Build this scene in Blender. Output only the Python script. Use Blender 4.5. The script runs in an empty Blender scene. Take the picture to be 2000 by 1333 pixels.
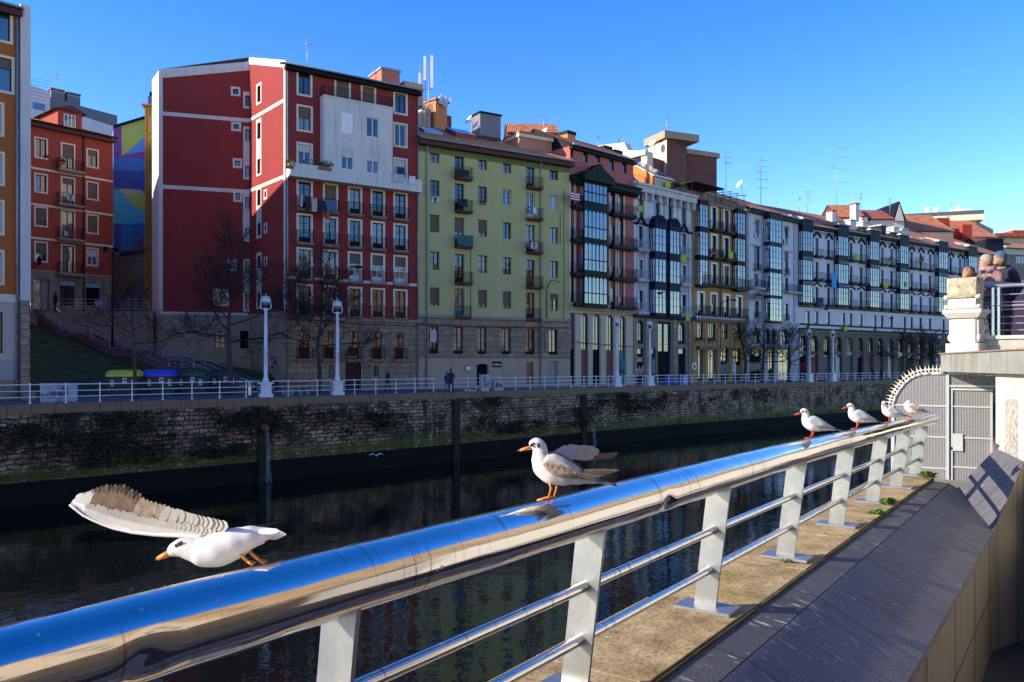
import bpy, bmesh, math, random
from mathutils import Vector, Matrix
R = math.radians
scene = bpy.context.scene
COL = scene.collection
# ---------------- camera, world, sun, exposure ----------------
F, CX, HY, CZ = 1600.0, 1000.0, 714.0, 2.1
cd = bpy.data.cameras.new("camera")
cam = bpy.data.objects.new("camera", cd)
COL.objects.link(cam)
cam.location = (0, 0, CZ)
cam.rotation_euler = (R(90), 0, 0)
cd.sensor_width = 36.0
cd.lens = 36.0 * F / 2000.0
cd.shift_y = (HY - 666.5) / 2000.0
cd.clip_start = 0.05
cd.clip_end = 4000
scene.camera = cam
SUN_H = Vector((-0.97, -0.23)).normalized()
SUN_EL = R(23)
world = bpy.data.worlds.new("World")
scene.world = world
world.use_nodes = True
wn, wl = world.node_tree.nodes, world.node_tree.links
bg = wn["Background"]
sky = wn.new("ShaderNodeTexSky")
sky.sky_type = 'NISHITA'
sky.sun_disc = False
sky.sun_elevation = SUN_EL
sky.sun_rotation = math.atan2(SUN_H.x, SUN_H.y)
sky.air_density = 1.0
sky.dust_density = 0.2
sky.ozone_density = 3.0
hs = wn.new("ShaderNodeHueSaturation")
hs.inputs["Saturation"].default_value = 1.36
hs.inputs["Hue"].default_value = 0.52
wl.new(sky.outputs[0], hs.inputs["Color"])
wl.new(hs.outputs[0], bg.inputs[0])
bg.inputs[1].default_value = 0.13
sl = bpy.data.lights.new("sun", 'SUN')
sl.energy = 3.6
sl.angle = R(0.53)
sl.color = (1.0, 0.86, 0.68)
sun = bpy.data.objects.new("sun", sl)
COL.objects.link(sun)
sd = Vector((SUN_H.x * math.cos(SUN_EL), SUN_H.y * math.cos(SUN_EL), math.sin(SUN_EL)))
sun.rotation_euler = sd.to_track_quat('Z', 'Y').to_euler()
scene.view_settings.view_transform = 'Standard'
scene.view_settings.look = 'None'
scene.view_settings.exposure = 1.42
scene.view_settings.gamma = 1.0
scene.cycles.max_bounces = 6
scene.cycles.diffuse_bounces = 3
scene.cycles.glossy_bounces = 4
scene.cycles.transparent_max_bounces = 12

# ---------------- helpers ----------------
def at(px, py, Y):
    return Vector(((px - CX) / F * Y, Y, CZ + (HY - py) / F * Y))

def zof(py, Y):
    return CZ + (HY - py) / F * Y

def tag(o, label=None, cat=None, group=None, kind=None):
    if label: o['label'] = label
    if cat: o['category'] = cat
    if group: o['group'] = group
    if kind: o['kind'] = kind
    return o

def thing(name, label, cat, loc=(0, 0, 0), rotz=0.0, group=None):
    o = bpy.data.objects.new(name, None)
    COL.objects.link(o)
    o.empty_display_size = 0.2
    o.location = loc
    o.rotation_euler = (0, 0, rotz)
    return tag(o, label, cat, group)

def copy_tree(o, parent=None):
    c = o.copy()
    COL.objects.link(c)
    c.parent = parent
    for ch in [x for x in o.children]:
        copy_tree(ch, c)
    return c

class MB:
    def __init__(s):
        s.v, s.f, s.m, s.sm = [], [], [], []
    def poly(s, pts, m=0, smooth=False):
        b = len(s.v)
        s.v += [tuple(p) for p in pts]
        s.f.append(tuple(range(b, b + len(pts))))
        s.m.append(m); s.sm.append(smooth)
        return s
    def box(s, x0, x1, y0, y1, z0, z1, m=0):
        b = len(s.v)
        s.v += [(x0, y0, z0), (x1, y0, z0), (x1, y1, z0), (x0, y1, z0),
                (x0, y0, z1), (x1, y0, z1), (x1, y1, z1), (x0, y1, z1)]
        for q in ((0, 3, 2, 1), (4, 5, 6, 7), (0, 1, 5, 4), (1, 2, 6, 5), (2, 3, 7, 6), (3, 0, 4, 7)):
            s.f.append(tuple(b + i for i in q)); s.m.append(m); s.sm.append(False)
        return s
    def prism(s, pts, vec, m=0):
        vec = Vector(vec); a = [Vector(p) for p in pts]; c = [p + vec for p in a]
        s.poly(a, m); s.poly(c[::-1], m)
        n = len(a)
        for i in range(n):
            j = (i + 1) % n
            s.poly([a[j], a[i], c[i], c[j]], m)
        return s
    def tube(s, pts, r, n=6, m=0, cap=True, smooth=True):
        pts = [Vector(p) for p in pts]
        k = len(pts)
        rr = r if isinstance(r, (list, tuple)) else [r] * k
        b = len(s.v)
        up0 = None
        for i, p in enumerate(pts):
            t = (pts[min(i + 1, k - 1)] - pts[max(i - 1, 0)])
            t = t.normalized() if t.length > 1e-9 else Vector((0, 0, 1))
            if up0 is None:
                up0 = Vector((0, 0, 1)) if abs(t.z) < 0.9 else Vector((1, 0, 0))
            a = t.cross(up0)
            if a.length < 1e-6: a = t.orthogonal()
            a.normalize()
            c = a.cross(t).normalized()
            up0 = c
            for j in range(n):
                w = 2 * math.pi * j / n
                s.v.append(tuple(p + (a * math.cos(w) + c * math.sin(w)) * rr[i]))
        for i in range(k - 1):
            for j in range(n):
                q = (b + i * n + j, b + i * n + (j + 1) % n, b + (i + 1) * n + (j + 1) % n, b + (i + 1) * n + j)
                s.f.append(q); s.m.append(m); s.sm.append(smooth)
        if cap:
            s.f.append(tuple(b + j for j in range(n))[::-1]); s.m.append(m); s.sm.append(False)
            s.f.append(tuple(b + (k - 1) * n + j for j in range(n))); s.m.append(m); s.sm.append(False)
        return s
    def lathe(s, prof, n=12, c=(0, 0, 0), m=0, smooth=True):
        b = len(s.v); k = len(prof)
        for (r, z) in prof:
            for j in range(n):
                w = 2 * math.pi * j / n
                s.v.append((c[0] + r * math.cos(w), c[1] + r * math.sin(w), c[2] + z))
        for i in range(k - 1):
            for j in range(n):
                s.f.append((b + i * n + j, b + i * n + (j + 1) % n, b + (i + 1) * n + (j + 1) % n, b + (i + 1) * n + j))
                s.m.append(m); s.sm.append(smooth)
        s.f.append(tuple(b + j for j in range(n))[::-1]); s.m.append(m); s.sm.append(False)
        s.f.append(tuple(b + (k - 1) * n + j for j in range(n))); s.m.append(m); s.sm.append(False)
        return s
    def ell(s, c, r, M=None, m=0, nu=12, nv=8):
        b = len(s.v); c = Vector(c)
        rows = []
        for i in range(nv + 1):
            ph = math.pi * i / nv
            if i in (0, nv):
                p = Vector((0, 0, r[2] * math.cos(ph)))
                if M: p = M @ p
                rows.append([len(s.v)]); s.v.append(tuple(c + p)); continue
            row = []
            for j in range(nu):
                th = 2 * math.pi * j / nu
                p = Vector((r[0] * math.sin(ph) * math.cos(th), r[1] * math.sin(ph) * math.sin(th), r[2] * math.cos(ph)))
                if M: p = M @ p
                row.append(len(s.v)); s.v.append(tuple(c + p))
            rows.append(row)
        for i in range(nv):
            A, B2 = rows[i], rows[i + 1]
            for j in range(nu):
                j2 = (j + 1) % nu
                if len(A) == 1: q = (A[0], B2[j], B2[j2])
                elif len(B2) == 1: q = (A[j], B2[0], A[j2])
                else: q = (A[j], B2[j], B2[j2], A[j2])
                s.f.append(q); s.m.append(m); s.sm.append(True)
        return s
    def add(s, o, M=None, m=None):
        b = len(s.v)
        s.v += [tuple(M @ Vector(p)) if M else p for p in o.v]
        s.f += [tuple(b + i for i in q) for q in o.f]
        s.m += o.m if m is None else [m] * len(o.m)
        s.sm += o.sm
        return s
    def build(s, name, mats, parent=None, loc=None, rotz=None):
        me = bpy.data.meshes.new(name)
        me.from_pydata(s.v, [], s.f)
        if not isinstance(mats, (list, tuple)): mats = [mats]
        for mt in mats: me.materials.append(mt)
        me.polygons.foreach_set('material_index', s.m)
        me.polygons.foreach_set('use_smooth', s.sm)
        me.update()
        o = bpy.data.objects.new(name, me)
        COL.objects.link(o)
        if parent: o.parent = parent
        if loc is not None: o.location = loc
        if rotz is not None: o.rotation_euler = (0, 0, rotz)
        return o

# ---------------- materials ----------------
_M = {}
def newmat(name):
    m = bpy.data.materials.new(name)
    m.use_nodes = True
    nt = m.node_tree
    return m, nt.nodes, nt.links, nt.nodes["Principled BSDF"]

def math_n(n, l, op, a, b=None, clamp=False):
    x = n.new("ShaderNodeMath"); x.operation = op; x.use_clamp = clamp
    for i, v in enumerate((a, b)):
        if v is None: continue
        if isinstance(v, (int, float)): x.inputs[i].default_value = v
        else: l.new(v, x.inputs[i])
    return x.outputs[0]

def mixc(n, l, fac, a, b, mode='MIX'):
    x = n.new("ShaderNodeMix"); x.data_type = 'RGBA'; x.blend_type = mode
    for sock, v in ((x.inputs["Factor"], fac), (x.inputs["A"], a), (x.inputs["B"], b)):
        if isinstance(v, (int, float)): sock.default_value = v
        elif isinstance(v, tuple): sock.default_value = (*v[:3], 1)
        else: l.new(v, sock)
    return x.outputs["Result"]

def objvec(n, l, scale=(1, 1, 1)):
    tc = n.new("ShaderNodeTexCoord"); mp = n.new("ShaderNodeMapping")
    mp.inputs["Scale"].default_value = scale
    l.new(tc.outputs["Object"], mp.inputs["Vector"])
    return mp.outputs[0]

def noise(n, l, vec, scale, detail=4, rough=0.6):
    t = n.new("ShaderNodeTexNoise")
    t.inputs["Scale"].default_value = scale; t.inputs["Detail"].default_value = detail
    t.inputs["Roughness"].default_value = rough
    if vec is not None: l.new(vec, t.inputs["Vector"])
    return t.outputs["Fac"]

def ramp(n, l, fac, lo, hi, a=(0, 0, 0), b=(1, 1, 1)):
    r = n.new("ShaderNodeValToRGB")
    r.color_ramp.elements[0].position = lo; r.color_ramp.elements[0].color = (*a, 1)
    r.color_ramp.elements[1].position = hi; r.color_ramp.elements[1].color = (*b, 1)
    l.new(fac, r.inputs[0])
    return r.outputs[0]

def bump(n, l, bs, h, strength=0.3, dist=0.02):
    b = n.new("ShaderNodeBump")
    b.inputs["Strength"].default_value = strength; b.inputs["Distance"].default_value = dist
    l.new(h, b.inputs["Height"]); l.new(b.outputs[0], bs.inputs["Normal"])

def dim(c, k): return tuple(min(1, x * k) for x in c)

def plain(name, col, rough=0.6, metal=0.0, var=0.18, vs=4.0, bmp=0.0, spec=0.5):
    if name in _M: return _M[name]
    m, n, l, b = newmat(name)
    v = objvec(n, l)
    nz = noise(n, l, v, vs, 5)
    c = mixc(n, l, ramp(n, l, nz, 0.3, 0.7), dim(col, 1 - var), dim(col, 1 + var))
    l.new(c, b.inputs["Base Color"])
    b.inputs["Roughness"].default_value = rough; b.inputs["Metallic"].default_value = metal
    b.inputs["Specular IOR Level"].default_value = spec
    if bmp: bump(n, l, b, noise(n, l, v, vs * 6, 6), bmp, 0.01)
    _M[name] = m
    return m

def plaster(name, col, stain=0.35, stcol=None, streak=1.2):
    if name in _M: return _M[name]
    m, n, l, b = newmat(name)
    v = objvec(n, l)
    c = mixc(n, l, ramp(n, l, noise(n, l, v, 0.5, 6), 0.3, 0.7), dim(col, 0.86), dim(col, 1.1))
    c = mixc(n, l, ramp(n, l, noise(n, l, v, 6, 6, 0.7), 0.35, 0.65), dim(col, 0.9), c)
    sv = objvec(n, l, (streak, streak, 0.10))
    st = ramp(n, l, noise(n, l, sv, 2.2, 7, 0.65), 0.52, 0.78)
    st = math_n(n, l, 'MULTIPLY', st, stain)
    c = mixc(n, l, st, c, stcol or dim(col, 0.35))
    l.new(c, b.inputs["Base Color"])
    b.inputs["Roughness"].default_value = 0.85
    b.inputs["Specular IOR Level"].default_value = 0.25
    bump(n, l, b, noise(n, l, v, 9, 8, 0.7), 0.25, 0.02)
    _M[name] = m
    return m

def blocks(name, c1, c2, mortar, bw=0.8, bh=0.4, gap=0.012, rough=0.85, stain=0.4, axes='xz', bmp=0.6, stcol=(0.03, 0.028, 0.025), off=0.5):
    if name in _M: return _M[name]
    m, n, l, b = newmat(name)
    tc = n.new("ShaderNodeTexCoord"); sp = n.new("ShaderNodeSeparateXYZ"); cb = n.new("ShaderNodeCombineXYZ")
    l.new(tc.outputs["Object"], sp.inputs[0])
    if axes == 'xz':
        l.new(math_n(n, l, 'ADD', sp.outputs[0], sp.outputs[1]), cb.inputs[0]); l.new(sp.outputs[2], cb.inputs[1])
    else:
        l.new(sp.outputs[0], cb.inputs[0]); l.new(sp.outputs[1], cb.inputs[1])
    dv = n.new("ShaderNodeVectorMath"); dv.operation = 'ADD'
    nzt = n.new("ShaderNodeTexNoise"); nzt.inputs["Scale"].default_value = 1.7; nzt.inputs["Detail"].default_value = 3
    l.new(tc.outputs["Object"], nzt.inputs["Vector"])
    sc = n.new("ShaderNodeVectorMath"); sc.operation = 'SCALE'; sc.inputs["Scale"].default_value = 0.06
    l.new(nzt.outputs["Color"], sc.inputs[0]); l.new(cb.outputs[0], dv.inputs[0]); l.new(sc.outputs[0], dv.inputs[1])
    t = n.new("ShaderNodeTexBrick")
    t.offset = off
    t.inputs["Scale"].default_value = 1.0
    t.inputs["Brick Width"].default_value = bw; t.inputs["Row Height"].default_value = bh
    t.inputs["Mortar Size"].default_value = gap; t.inputs["Mortar Smooth"].default_value = 0.3
    t.inputs["Bias"].default_value = 0.0
    t.inputs["Color1"].default_value = (*c1, 1); t.inputs["Color2"].default_value = (*c2, 1)
    t.inputs["Mortar"].default_value = (*mortar, 1)
    l.new(dv.outputs[0], t.inputs["Vector"])
    v = tc.outputs["Object"]
    c = mixc(n, l, ramp(n, l, noise(n, l, v, 0.9, 8, 0.7), 0.35, 0.72), t.outputs["Color"], dim(c1, 0.45))
    c = mixc(n, l, math_n(n, l, 'MULTIPLY', ramp(n, l, noise(n, l, objvec(n, l, (1.3, 1.3, 0.14)), 1.6, 8, 0.7), 0.48, 0.75), stain), c, stcol)
    l.new(c, b.inputs["Base Color"])
    b.inputs["Roughness"].default_value = rough
    h = math_n(n, l, 'ADD', math_n(n, l, 'MULTIPLY', t.outputs["Fac"], -1.0), math_n(n, l, 'MULTIPLY', noise(n, l, v, 8, 8, 0.7), 0.8))
    bump(n, l, b, h, bmp, 0.03)
    _M[name] = m
    return m

def tiles(name, col, col2, pitch=0.24):
    if name in _M: return _M[name]
    m, n, l, b = newmat(name)
    tc = n.new("ShaderNodeTexCoord"); sp = n.new("ShaderNodeSeparateXYZ")
    l.new(tc.outputs["Object"], sp.inputs[0])
    w = math_n(n, l, 'ABSOLUTE', math_n(n, l, 'SINE', math_n(n, l, 'MULTIPLY', sp.outputs[0], math.pi / pitch)))
    rw = math_n(n, l, 'FRACT', math_n(n, l, 'MULTIPLY', sp.outputs[1], 1 / 0.38))
    v = tc.outputs["Object"]
    cb = n.new("ShaderNodeCombineXYZ")
    l.new(math_n(n, l, 'FLOOR', math_n(n, l, 'MULTIPLY', sp.outputs[0], 1 / pitch)), cb.inputs[0])
    l.new(math_n(n, l, 'FLOOR', math_n(n, l, 'MULTIPLY', sp.outputs[1], 1 / 0.38)), cb.inputs[1])
    wn_ = n.new("ShaderNodeTexWhiteNoise"); l.new(cb.outputs[0], wn_.inputs["Vector"])
    c = mixc(n, l, wn_.outputs["Value"], col, col2)
    c = mixc(n, l, ramp(n, l, noise(n, l, v, 0.8, 8, 0.7), 0.42, 0.7), c, dim(col, 0.35))
    c = mixc(n, l, math_n(n, l, 'MULTIPLY', ramp(n, l, w, 0.0, 0.35, (1, 1, 1), (0, 0, 0)), 0.8), c, dim(col, 0.2))
    l.new(c, b.inputs["Base Color"])
    b.inputs["Roughness"].default_value = 0.85
    bump(n, l, b, math_n(n, l, 'ADD', w, math_n(n, l, 'MULTIPLY', rw, 0.5)), 1.0, 0.07)
    _M[name] = m
    return m

def glassmat(name, base=(0.012, 0.016, 0.02), ior=1.9, cur=(0.30, 0.28, 0.25), cfrac=0.35):
    if name in _M: return _M[name]
    m, n, l, b = newmat(name)
    oi = n.new("ShaderNodeObjectInfo")
    tc = n.new("ShaderNodeTexCoord")
    has = math_n(n, l, 'GREATER_THAN', oi.outputs["Random"], 1 - cfrac)
    amt = math_n(n, l, 'FRACT', math_n(n, l, 'MULTIPLY', oi.outputs["Random"], 37.0))
    wv = n.new("ShaderNodeTexWave"); wv.inputs["Scale"].default_value = 3.0; wv.inputs["Distortion"].default_value = 2.5
    l.new(tc.outputs["Object"], wv.inputs["Vector"])
    cc = mixc(n, l, wv.outputs["Fac"], dim(cur, 0.6), cur)
    cc = mixc(n, l, amt, dim(cur, 0.25), cc)
    c = mixc(n, l, has, base, cc)
    l.new(c, b.inputs["Base Color"])
    b.inputs["Roughness"].default_value = 0.6
    b.inputs["Specular IOR Level"].default_value = 0.0
    g = n.new("ShaderNodeBsdfGlossy"); g.inputs["Roughness"].default_value = 0.03
    g.inputs["Color"].default_value = (0.9, 0.95, 1, 1)
    fr = n.new("ShaderNodeFresnel"); fr.inputs["IOR"].default_value = ior
    nb = n.new("ShaderNodeBump"); nb.inputs["Strength"].default_value = 0.08; nb.inputs["Distance"].default_value = 0.1
    nz = n.new("ShaderNodeTexNoise"); nz.inputs["Scale"].default_value = 1.3; nz.inputs["Detail"].default_value = 1
    l.new(tc.outputs["Object"], nz.inputs["Vector"]); l.new(nz.outputs["Fac"], nb.inputs["Height"])
    l.new(nb.outputs[0], g.inputs["Normal"])
    mx = n.new("ShaderNodeMixShader")
    l.new(fr.outputs[0], mx.inputs[0]); l.new(b.outputs[0], mx.inputs[1]); l.new(g.outputs[0], mx.inputs[2])
    l.new(mx.outputs[0], n["Material Output"].inputs["Surface"])
    _M[name] = m
    return m
# ---------------- facade builder ----------------
rnd = random.Random(7)
class Face:
    """A vertical facade plane: local x along it, y into the building, z up from its ground."""
    def __init__(s, root=None, px0=None, Y0=None, vpx=None, P0=None, P1=None, z0=0.0):
        if P0 is None:
            P0 = ((px0 - CX) / F * Y0, Y0)
            d = Vector(((vpx - CX) / F, 1.0)).normalized()
        else:
            d = (Vector(P1[:2]) - Vector(P0[:2])).normalized()
        s.O = Vector(P0[:2]); s.d = d; s.n = Vector((-d.y, d.x)); s.z0 = z0
        s.rot = math.atan2(d.y, d.x)
        s.root = root
        s.setrel()
    def setrel(s):
        s.loc, s.rz = None, None
        if s.root is not None:
            r = s.root; dl = s.O - Vector(r.location[:2]); a = -r.rotation_euler.z
            s.loc = (dl.x * math.cos(a) - dl.y * math.sin(a), dl.x * math.sin(a) + dl.y * math.cos(a), s.z0 - r.location.z)
            s.rz = s.rot - r.rotation_euler.z
    def make_root(s, name, label, cat, group=None):
        s.root = thing(name, label, cat, (s.O.x, s.O.y, s.z0), s.rot, group)
        s.setrel()
        return s
    def u(s, px, off=0.0):
        a = (px - CX) / F; O = s.O + s.n * off
        return (a * O.y - O.x) / (s.d.x - a * s.d.y)
    def Y(s, px, off=0.0):
        return (s.O + s.n * off).y + s.u(px, off) * s.d.y
    def z(s, px, py, off=0.0):
        return CZ + (HY - py) / F * s.Y(px, off) - s.z0
    def rect(s, px0, px1, py0, py1, ref=None, off=0.0):
        r = ref if ref is not None else (px0 + px1) / 2
        return [s.u(px0, off), s.u(px1, off), s.z(r, py1, off), s.z(r, py0, off)]
    def world(s, u, y, z):
        p = s.O + s.d * u + s.n * y
        return Vector((p.x, p.y, z + s.z0))
    def part(s, mb, name, mats, parent=None):
        o = mb.build(name, mats, parent or s.root)
        if parent is None and s.loc is not None:
            o.location = s.loc; o.rotation_euler = (0, 0, s.rz)
        return o
    # wall with real openings; bands = [(ztop, material index)] from below
    def wall(s, u0, u1, z0, z1, holes, mats, bands=None, dep=0.3, name='wall', rev=None, top=None, y=0.0, sides=None):
        mb = MB(); rd = lambda x: round(x, 3)
        bands = bands or [(z1 + 1, 0)]
        H = []
        for h in holes:
            a, b, c, d = [rd(x) for x in h[:4]]
            a = max(a, u0); b = min(b, u1); c = max(c, z0); d = min(d, z1)
            if b > a and d > c: H.append((a, b, c, d, h[4] if len(h) > 4 else 0))
        us = sorted({rd(u0), rd(u1)} | {x for h in H for x in h[:2]})
        zs = sorted({rd(z0), rd(z1)} | {x for h in H for x in h[2:4]} | {rd(b[0]) for b in bands if z0 < b[0] < z1})
        def mi(z):
            for zt, k in bands:
                if z < zt: return k
            return bands[-1][1]
        for i in range(len(us) - 1):
            j = 0
            cu = (us[i] + us[i + 1]) / 2
            while j < len(zs) - 1:
                cz = (zs[j] + zs[j + 1]) / 2
                if any(h[0] < cu < h[1] and h[2] < cz < h[3] for h in H): j += 1; continue
                k = j + 1
                while k < len(zs) - 1 and mi((zs[k] + zs[k + 1]) / 2) == mi(cz) and not any(h[0] < cu < h[1] and h[2] < (zs[k] + zs[k + 1]) / 2 < h[3] for h in H): k += 1
                def tz(uu, zz):
                    return top(uu) if (top and k == len(zs) - 1 and abs(zz - zs[-1]) < 1e-6) else zz
                mb.poly([(us[i], y, zs[j]), (us[i + 1], y, zs[j]), (us[i + 1], y, tz(us[i + 1], zs[k])), (us[i], y, tz(us[i], zs[k]))], mi(cz))
                j = k
        for a, b, c, d, ar in H:
            m = rev if rev is not None else mi((c + d) / 2)
            zt = d
            if ar:
                ry = ar * (b - a) / 2; zt = d - ry; N = 8
                arc = [((a + b) / 2 - (b - a) / 2 * math.cos(math.pi * t / N), zt + ry * math.sin(math.pi * t / N)) for t in range(N + 1)]
                for t in range(N):
                    p, q = arc[t], arc[t + 1]
                    cx = a if t < N / 2 else b
                    mb.poly([(cx, y, d), (p[0], y, p[1]), (q[0], y, q[1])], mi(d))
                    mb.poly([(p[0], y, p[1]), (p[0], y + dep, p[1]), (q[0], y + dep, q[1]), (q[0], y, q[1])], m)
                mb.poly([(a, y, d), ((a + b) / 2, y, d), (b, y, d)], mi(d)) if False else None
            else:
                mb.poly([(a, y, d), (a, y + dep, d), (b, y + dep, d), (b, y, d)], m)
            mb.poly([(a, y, c), (b, y, c), (b, y + dep, c), (a, y + dep, c)], m)
            mb.poly([(a, y, c), (a, y + dep, c), (a, y + dep, zt), (a, y, zt)], m)
            mb.poly([(b, y, c), (b, y, zt), (b, y + dep, zt), (b, y + dep, c)], m)
        if sides:                       # closed body behind the facade: side walls and back
            D, ms = sides
            for uu in (u0, u1):
                zz = top(uu) if top else z1
                mb.poly([(uu, y, z0), (uu, D, z0), (uu, D, zz), (uu, y, zz)], ms)
            mb.poly([(u0, D, z0), (u1, D, z0), (u1, D, z1), (u0, D, z1)], ms)
        return s.part(mb, name, mats)
    def window(s, r, fm, gm, dep=0.2, nv=2, nh=3, blind=0, bm=None, sur=None, kick=0, fr=0.055, mun=0.025, name='window', parent=None, km=None):
        a, b, c, d = r
        mb = MB()
        f0, f1 = dep - 0.04, dep + 0.02
        mb.box(a, a + fr, f0, f1, c, d); mb.box(b - fr, b, f0, f1, c, d)
        mb.box(a + fr, b - fr, f0, f1, d - fr, d); mb.box(a + fr, b - fr, f0, f1, c, c + fr)
        gz = c + fr
        if kick:
            gz = c + (d - c) * kick
            mb.box(a + fr, b - fr, f0 + 0.01, f1, c + fr, gz, 2 if km else 0)
        ia, ib, iz = a + fr, b - fr, d - fr
        w = (ib - ia) / nv
        for i in range(nv):
            t1, t2 = rnd.uniform(-.012, .012) * w, rnd.uniform(-.012, .012) * w
            x0, x1 = ia + i * w, ia + (i + 1) * w
            mb.poly([(x0, dep + t1, gz), (x1, dep - t1, gz), (x1, dep - t1 + t2, iz), (x0, dep + t1 + t2, iz)], 1)
            if i: mb.box(x0 - fr * .6, x0 + fr * .6, f0, f1, gz, iz)
            for j in range(1, nh):
                zz = gz + (iz - gz) * j / nh
                mb.box(x0 + (fr * .6 if i else 0), x1 - (fr * .6 if i < nv - 1 else 0), f0 + .015, f1, zz - mun / 2, zz + mun / 2)
        o = s.part(mb, name, [fm, gm] + ([km] if km else []), parent)
        if blind:
            q = MB(); zz = d - (d - c) * blind
            q.box(a + .01, b - .01, dep - .09, dep - .05, zz, d - .002)
            n = max(2, int((d - zz) / .12))
            q.build('roller_shutter', bm, o)
        if sur:
            w, sm, pr = sur
            q = MB()
            q.box(a - w, a, -pr, .02, c, d + w); q.box(b, b + w, -pr, .02, c, d + w)
            q.box(a, b, -pr, .02, d, d + w)
            if len(r) < 5 and not kick: q.box(a - w, b + w, -pr - .02, .02, c - w, c)
            q.build('window_frame', sm, o)
        return o
    def balcony(s, a, b, zf, dp, h, sm, rm, st=0.14, y0=0.0, sp=0.12, loops=False, solid=None):
        mb = MB()
        mb.box(a, b, y0 - dp, y0 - .003, zf - st, zf)
        if st > .1: mb.box(a + .06, b - .06, y0 - dp + .08, y0 - .003, zf - st - .08, zf - st)
        o = s.part(mb, 'balcony', sm)
        q = MB(); t = .014
        y1 = y0 - dp + .03
        for z in (zf + h, zf + .1):
            q.box(a, b, y1 - t, y1 + t, z - t, z + t)
            for x in (a + t, b - t): q.box(x - t, x + t, y1, y0, z - t, z + t)
        if loops: q.box(a, b, y1 - t, y1 + t, zf + h * .78 - t, zf + h * .78 + t)
        def bars(x0, y0_, x1, y1_):
            L = math.hypot(x1 - x0, y1_ - y0_); n = max(1, int(L / sp))
            for i in range(n + 1):
                x = x0 + (x1 - x0) * i / n; yy = y0_ + (y1_ - y0_) * i / n
                q.box(x - .009, x + .009, yy - .009, yy + .009, zf + .02, zf + h)
                if loops and i < n:
                    xm = x + (x1 - x0) / n / 2; ym = yy + (y1_ - y0_) / n / 2
                    for k in range(4):
                        zc = zf + .18 + k * .16
                        q.box(xm - .04, xm + .04, ym - .008, ym + .008, zc, zc + .03)
        if solid:
            q.box(a + .02, b - .02, y1 - .02, y1 - .008, zf + .05, zf + h - .05, 1)
        bars(a + .02, y1, b - .02, y1); bars(a + .02, y1, a + .02, y0 - .05); bars(b - .02, y1, b - .02, y0 - .05)
        q.build('railing', [rm] + ([solid] if solid else []), o)
        return o
    def bay(s, a, b, floors, zb, zt, dp, fm, gm, nc=3, nh=3, pm=None, sidecols=2, low=0.0, fan=False, y0=0.0):
        """Glazed mirador: floors = [(z bottom, z top)] of the glazing."""
        mb = MB(); q = MB(); yf = y0 - dp; post = .09
        zs = [zb] + [z for f in floors for z in f] + [zt]
        for i in range(0, len(zs), 2):
            z0, z1 = zs[i], zs[i + 1]
            if z1 - z0 < .01: continue
            mb.box(a, b, yf, y0 - .003, z0, z1, 1 if pm else 0)
            mb.box(a - .05, b + .05, yf - .05, y0 - .003, z0 - .05, z0 + .05)
            if z1 - z0 > .25: mb.box(a - .04, b + .04, yf - .04, y0 - .003, z1 - .08, z1 + .02)
        for z0, z1 in floors:
            for x in (a, b - post):
                mb.box(x, x + post, yf, yf + post, z0, z1)
                mb.box(x, x + post, y0 - post, y0 - .003, z0, z1)
            w = (b - a - 2 * post) / nc
            zl = z0 + (z1 - z0) * low
            for i in range(nc):
                x0 = a + post + i * w
                t1 = rnd.uniform(-.010, .010); t2 = rnd.uniform(-.010, .010)
                q.poly([(x0, yf + .04 + t1, z0), (x0 + w, yf + .04 - t1, z0), (x0 + w, yf + .04 - t1 + t2, z1), (x0, yf + .04 + t1 + t2, z1)], 0)
                if i: mb.box(x0 - .035, x0 + .035, yf + .01, yf + .06, z0, z1)
                if fan:
                    mb.poly([(x0, yf + .02, z1), (x0, yf + .02, z1 - w * .5), (x0 + w / 2, yf + .02, z1)])
                    mb.poly([(x0 + w, yf + .02, z1), (x0 + w / 2, yf + .02, z1), (x0 + w, yf + .02, z1 - w * .5)])
            if low: mb.box(a + post, b - post, yf + .005, yf + .065, zl - .05, zl + .05)
            for j in range(1, nh):
                zz = zl + (z1 - zl) * j / nh
                mb.box(a + post, b - post, yf + .02, yf + .06, zz - .018, zz + .018)
            sw = (dp - 2 * post) / sidecols
            for x in (a + .04, b - .04):
                q.poly([(x, yf + post, z0), (x, y0 - post, z0), (x, y0 - post, z1), (x, yf + post, z1)], 0)
                for i in range(1, sidecols):
                    yy = yf + post + i * sw
                    mb.box(x - .03, x + .03, yy - .03, yy + .03, z0, z1)
                for j in range(1, nh):
                    zz = zl + (z1 - zl) * j / nh
                    mb.box(x - .02, x + .02, yf + post, y0 - post, zz - .018, zz + .018)
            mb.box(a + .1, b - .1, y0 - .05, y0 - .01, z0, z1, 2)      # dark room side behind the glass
        o = s.part(mb, 'bay_window', [fm, pm or fm, M_dark])
        q.build('glazing', gm, o)
        return o
    def roof(s, u0, u1, ze, over, ridge, rise, mat, em, th=0.16, back=None, sideover=0.15, gutter=None, soffit=0.35, name='roof'):
        mb = MB(); a, b = u0 - sideover, u1 + sideover
        back = back or ridge * 2
        k = rise / (ridge + over)
        p = [(-over, ze), (ridge, ze + rise), (back, ze + rise - (back - ridge) * k)]
        for i in range(2):
            (y0, z0), (y1, z1) = p[i], p[i + 1]
            mb.poly([(a, y0, z0 + th), (b, y0, z0 + th), (b, y1, z1 + th), (a, y1, z1 + th)], 0)
            mb.poly([(a, y0, z0), (a, y1, z1), (b, y1, z1), (b, y0, z0)], 1)
            for x in (a, b): mb.poly([(x, y0, z0), (x, y0, z0 + th), (x, y1, z1 + th), (x, y1, z1)], 1)
        mb.poly([(a, -over, ze), (b, -over, ze), (b, -over, ze + th), (a, -over, ze + th)], 1)
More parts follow.
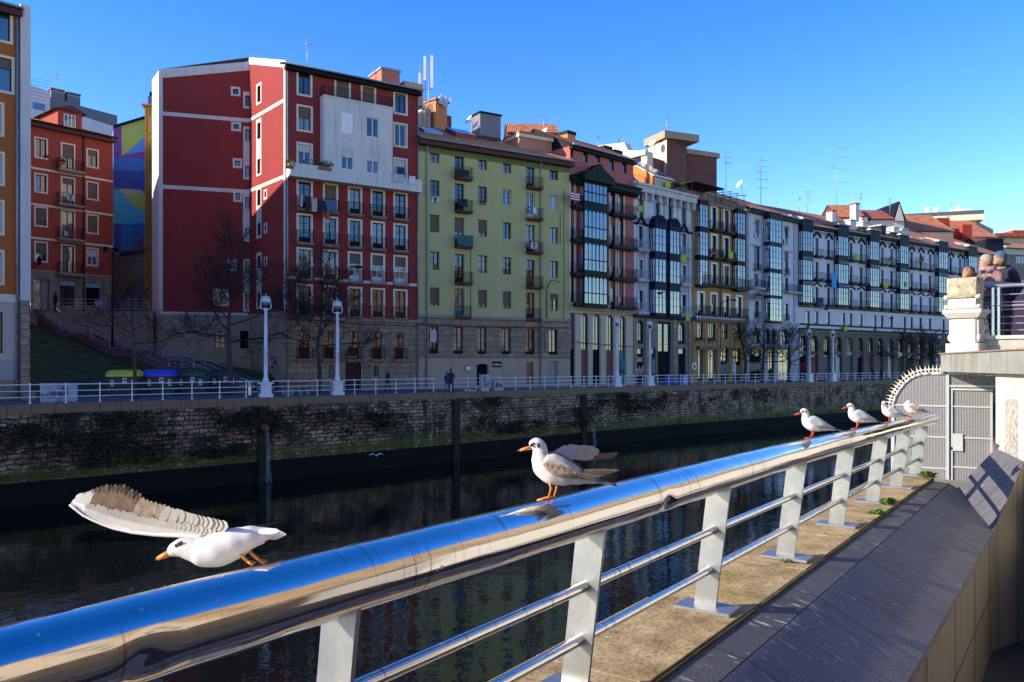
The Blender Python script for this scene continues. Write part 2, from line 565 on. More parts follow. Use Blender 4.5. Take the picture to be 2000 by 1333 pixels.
        for x in (u0 + .01, u1 - .01):    # gable triangles
            mb.poly([(x, 0, ze - .05), (x, p[2][0], ze - .05), (x, p[2][0], p[2][1]), (x, ridge, ze + rise), (x, 0, ze + over * k)], 1)
        if soffit: mb.box(a + .02, b - .02, -over + .1, -.004, ze - soffit, ze - .01, 1)
        o = s.part(mb, name, [mat, em])
        if gutter:
            g = MB().tube([(a, -over - .07, ze + .1), (b, -over - .07, ze + .1)], .075, 8)
            g.build('gutter', gutter, o)
        s.rf = (over, ridge, ze + th, k)
        return o
    def roofz(s, y):
        over, ridge, z, k = s.rf
        return z + (min(y, ridge) + over) * k - max(0, y - ridge) * k
    def strip(s, u0, u1, z0, z1, mat, pr=0.03, name='string_course'):
        return s.part(MB().box(u0, u1, -pr, -.002, z0, z1), name, mat)
    def pipe(s, u, z0, z1, mat, r=.05, name='drainpipe', y=-.09, extra=None):
        mb = MB().tube([(u, y, z0), (u, y, z1)] + (extra or []), r, 8)
        k = z0 + 1
        while k < z1: mb.tube([(u, y, k), (u, y, k + .06)], r * 1.35, 8); k += 2.6
        return s.part(mb, name, mat)
    def top_thing(s, mb, name, mats, label, cat, group=None):
        """A thing of its own that hangs on or stands on this building."""
        o = mb.build(name, mats, None)
        o.location = (s.O.x, s.O.y, s.z0); o.rotation_euler = (0, 0, s.rot)
        return tag(o, label, cat, group)

# shared materials
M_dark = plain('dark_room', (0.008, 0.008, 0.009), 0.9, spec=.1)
M_glass = glassmat('window_glass')
M_glassb = glassmat('bay_glass', (0.03, 0.036, 0.042), 2.3, cfrac=0.25)
M_white = plain('white_paint', (0.72, 0.71, 0.68), 0.5, var=.08)
M_cream = plain('cream_trim', (0.66, 0.56, 0.42), 0.8, var=.1)
M_iron = plain('black_iron', (0.010, 0.011, 0.012), 0.6, spec=.15)
M_brownwood = plain('brown_wood', (0.08, 0.03, 0.018), 0.6, var=.3, spec=.2)
M_darkwood = plain('dark_red_wood', (0.05, 0.012, 0.014), 0.6, var=.3, spec=.2)
M_greenwood = plain('dark_green_wood', (0.006, 0.018, 0.015), 0.6, spec=.12)
M_blackwood = plain('near_black_wood', (0.007, 0.008, 0.011), 0.6, spec=.12)
M_shut = plain('brown_shutter', (0.13, 0.075, 0.055), 0.7)
M_shutl = plain('pale_shutter', (0.5, 0.48, 0.45), 0.7)
M_pipe = plain('zinc_pipe', (0.22, 0.24, 0.28), 0.4, .3)
M_slab = plain('balcony_slab', (0.22, 0.15, 0.11), 0.85, bmp=.2)
M_slabred = plain('red_slab', (0.075, 0.025, 0.022), 0.85)
M_stone = blocks('sandstone', (0.42, 0.29, 0.17), (0.24, 0.185, 0.14), (0.08, 0.06, 0.045), 0.95, 0.48, .028)
M_stoneg = blocks('grey_ashlar', (0.36, 0.30, 0.23), (0.25, 0.21, 0.165), (0.10, 0.085, 0.065), 0.8, 0.42, .015, stain=.55)
M_tile = tiles('orange_tile', (0.62, 0.20, 0.075), (0.46, 0.17, 0.07))
M_tiled = tiles('dark_red_tile', (0.42, 0.10, 0.055), (0.30, 0.085, 0.05))
M_tileb = tiles('weathered_tile', (0.78, 0.30, 0.09), (0.52, 0.22, 0.075))
M_concrete = plaster('concrete', (0.34, 0.27, 0.19), .55)
M_cable = plain('black_cable', (0.01, 0.01, 0.01), 0.6)
M_dish = plain('dish_white', (0.62, 0.62, 0.6), .4)
M_zinc = plain('zinc_sheet', (0.25, 0.27, 0.3), .45, .4)

GOLD = random.Random(11)
def jit(a): return GOLD.uniform(-a, a)
# ---------------- far bank buildings ----------------
P_red = plaster('crimson_plaster', (0.25, 0.033, 0.032), .3)
P_white = plaster('white_plaster', (0.62, 0.57, 0.52), .45, (0.2, 0.17, 0.14))
P_green = plaster('olive_green_plaster', (0.46, 0.41, 0.175), .38, (0.12, 0.13, 0.07), 2.0)
P_pink = plaster('dusty_pink_plaster', (0.40, 0.12, 0.11), .3)
P_grey = blocks('pale_grey_ashlar', (0.50, 0.51, 0.55), (0.44, 0.45, 0.49), (0.25, 0.25, 0.27), 0.9, 0.42, .012, stain=.4)
P_ochre = plaster('ochre_plaster', (0.36, 0.22, 0.085), .3)
P_pale = plaster('pale_blue_white_plaster', (0.55, 0.56, 0.60), .35)
P_orange = plaster('burnt_orange_plaster', (0.42, 0.115, 0.025), .2)
P_cream = plaster('cream_plaster', (0.50, 0.42, 0.34), .3)
P_rust = plaster('rust_red_plaster', (0.33, 0.06, 0.04), .3)

def grid(fc, cols, rows, ref, sh=0.0, shb=0.0):
    out = []
    for (c0, c1) in cols:
        for (t, b) in rows:
            zt, zb = fc.z(ref, t), fc.z(ref, b)
            out.append([fc.u(c0) + sh, fc.u(c1) - sh, zb + shb, zt - sh])
    return out

# --- crimson building with white frames ---
RB = Face(px0=558, Y0=65.0, vpx=3450).make_root('apartment_building', 'tall crimson apartment block with white window frames, a white box oriel and a sandstone base', 'building')
W = RB.u(817.3)
zt = RB.z(600, 139)
zbase = RB.z(600, 624)
cols = [(579, 611), (630.5, 660.4), (679, 707.5), (723.7, 752), (768, 796)]
lower = grid(RB, cols, [(352, 408), (417.7, 474), (484, 544), (555, 615)], 595, .16)
stone = grid(RB, [(583, 606), (633, 653), (680, 702), (727, 747), (771.5, 790)], [(645, 701)], 595)
upper = [RB.rect(579, 610, 139, 189), RB.rect(579, 611, 206, 258.7), RB.rect(579, 611, 279, 324),
         RB.rect(768, 796, 180, 225), RB.rect(768, 796, 240.5, 289), RB.rect(768, 796, 309, 352),
         RB.rect(653, 685, 155.5, 194), RB.rect(704.6, 734.5, 167, 202)]
upper = [[a + .16, b - .16, c + (.16 if i in (0, 1, 3, 4) else 0), d - .16] for i, (a, b, c, d) in enumerate(upper)]
gdoor = RB.rect(674.7, 707.5, 709, 752); gdoor[2] = 0
gw = [RB.rect(640, 653.4, 713, 738) + [1], RB.rect(729, 741.7, 714, 736) + [1]]
RB.wall(0, W, 0, zt, lower + stone + upper + [gdoor] + gw, [M_stone, P_red, P_white], [(zbase, 0), (99, 1)], dep=.32, sides=(14, 1), rev=2)
for i, r in enumerate(lower):
    ci, ri = divmod(i, 4)
    bl = {(0, 2): 0, (2, 2): .35, (3, 2): .35, (4, 2): .35, (1, 0): .5}.get((ci, ri), 0)
    fm = M_brownwood if ri >= 2 and ci < 2 or ri == 3 else (M_white if ri == 2 else M_blackwood)
    RB.window(r, fm, M_glass, .2, 2, 3, bl, M_shut, (.16, M_cream, .03), kick=.22, km=fm)
    RB.balcony(r[0] - .18, r[1] + .18, r[2] - .02, .34 if ri < 3 else .22, .95, M_slab, M_iron)
for r in stone:
    RB.window(r, M_darkwood, M_glass, .22, 2, 3, kick=.42, km=M_darkwood)
    RB.balcony(r[0] - .2, r[1] + .2, r[2] - .02, .35, .95, M_slab, M_iron)
for i, r in enumerate(upper):
    bl = (0, .45, .35, .15, 0, .35, 1, 1)[i]
    fm = (M_darkwood, M_brownwood, M_white, M_blackwood, M_white, M_white, M_shut, M_shut)[i]
    RB.window(r, fm, M_glass, .2, 2, 1, bl, M_shut if i in (1, 3, 6, 7) else M_shutl, (.16, M_cream, .03), kick=0)
RB.part(MB().box(gdoor[0], gdoor[1], .25, .3, 0, gdoor[3]).box((gdoor[0] + gdoor[1]) / 2 - .03, (gdoor[0] + gdoor[1]) / 2 + .03, .23, .26, 0, gdoor[3]), 'door', M_darkwood)
for r in gw: RB.window(r[:4], M_iron, M_glass, .25, 2, 1)
RB.strip(0, W, zbase, zbase + .22, M_concrete, .08)
zc = RB.z(600, 547)
xs = [0] + [x for r in grid(RB, cols, [(555, 615)], 595) for x in r[:2]] + [W]
for i in range(0, len(xs), 2): RB.strip(xs[i], xs[i + 1], zc - .02, zc + .22, M_cream)
# white box oriel with long balcony parapet
OF = -.9
o0, o1 = RB.u(633, OF), RB.u(767, OF)
pz0, pz1 = RB.z(640, 353, -1), RB.z(640, 327, -1)
ozt = RB.z(633, 188, OF)
ow = [RB.rect(667, 690, 220, 261, off=OF), RB.rect(716, 739.6, 230.5, 268, off=OF), RB.rect(667, 690, 291.5, 331, off=OF), RB.rect(716.5, 740, 299, 339, off=OF)]
mb = MB().box(o0, o1, OF, -.003, pz0 + .02, pz0 + .3)
RB.wall(o0, o1, pz0, ozt, ow, [P_white], dep=.2, name='oriel_wall', y=OF, sides=(-.004, 0))
RB.part(MB().box(o0 - .05, o1 + .05, OF - .05, -.004, ozt, ozt + .12), 'oriel_roof', P_white)
for i, r in enumerate(ow):
    RB.window(r, M_white, M_glass, OF + .12, 2, 1, (1, 0, .42, .42)[i], M_white if i == 0 else M_shutl)
p0, p1 = RB.u(567, -1), RB.u(824, -1)
mb = MB().box(p0, p1, -1.05, -.95, pz0, pz1).box(p0, p0 + .1, -.949, -.004, pz0, pz1).box(p1 - .1, p1, -.949, -.004, pz0, pz1).box(p0 + .1, p1 - .1, -.949, -.004, pz0, pz0 + .18)
RB.part(mb, 'balcony_parapet', P_white)
RB.balcony(o0, o1, ozt + .13, .9, .8, M_concrete, M_iron, .02)
RB.balcony(RB.u(590), o0 - .1, pz1 + .0, .95, .45, M_concrete, M_iron, .01)
RB.roof(0, W, zt + .02, .55, 7.2, 2.3, M_tiled, M_blackwood, gutter=M_pipe, soffit=.3)
cu0, cu1 = RB.u(741.6, 3), RB.u(777, 3)
RB.part(MB().box(cu0, cu1, 2.6, 5.2, zt, RB.z(760, 141, 3)).box(cu0 - .1, cu1 + .1, 2.5, 5.3, RB.z(760, 141, 3), RB.z(760, 137, 3), 1), 'chimney', [plaster('chimney_plaster', (.42, .16, .12), .4), M_zinc])
RB.part(MB().box(RB.u(780, 4), RB.u(817, 4), 3, 8, zt, RB.z(800, 168, 4)), 'parapet', plaster('tan_plaster', (.5, .33, .2), .3))
# side: lit plane B, shaded plane A, far strip S
def w2(px, Y): return ((px - CX) / F * Y, Y)
K0, K1, K2, K3 = (RB.O.x, RB.O.y), w2(487, 70.6), w2(310, 68.5), w2(297, 71.2)
FB = Face(RB.root, P0=K1, P1=K0); FA = Face(RB.root, P0=K2, P1=K1); FS = Face(RB.root, P0=K3, P1=K2)
LB = (Vector(K1) - Vector(K0)).length
trim = .2
def sidewall(fc, px0, px1, zl, zr, hol, zb, bands2):
    L = fc.u(px1) if px1 else LB
    top = lambda uu: zl + (zr - zl) * uu / L
    return L, fc.wall(0, L, 0, min(zl, zr), hol, [M_concrete, P_red], [(zb, 0), (99, 1)], dep=.25, top=top), top
zb1 = FB.z(520, 611)
hB = [FB.rect(503, 509.5, 168, 200), FB.rect(503, 509.5, 240, 272), FB.rect(503, 509.5, 311, 340), FB.rect(503, 509.5, 371, 402),
      FB.rect(503, 509.5, 436, 460), FB.rect(503, 509.5, 500, 525), FB.rect(503, 509.5, 572, 600), FB.rect(517, 520.5, 374, 386), FB.rect(517, 520.5, 440, 452), FB.rect(517, 520.5, 506, 518)]
L_B, _, topB = sidewall(FB, None, None, FB.z(489, 112), FB.z(557, 120), hB, zb1, None)
for r in hB: FB.window(r, M_blackwood, M_glass, .15, 1, 1)
q = MB()
def frames(q, fc, px0, px1, py0, py1, holes, pr=.03):
    a, b, c, d = fc.rect(px0, px1, py0, py1)
    cuts = sorted([h for h in holes if h[0] > a - .01 and h[1] < b + .01 and h[2] > c - .05 and h[3] < d + .05], key=lambda h: h[2])
    z = c
    for h in cuts:
        q.box(a, b, -pr, .02, z, h[2]); q.box(a, h[0], -pr, .02, h[2], h[3]); q.box(h[1], b, -pr, .02, h[2], h[3]); z = h[3]
    q.box(a, b, -pr, .02, z, d)
for y0, y1 in ((163, 204), (232.5, 343.6), (362, 405), (405.5, 466), (494, 529), (529.5, 604)): frames(q, FB, 501, 511, y0, y1, hB)
for y0, y1 in ((370.6, 390), (436, 456), (502, 522)): frames(q, FB, 515.7, 522, y0, y1, hB)
for y in (195, 344.5):
    zz = FB.z(557, y); q.box(0, LB - trim, -.02, .01, zz - .15, zz + .15)
q.box(LB - trim - .12, LB, -.035, .015, 6.3, topB(LB) - .3)
n = 8
for i in range(n):
    a, b = LB * i / n, LB * (i + 1) / n
    q.prism([(a, -.03, topB(a) - .55), (b, -.03, topB(b) - .55), (b, -.03, topB(b) + .05), (a, -.03, topB(a) + .05)], (0, .04, 0))
FB.part(q, 'wall_trim', P_white)
hA = [FA.rect(455, 465.5, 174.5, 184.5), FA.rect(456, 466.5, 243, 252.5), FA.rect(459, 468.5, 314.5, 324.5), FA.rect(460.5, 469, 376, 391),
      FA.rect(479, 487.3, 187, 208.5), FA.rect(479, 487.3, 253, 276), FA.rect(479, 487.3, 325, 347), FA.rect(479, 487.3, 385.5, 408), FA.rect(478.5, 488, 446, 468),
      FA.rect(449, 458.5, 513, 525.5), FA.rect(421, 442, 570, 594), FA.rect(479, 490, 512, 536), FA.rect(479, 490, 574, 604),
      FA.rect(419.6, 439.6, 648, 681), FA.rect(469, 485, 646.6, 681)]
zb2 = FA.z(400, 615)
L_A, _, topA = sidewall(FA, 487, 487, FA.z(318, 138), FA.z(487, 122), hA, zb2, None)
for i, r in enumerate(hA): FA.window(r, M_blackwood if i != 10 else M_brownwood, M_glass, .15, 2 if i in (10, 13, 14) else 1, 3 if i == 13 else 1)
q = MB()
for a in ((451, 469.5, 170, 188), (451.5, 471, 239, 256.7), (454.6, 473, 310, 329), (456, 473.5, 371, 395), (475, 491, 180, 212.5), (475, 491, 248, 351),
          (475, 491, 371, 412), (474.5, 492, 413, 472), (444, 463, 507.5, 530), (415, 448, 565, 598), (475, 494.5, 507, 609)):
    frames(q, FA, *a, hA)
for y in (222, 365):
    zz = FA.z(318, y); q.box(.3, L_A, -.02, .01, zz - .16, zz + .16)
q.box(0, FA.u(318), -.04, .015, 6.6, topA(.2) - .4)
n = 6
for i in range(n):
    a, b = L_A * i / n, L_A * (i + 1) / n
    q.prism([(a, -.03, topA(a) - .7), (b, -.03, topA(b) - .7), (b, -.03, topA(b) + .05), (a, -.03, topA(a) + .05)], (0, .04, 0))
q.box(0, L_A, -.02, .01, zb2, zb2 + .2)
FA.part(q, 'wall_trim', P_white)
LS = (Vector(K3) - Vector(K2)).length
tS = lambda uu: FS.z(297.5, 155) + (topA(0) - FS.z(297.5, 155)) * uu / LS
FS.wall(0, LS, 0, FS.z(297.5, 155), [], [M_concrete, P_white], [(6.3, 0), (99, 1)], top=tS)
def rloc(fc, p, z):
    v = Vector(p[:2]) - fc.O
    return (v.dot(fc.d), v.dot(fc.n), z)
k1, k2, k3 = rloc(RB, K1, topB(0) + .06), rloc(RB, K2, topA(0) + .06), rloc(RB, K3, tS(0) + .06)
q = MB()
q.poly([k3, k2, k1, (k1[0], k1[1] + 6, k1[2] - 2), (k3[0] + .6, k3[1] + .5, k3[2])], 0)
q.poly([k1, (0.1, .0, topB(LB) + .06), (0.1, 7.2, topB(0) + .1), (k1[0], 7.3, topB(0) + .06)], 0)
RB.part(q, 'side_roof', M_zinc)
kb_ = rloc(RB, w2(303, 84), 0)
q = MB(); q.poly([(k3[0], k3[1], 0), (kb_[0], kb_[1], 0), (kb_[0], kb_[1], k3[2]), k3], 0)
q.poly([(kb_[0], kb_[1], 0), (0, 14, 0), (0, 14, 24), (kb_[0], kb_[1], 24)], 0)
RB.part(q, 'rear_wall', P_white)
RB.pipe(.12, .1, zt - .1, M_pipe, .06)
RB.pipe(W - .1, .1, zt - .1, M_pipe, .055)
mb = MB().tube([(0, -.06, zbase + .1), (W * .5, -.07, zbase - .25), (W, -.06, zbase - .3)], .035, 5)
RB.part(mb, 'cable', M_cable)

# --- olive green building ---
Yg = RB.Y(817.3)
GR = Face(px0=817.3, Y0=Yg, vpx=3650).make_root('apartment_building', 'olive green apartment block with flat facade, small balconies and a worn sandstone ground floor', 'building')
W = GR.u(1113)
zt = GR.z(839, 275)
zst = GR.z(839, 619); zpl = GR.z(960, 697)
cols = [(839.6, 858.6), (888, 907), (934, 951.8), (982.4, 999), (1028, 1045), (1074, 1091)]
R1 = [(290, 319), (352.5, 383.5), (420, 454), (492, 527), (562, 597)]
R2 = [(296.5, 348), (359, 412), (425.6, 481), (496.7, 552), (564, 618)]
holes, info = [], []
for ci, cc in enumerate(cols):
    for ri in range(5):
        if ci in (1, 4):
            zt_ = GR.z(897, R2[ri][0]); zb_ = GR.z(897, R2[ri][1])
        else:
            zt_ = GR.z(849, R1[ri][0]); zb_ = GR.z(849, R1[ri][1])
        r = [GR.u(cc[0]), GR.u(cc[1]), zb_, zt_]
        holes.append(r); info.append((ci, ri))
st = [GR.rect(a, b, 638, 693, ref=850) for a, b in ((838, 857), (885.6, 905), (932.6, 951), (979.5, 998.5), (1026.7, 1045), (1072, 1090))]
for r in st: r[2], r[3] = GR.z(960, 692), GR.z(960, 641)
gd = [GR.rect(931, 954, 711, 745) + [.35], GR.rect(1028, 1042.5, 707.7, 746), GR.rect(1072.6, 1089, 706, 746)]
for r in gd: r[2] = .3
GR.wall(0, W, 0, zt, holes + st + gd, [plaster('stained_concrete', (0.40, 0.31, 0.22), .6), M_stone, P_green], [(zpl, 0), (zst, 1), (99, 2)], dep=.34, sides=(13, 2))
for r, (ci, ri) in zip(holes, info):
    bl = {(0, 2): .95, (1, 2): .5, (2, 2): .75, (2, 4): .8, (3, 4): .75, (0, 4): .85, (5, 4): .3}.get((ci, ri), 0)
    fm = M_darkwood if ri == 0 else (M_white if (ci, ri) in ((3, 1), (4, 1), (5, 1)) else (plain('blue_door', (.02, .09, .2), .5) if (ci, ri) == (1, 4) else (M_brownwood if (ci + ri) % 2 else M_blackwood)))
    dr = ci in (1, 4)
    GR.window(r, fm, M_glass, .27, 2, 3 if not dr else 4, bl, M_shut, kick=.2 if dr else 0, km=fm)
    if dr:
        u0, u1 = (GR.u(880.5), GR.u(919.6)) if ci == 1 else (GR.u(1020.8), GR.u(1056.4))
        u0 += .35; u1 -= .05
        GR.balcony(u0, u1, r[2] - .02, .55 if ri < 4 else .25, .95, M_slabred, M_iron, solid=plain('green_canvas', (.015, .10, .085), .8) if (ci, ri) == (1, 2) else None)
for i, r in enumerate(st):
    GR.window(r, M_blackwood, M_glass, .3, 2, 3, kick=.12, km=M_blackwood)
GR.part(MB().box(st[0][0] + .2, st[0][1] - .1, .2, .26, st[0][2] + 1.0, st[0][3] - .3), 'vent_grille', M_shutl)
r = gd[0]; GR.part(MB().box(r[0], r[1], .3, .33, r[2], r[3]), 'door', M_dark)
r = gd[1]; GR.part(MB().box(r[0], r[1], .2, .25, r[2], r[3]).box(r[0] + .12, r[1] - .12, .18, .2, r[2] + .2, r[2] + 1), 'door', plain('oak_door', (.2, .085, .03), .5))
r = gd[2]
q = MB().box(r[0], r[1], .2, .25, r[2], r[3])
for i in range(7):
    zz = r[2] + .3 + i * .26
    q.tube([(r[0] + .1 + .55 * abs(math.sin(k * 1.1 + i)), .19, zz + .1 * math.cos(k * 2.1 + i)) for k in range(7)], .022, 4, 1)
GR.part(q, 'door', [plain('steel_door', (.2, .22, .25), .5), M_white])
GR.strip(0, W, zst - .05, zst + .2, plaster('ledge_stone', (.3, .26, .21), .4), .12)
GR.strip(0, W, zpl - .1, zpl + .08, M_stone, .07)
GR.strip(0, W, zt - 1.05, zt - .4, plaster('dark_green_band', (.13, .17, .07), .3), .01, 'painted_band')
GR.roof(0, W, zt - .15, .75, 6.0, 3.1, M_tileb, M_slabred, gutter=M_pipe, soffit=.38)
for px in (833.5, 1055.5):
    GR.pipe(GR.u(px, -.1), .2, zt - .9, M_pipe, .055, extra=[(GR.u(px, -.1), -.5, zt - .25)])
def onroof(fc, px, y): return fc.u(px, y), fc.roofz(y)
# grey chimney block, roof lights and dormer
a, b = GR.u(929, 4.5), GR.u(969, 4.5)
GR.part(MB().box(a, b, 3.6, 5.4, GR.roofz(3.4), GR.z(948, 229, 4.5)).box(a - .1, b + .1, 3.5, 5.5, GR.z(948, 229, 4.5), GR.z(948, 225.5, 4.5), 1).box(a - .01, b + .01, 3.59, 5.41, GR.roofz(3.4) - .05, GR.roofz(3.4) + .45, 2), 'chimney', [plain('grey_cladding', (.16, .15, .16), .6), M_blackwood, M_slabred])
def slab_on_roof(fc, px0, px1, y0, y1, lift, mats, name, th=.12):
    k = fc.rf[3]
    mb = MB()
    P = []
    for yy in (y0, y1):
        for px in (px0, px1):
            P.append((fc.u(px, (y0 + y1) / 2), yy, fc.roofz(yy) + lift))
    mb.prism([P[0], P[1], P[3], P[2]], (0, 0, -lift), 1)
    mb.poly([Vector(p) + Vector((0, 0, .004)) for p in (P[0], P[1], P[3], P[2])], 0)
    return fc.part(mb, name, mats)
M_sky_l = plain('roof_light_glass', (.2, .22, .26), .15, .0, spec=.8)
slab_on_roof(GR, 822, 858, 2.2, 3.7, .22, [M_sky_l, M_zinc], 'roof_light')
slab_on_roof(GR, 880, 921, 2.4, 4.6, .45, [M_sky_l, P_rust], 'roof_light')
slab_on_roof(GR, 968, 979, 3.2, 3.9, .08, [M_sky_l, M_zinc], 'roof_light')
slab_on_roof(GR, 1010, 1021, 2.0, 2.6, .08, [M_sky_l, M_zinc], 'roof_light')
a, b = GR.u(1006, 3), GR.u(1069, 3)
zz = GR.z(1069, 273, 3)
GR.part(MB().box(a, b, 2.2, 6, GR.roofz(1.6), zz - .45).box(a - .15, b + .1, 2.0, 6, zz - .45, zz - .12, 1).box(a - .2, b + .12, 1.9, 6.1, zz - .12, zz + .05, 2), 'dormer', [plaster('salmon_plaster', (.5, .22, .14), .4), M_cream, M_tile])
q = MB().box(0, GR.u(979, -.02) - GR.u(961.6, -.02), -.06, 0, 0, GR.z(970, 706.5) - GR.z(970, 717.4))
sgn = GR.part(q, 'sign', M_blackwood)
sgn.location = (GR.u(961.6), -.01, GR.z(970, 717.4))
def text(s, size, mat, parent, loc, rot=(R(90), 0, 0), name='lettering', ext=.006, align='LEFT'):
    cu = bpy.data.curves.new(name, 'FONT'); cu.body = s; cu.size = size; cu.extrude = ext; cu.align_x = align
    t = bpy.data.objects.new(name + '_curve', cu); COL.objects.link(t)
    me = bpy.data.meshes.new_from_object(t.evaluated_get(bpy.context.evaluated_depsgraph_get()))
    bpy.data.objects.remove(t)
    me.materials.clear(); me.materials.append(mat)
    o = bpy.data.objects.new(name, me); COL.objects.link(o); o.parent = parent; o.location = loc; o.rotation_euler = rot
    return o
text('mina', .40, M_white, sgn, (.07, -.075, .13))
a = GR.rect(909, 920, 715, 725)
GR.part(MB().box(a[0], a[1], -.05, -.003, a[2], a[3]).box(a[0] + .07, a[1] - .07, -.06, -.05, a[2] + .07, a[3] - .07, 1), 'notice_case', [M_slab, M_white])
mb = MB().tube([(0, -.08, GR.z(818, 634)), (W * .3, -.1, GR.z(905, 638)), (W * .62, -.1, GR.z(1000, 640)), (W, -.08, GR.z(1112, 641))], .04, 5)
GR.part(mb, 'cable', M_cable)
for px, y0, y1 in ((1052, 640, 690), (1063, 645, 690), (919, 480, 620), (1101, 370, 625), (1094, 412, 480)):
    GR.part(MB().tube([(GR.u(px), -.03, GR.z(px, y1)), (GR.u(px), -.03, GR.z(px, y0))], .022, 4), 'cable', M_cable)

# --- dusty pink building with dark green mirador ---
Y3 = GR.Y(1113)
B3 = Face(px0=1113.3, Y0=Y3, vpx=2750).make_root('apartment_building', 'dusty pink apartment house with dark green glazed bay and scrolled iron balconies', 'building')
W = B3.u(1237)
zt = B3.z(1237, 318)
zc = B3.z(1188, 362)
zg = B3.z(1237, 613)
zi = B3.z(1237, 605)
top5 = [B3.rect(a, b, c, d) for a, b, c, d in ((1115, 1120, 291, 307), (1139.5, 1148.6, 299, 318), (1163, 1173, 305, 318), (1190, 1200, 313, 333), (1215.6, 1224.6, 319, 339))]
zs = [(B3.z(1205, t), B3.z(1205, b)) for t, b in ((364, 418), (425, 481), (489, 543), (550, 598))]
cols = [(1114.5, 1121.5), (1192, 1202), (1208.6, 1218)]
hol = [[B3.u(a), B3.u(b), z0, z1] for (a, b) in cols for (z1, z0) in zs]
arc = [B3.rect(a, b, 614, 735) + [.7] for a, b in ((1113.8, 1124), (1135, 1150), (1158, 1173.5), (1184, 1199.4), (1209, 1223))]
for r in arc: r[2], r[3] = .15, B3.z(1188, 616)
B3.wall(0, W, 0, zt, hol + top5 + arc, [plaster('cream_stone', (.52, .43, .31), .5), P_pink], [(zi, 0), (99, 1)], dep=.32, sides=(12, 1))
for r in hol: B3.window(r, M_blackwood, M_glass, .2, 1, 3, rnd.choice((0, 0, .3, .6)), M_shut, (.16, M_cream, .03), kick=.15, km=M_blackwood)
for r in top5: B3.window(r, M_brownwood, M_glass, .2, 1, 1)
for k, (z1, z0) in enumerate(zs):
    B3.balcony(B3.u(1188.5), W - .25, z0 - .02, .75, .95, M_greenwood, M_iron, .3, loops=True, sp=.16)
    B3.balcony(.05, B3.u(1131), z0 - .02, .75, .95, M_greenwood, M_iron, .3, loops=True, sp=.16)
BF = -.85
b0, b1 = B3.u(1141, BF), B3.u(1187, BF)
fl = [(B3.z(1165, b, BF), B3.z(1165, t, BF)) for t, b in ((349, 396.5), (412, 467), (476, 530), (541, 594))]
B3.bay(b0, b1, fl[::-1], fl[3][0] - .3, B3.z(1165, 340, BF), -BF, M_greenwood, M_glassb, 6, 1, None, 2, .38, True)
q = MB()
q.box(-.1, W + .35, -.75, -.004, zc - .45, zc).box(-.1, W + .4, -.95, -.004, zc, zc + .16)
for i in range(26):
    x = .1 + i * (W - .2) / 25
    q.box(x, x + .12, -.7, -.1, zc - .75, zc - .45)
ba, bb = b0 - .5, b1 + .5; pk = B3.z(1163, 327, BF)
q.prism([(ba, -1.45, zc + .16), (bb, -1.45, zc + .16), ((ba + bb) / 2 + .75, -1.45, pk - .35), ((ba + bb) / 2, -1.45, pk + .25), ((ba + bb) / 2 - .75, -1.45, pk - .35)], (0, 1.3, 0))
q.box(ba, bb, -1.4, -.76, zc - .35, zc + .15)
B3.part(q, 'cornice', M_greenwood)
q = MB().box(-.05, W + .1, -.35, -.004, zi, zi + .25)
for i in range(34):
    x = .05 + i * (W - .2) / 33
    q.box(x, x + .13, -.3, -.02, zi - .45, zi)
B3.part(q, 'cornice', plaster('cream_stone', (.52, .43, .31), .5))
for i, r in enumerate(arc):
    B3.window(r[:4], M_blackwood, M_glass, .26, 2, 3, kick=.5, km=(M_dark, plain('faded_pink_panel', (.16, .05, .045), .8), M_dark, plain('faded_pink_panel', (.16, .05, .045), .8), plain('teal_shutter', (.03, .10, .13), .6))[i])
B3.roof(0, W, zt, .5, 5, 2.6, M_tiled, M_blackwood, gutter=M_pipe, soffit=.3)
for px, y in ((1108, 259), (1180, 288), (1200, 296)):
    u_ = B3.u(px, 4); z_ = B3.z(px, y, 4)
    B3.part(MB().box(u_ - .6, u_ + .6, 3.4, 4.6, z_ - 2.2, z_ - .35).box(u_ - .65, u_ + .65, 3.35, 4.65, z_ - .35, z_, 1), 'chimney', [plaster('orange_brick_plaster', (.55, .24, .09), .2), M_blackwood])
B3.part(MB().tube([(0, -.06, B3.z(1113, 612)), (W, -.06, B3.z(1237, 617))], .03, 5).tube([(0, -.06, B3.z(1113, 668)), (W, -.06, B3.z(1237, 678))], .03, 5), 'cable', M_cable)

# --- pale grey house with two blue bays ---
Y4 = B3.Y(1237)
B4 = Face(px0=1237, Y0=Y4, vpx=2750).make_root('apartment_building', 'pale grey stone house with two domed dark blue glazed bays side by side', 'building')
M_blue = plain('dark_blue_wood', (0.006, 0.009, 0.035), 0.6, spec=.12)
W = B4.u(1352); zt = B4.z(1240, 358); zg = B4.z(1240, 618)
frz = [B4.rect(a, b, 384, 433, ref=1290) for a, b in ((1246, 1257), (1276, 1289), (1303, 1314), (1330, 1340))]
sd = [B4.rect(a, b, t, bo, ref=1251) for a, b in ((1246, 1256), (1330, 1340)) for t, bo in ((442, 487), (508, 545), (568, 609))]
ar = [B4.rect(1245, 1257.5, 626, 672) + [1], B4.rect(1325, 1339, 630, 672, ref=1332) + [1], B4.rect(1285, 1311, 629, 735)]
ar[2][2] = .15
lo = [B4.rect(1244, 1258, 681, 738), B4.rect(1325, 1340, 681, 738), B4.rect(1272, 1281, 681, 738)]
for r in lo: r[2] = .15
B4.wall(0, W, 0, zt, frz + sd + ar + lo, [blocks('rusticated_stone', (.27, .235, .19), (.2, .18, .16), (.09, .08, .07), .6, .45, .03), P_grey], [(zg, 0), (99, 1)], dep=.34, sides=(12, 1))
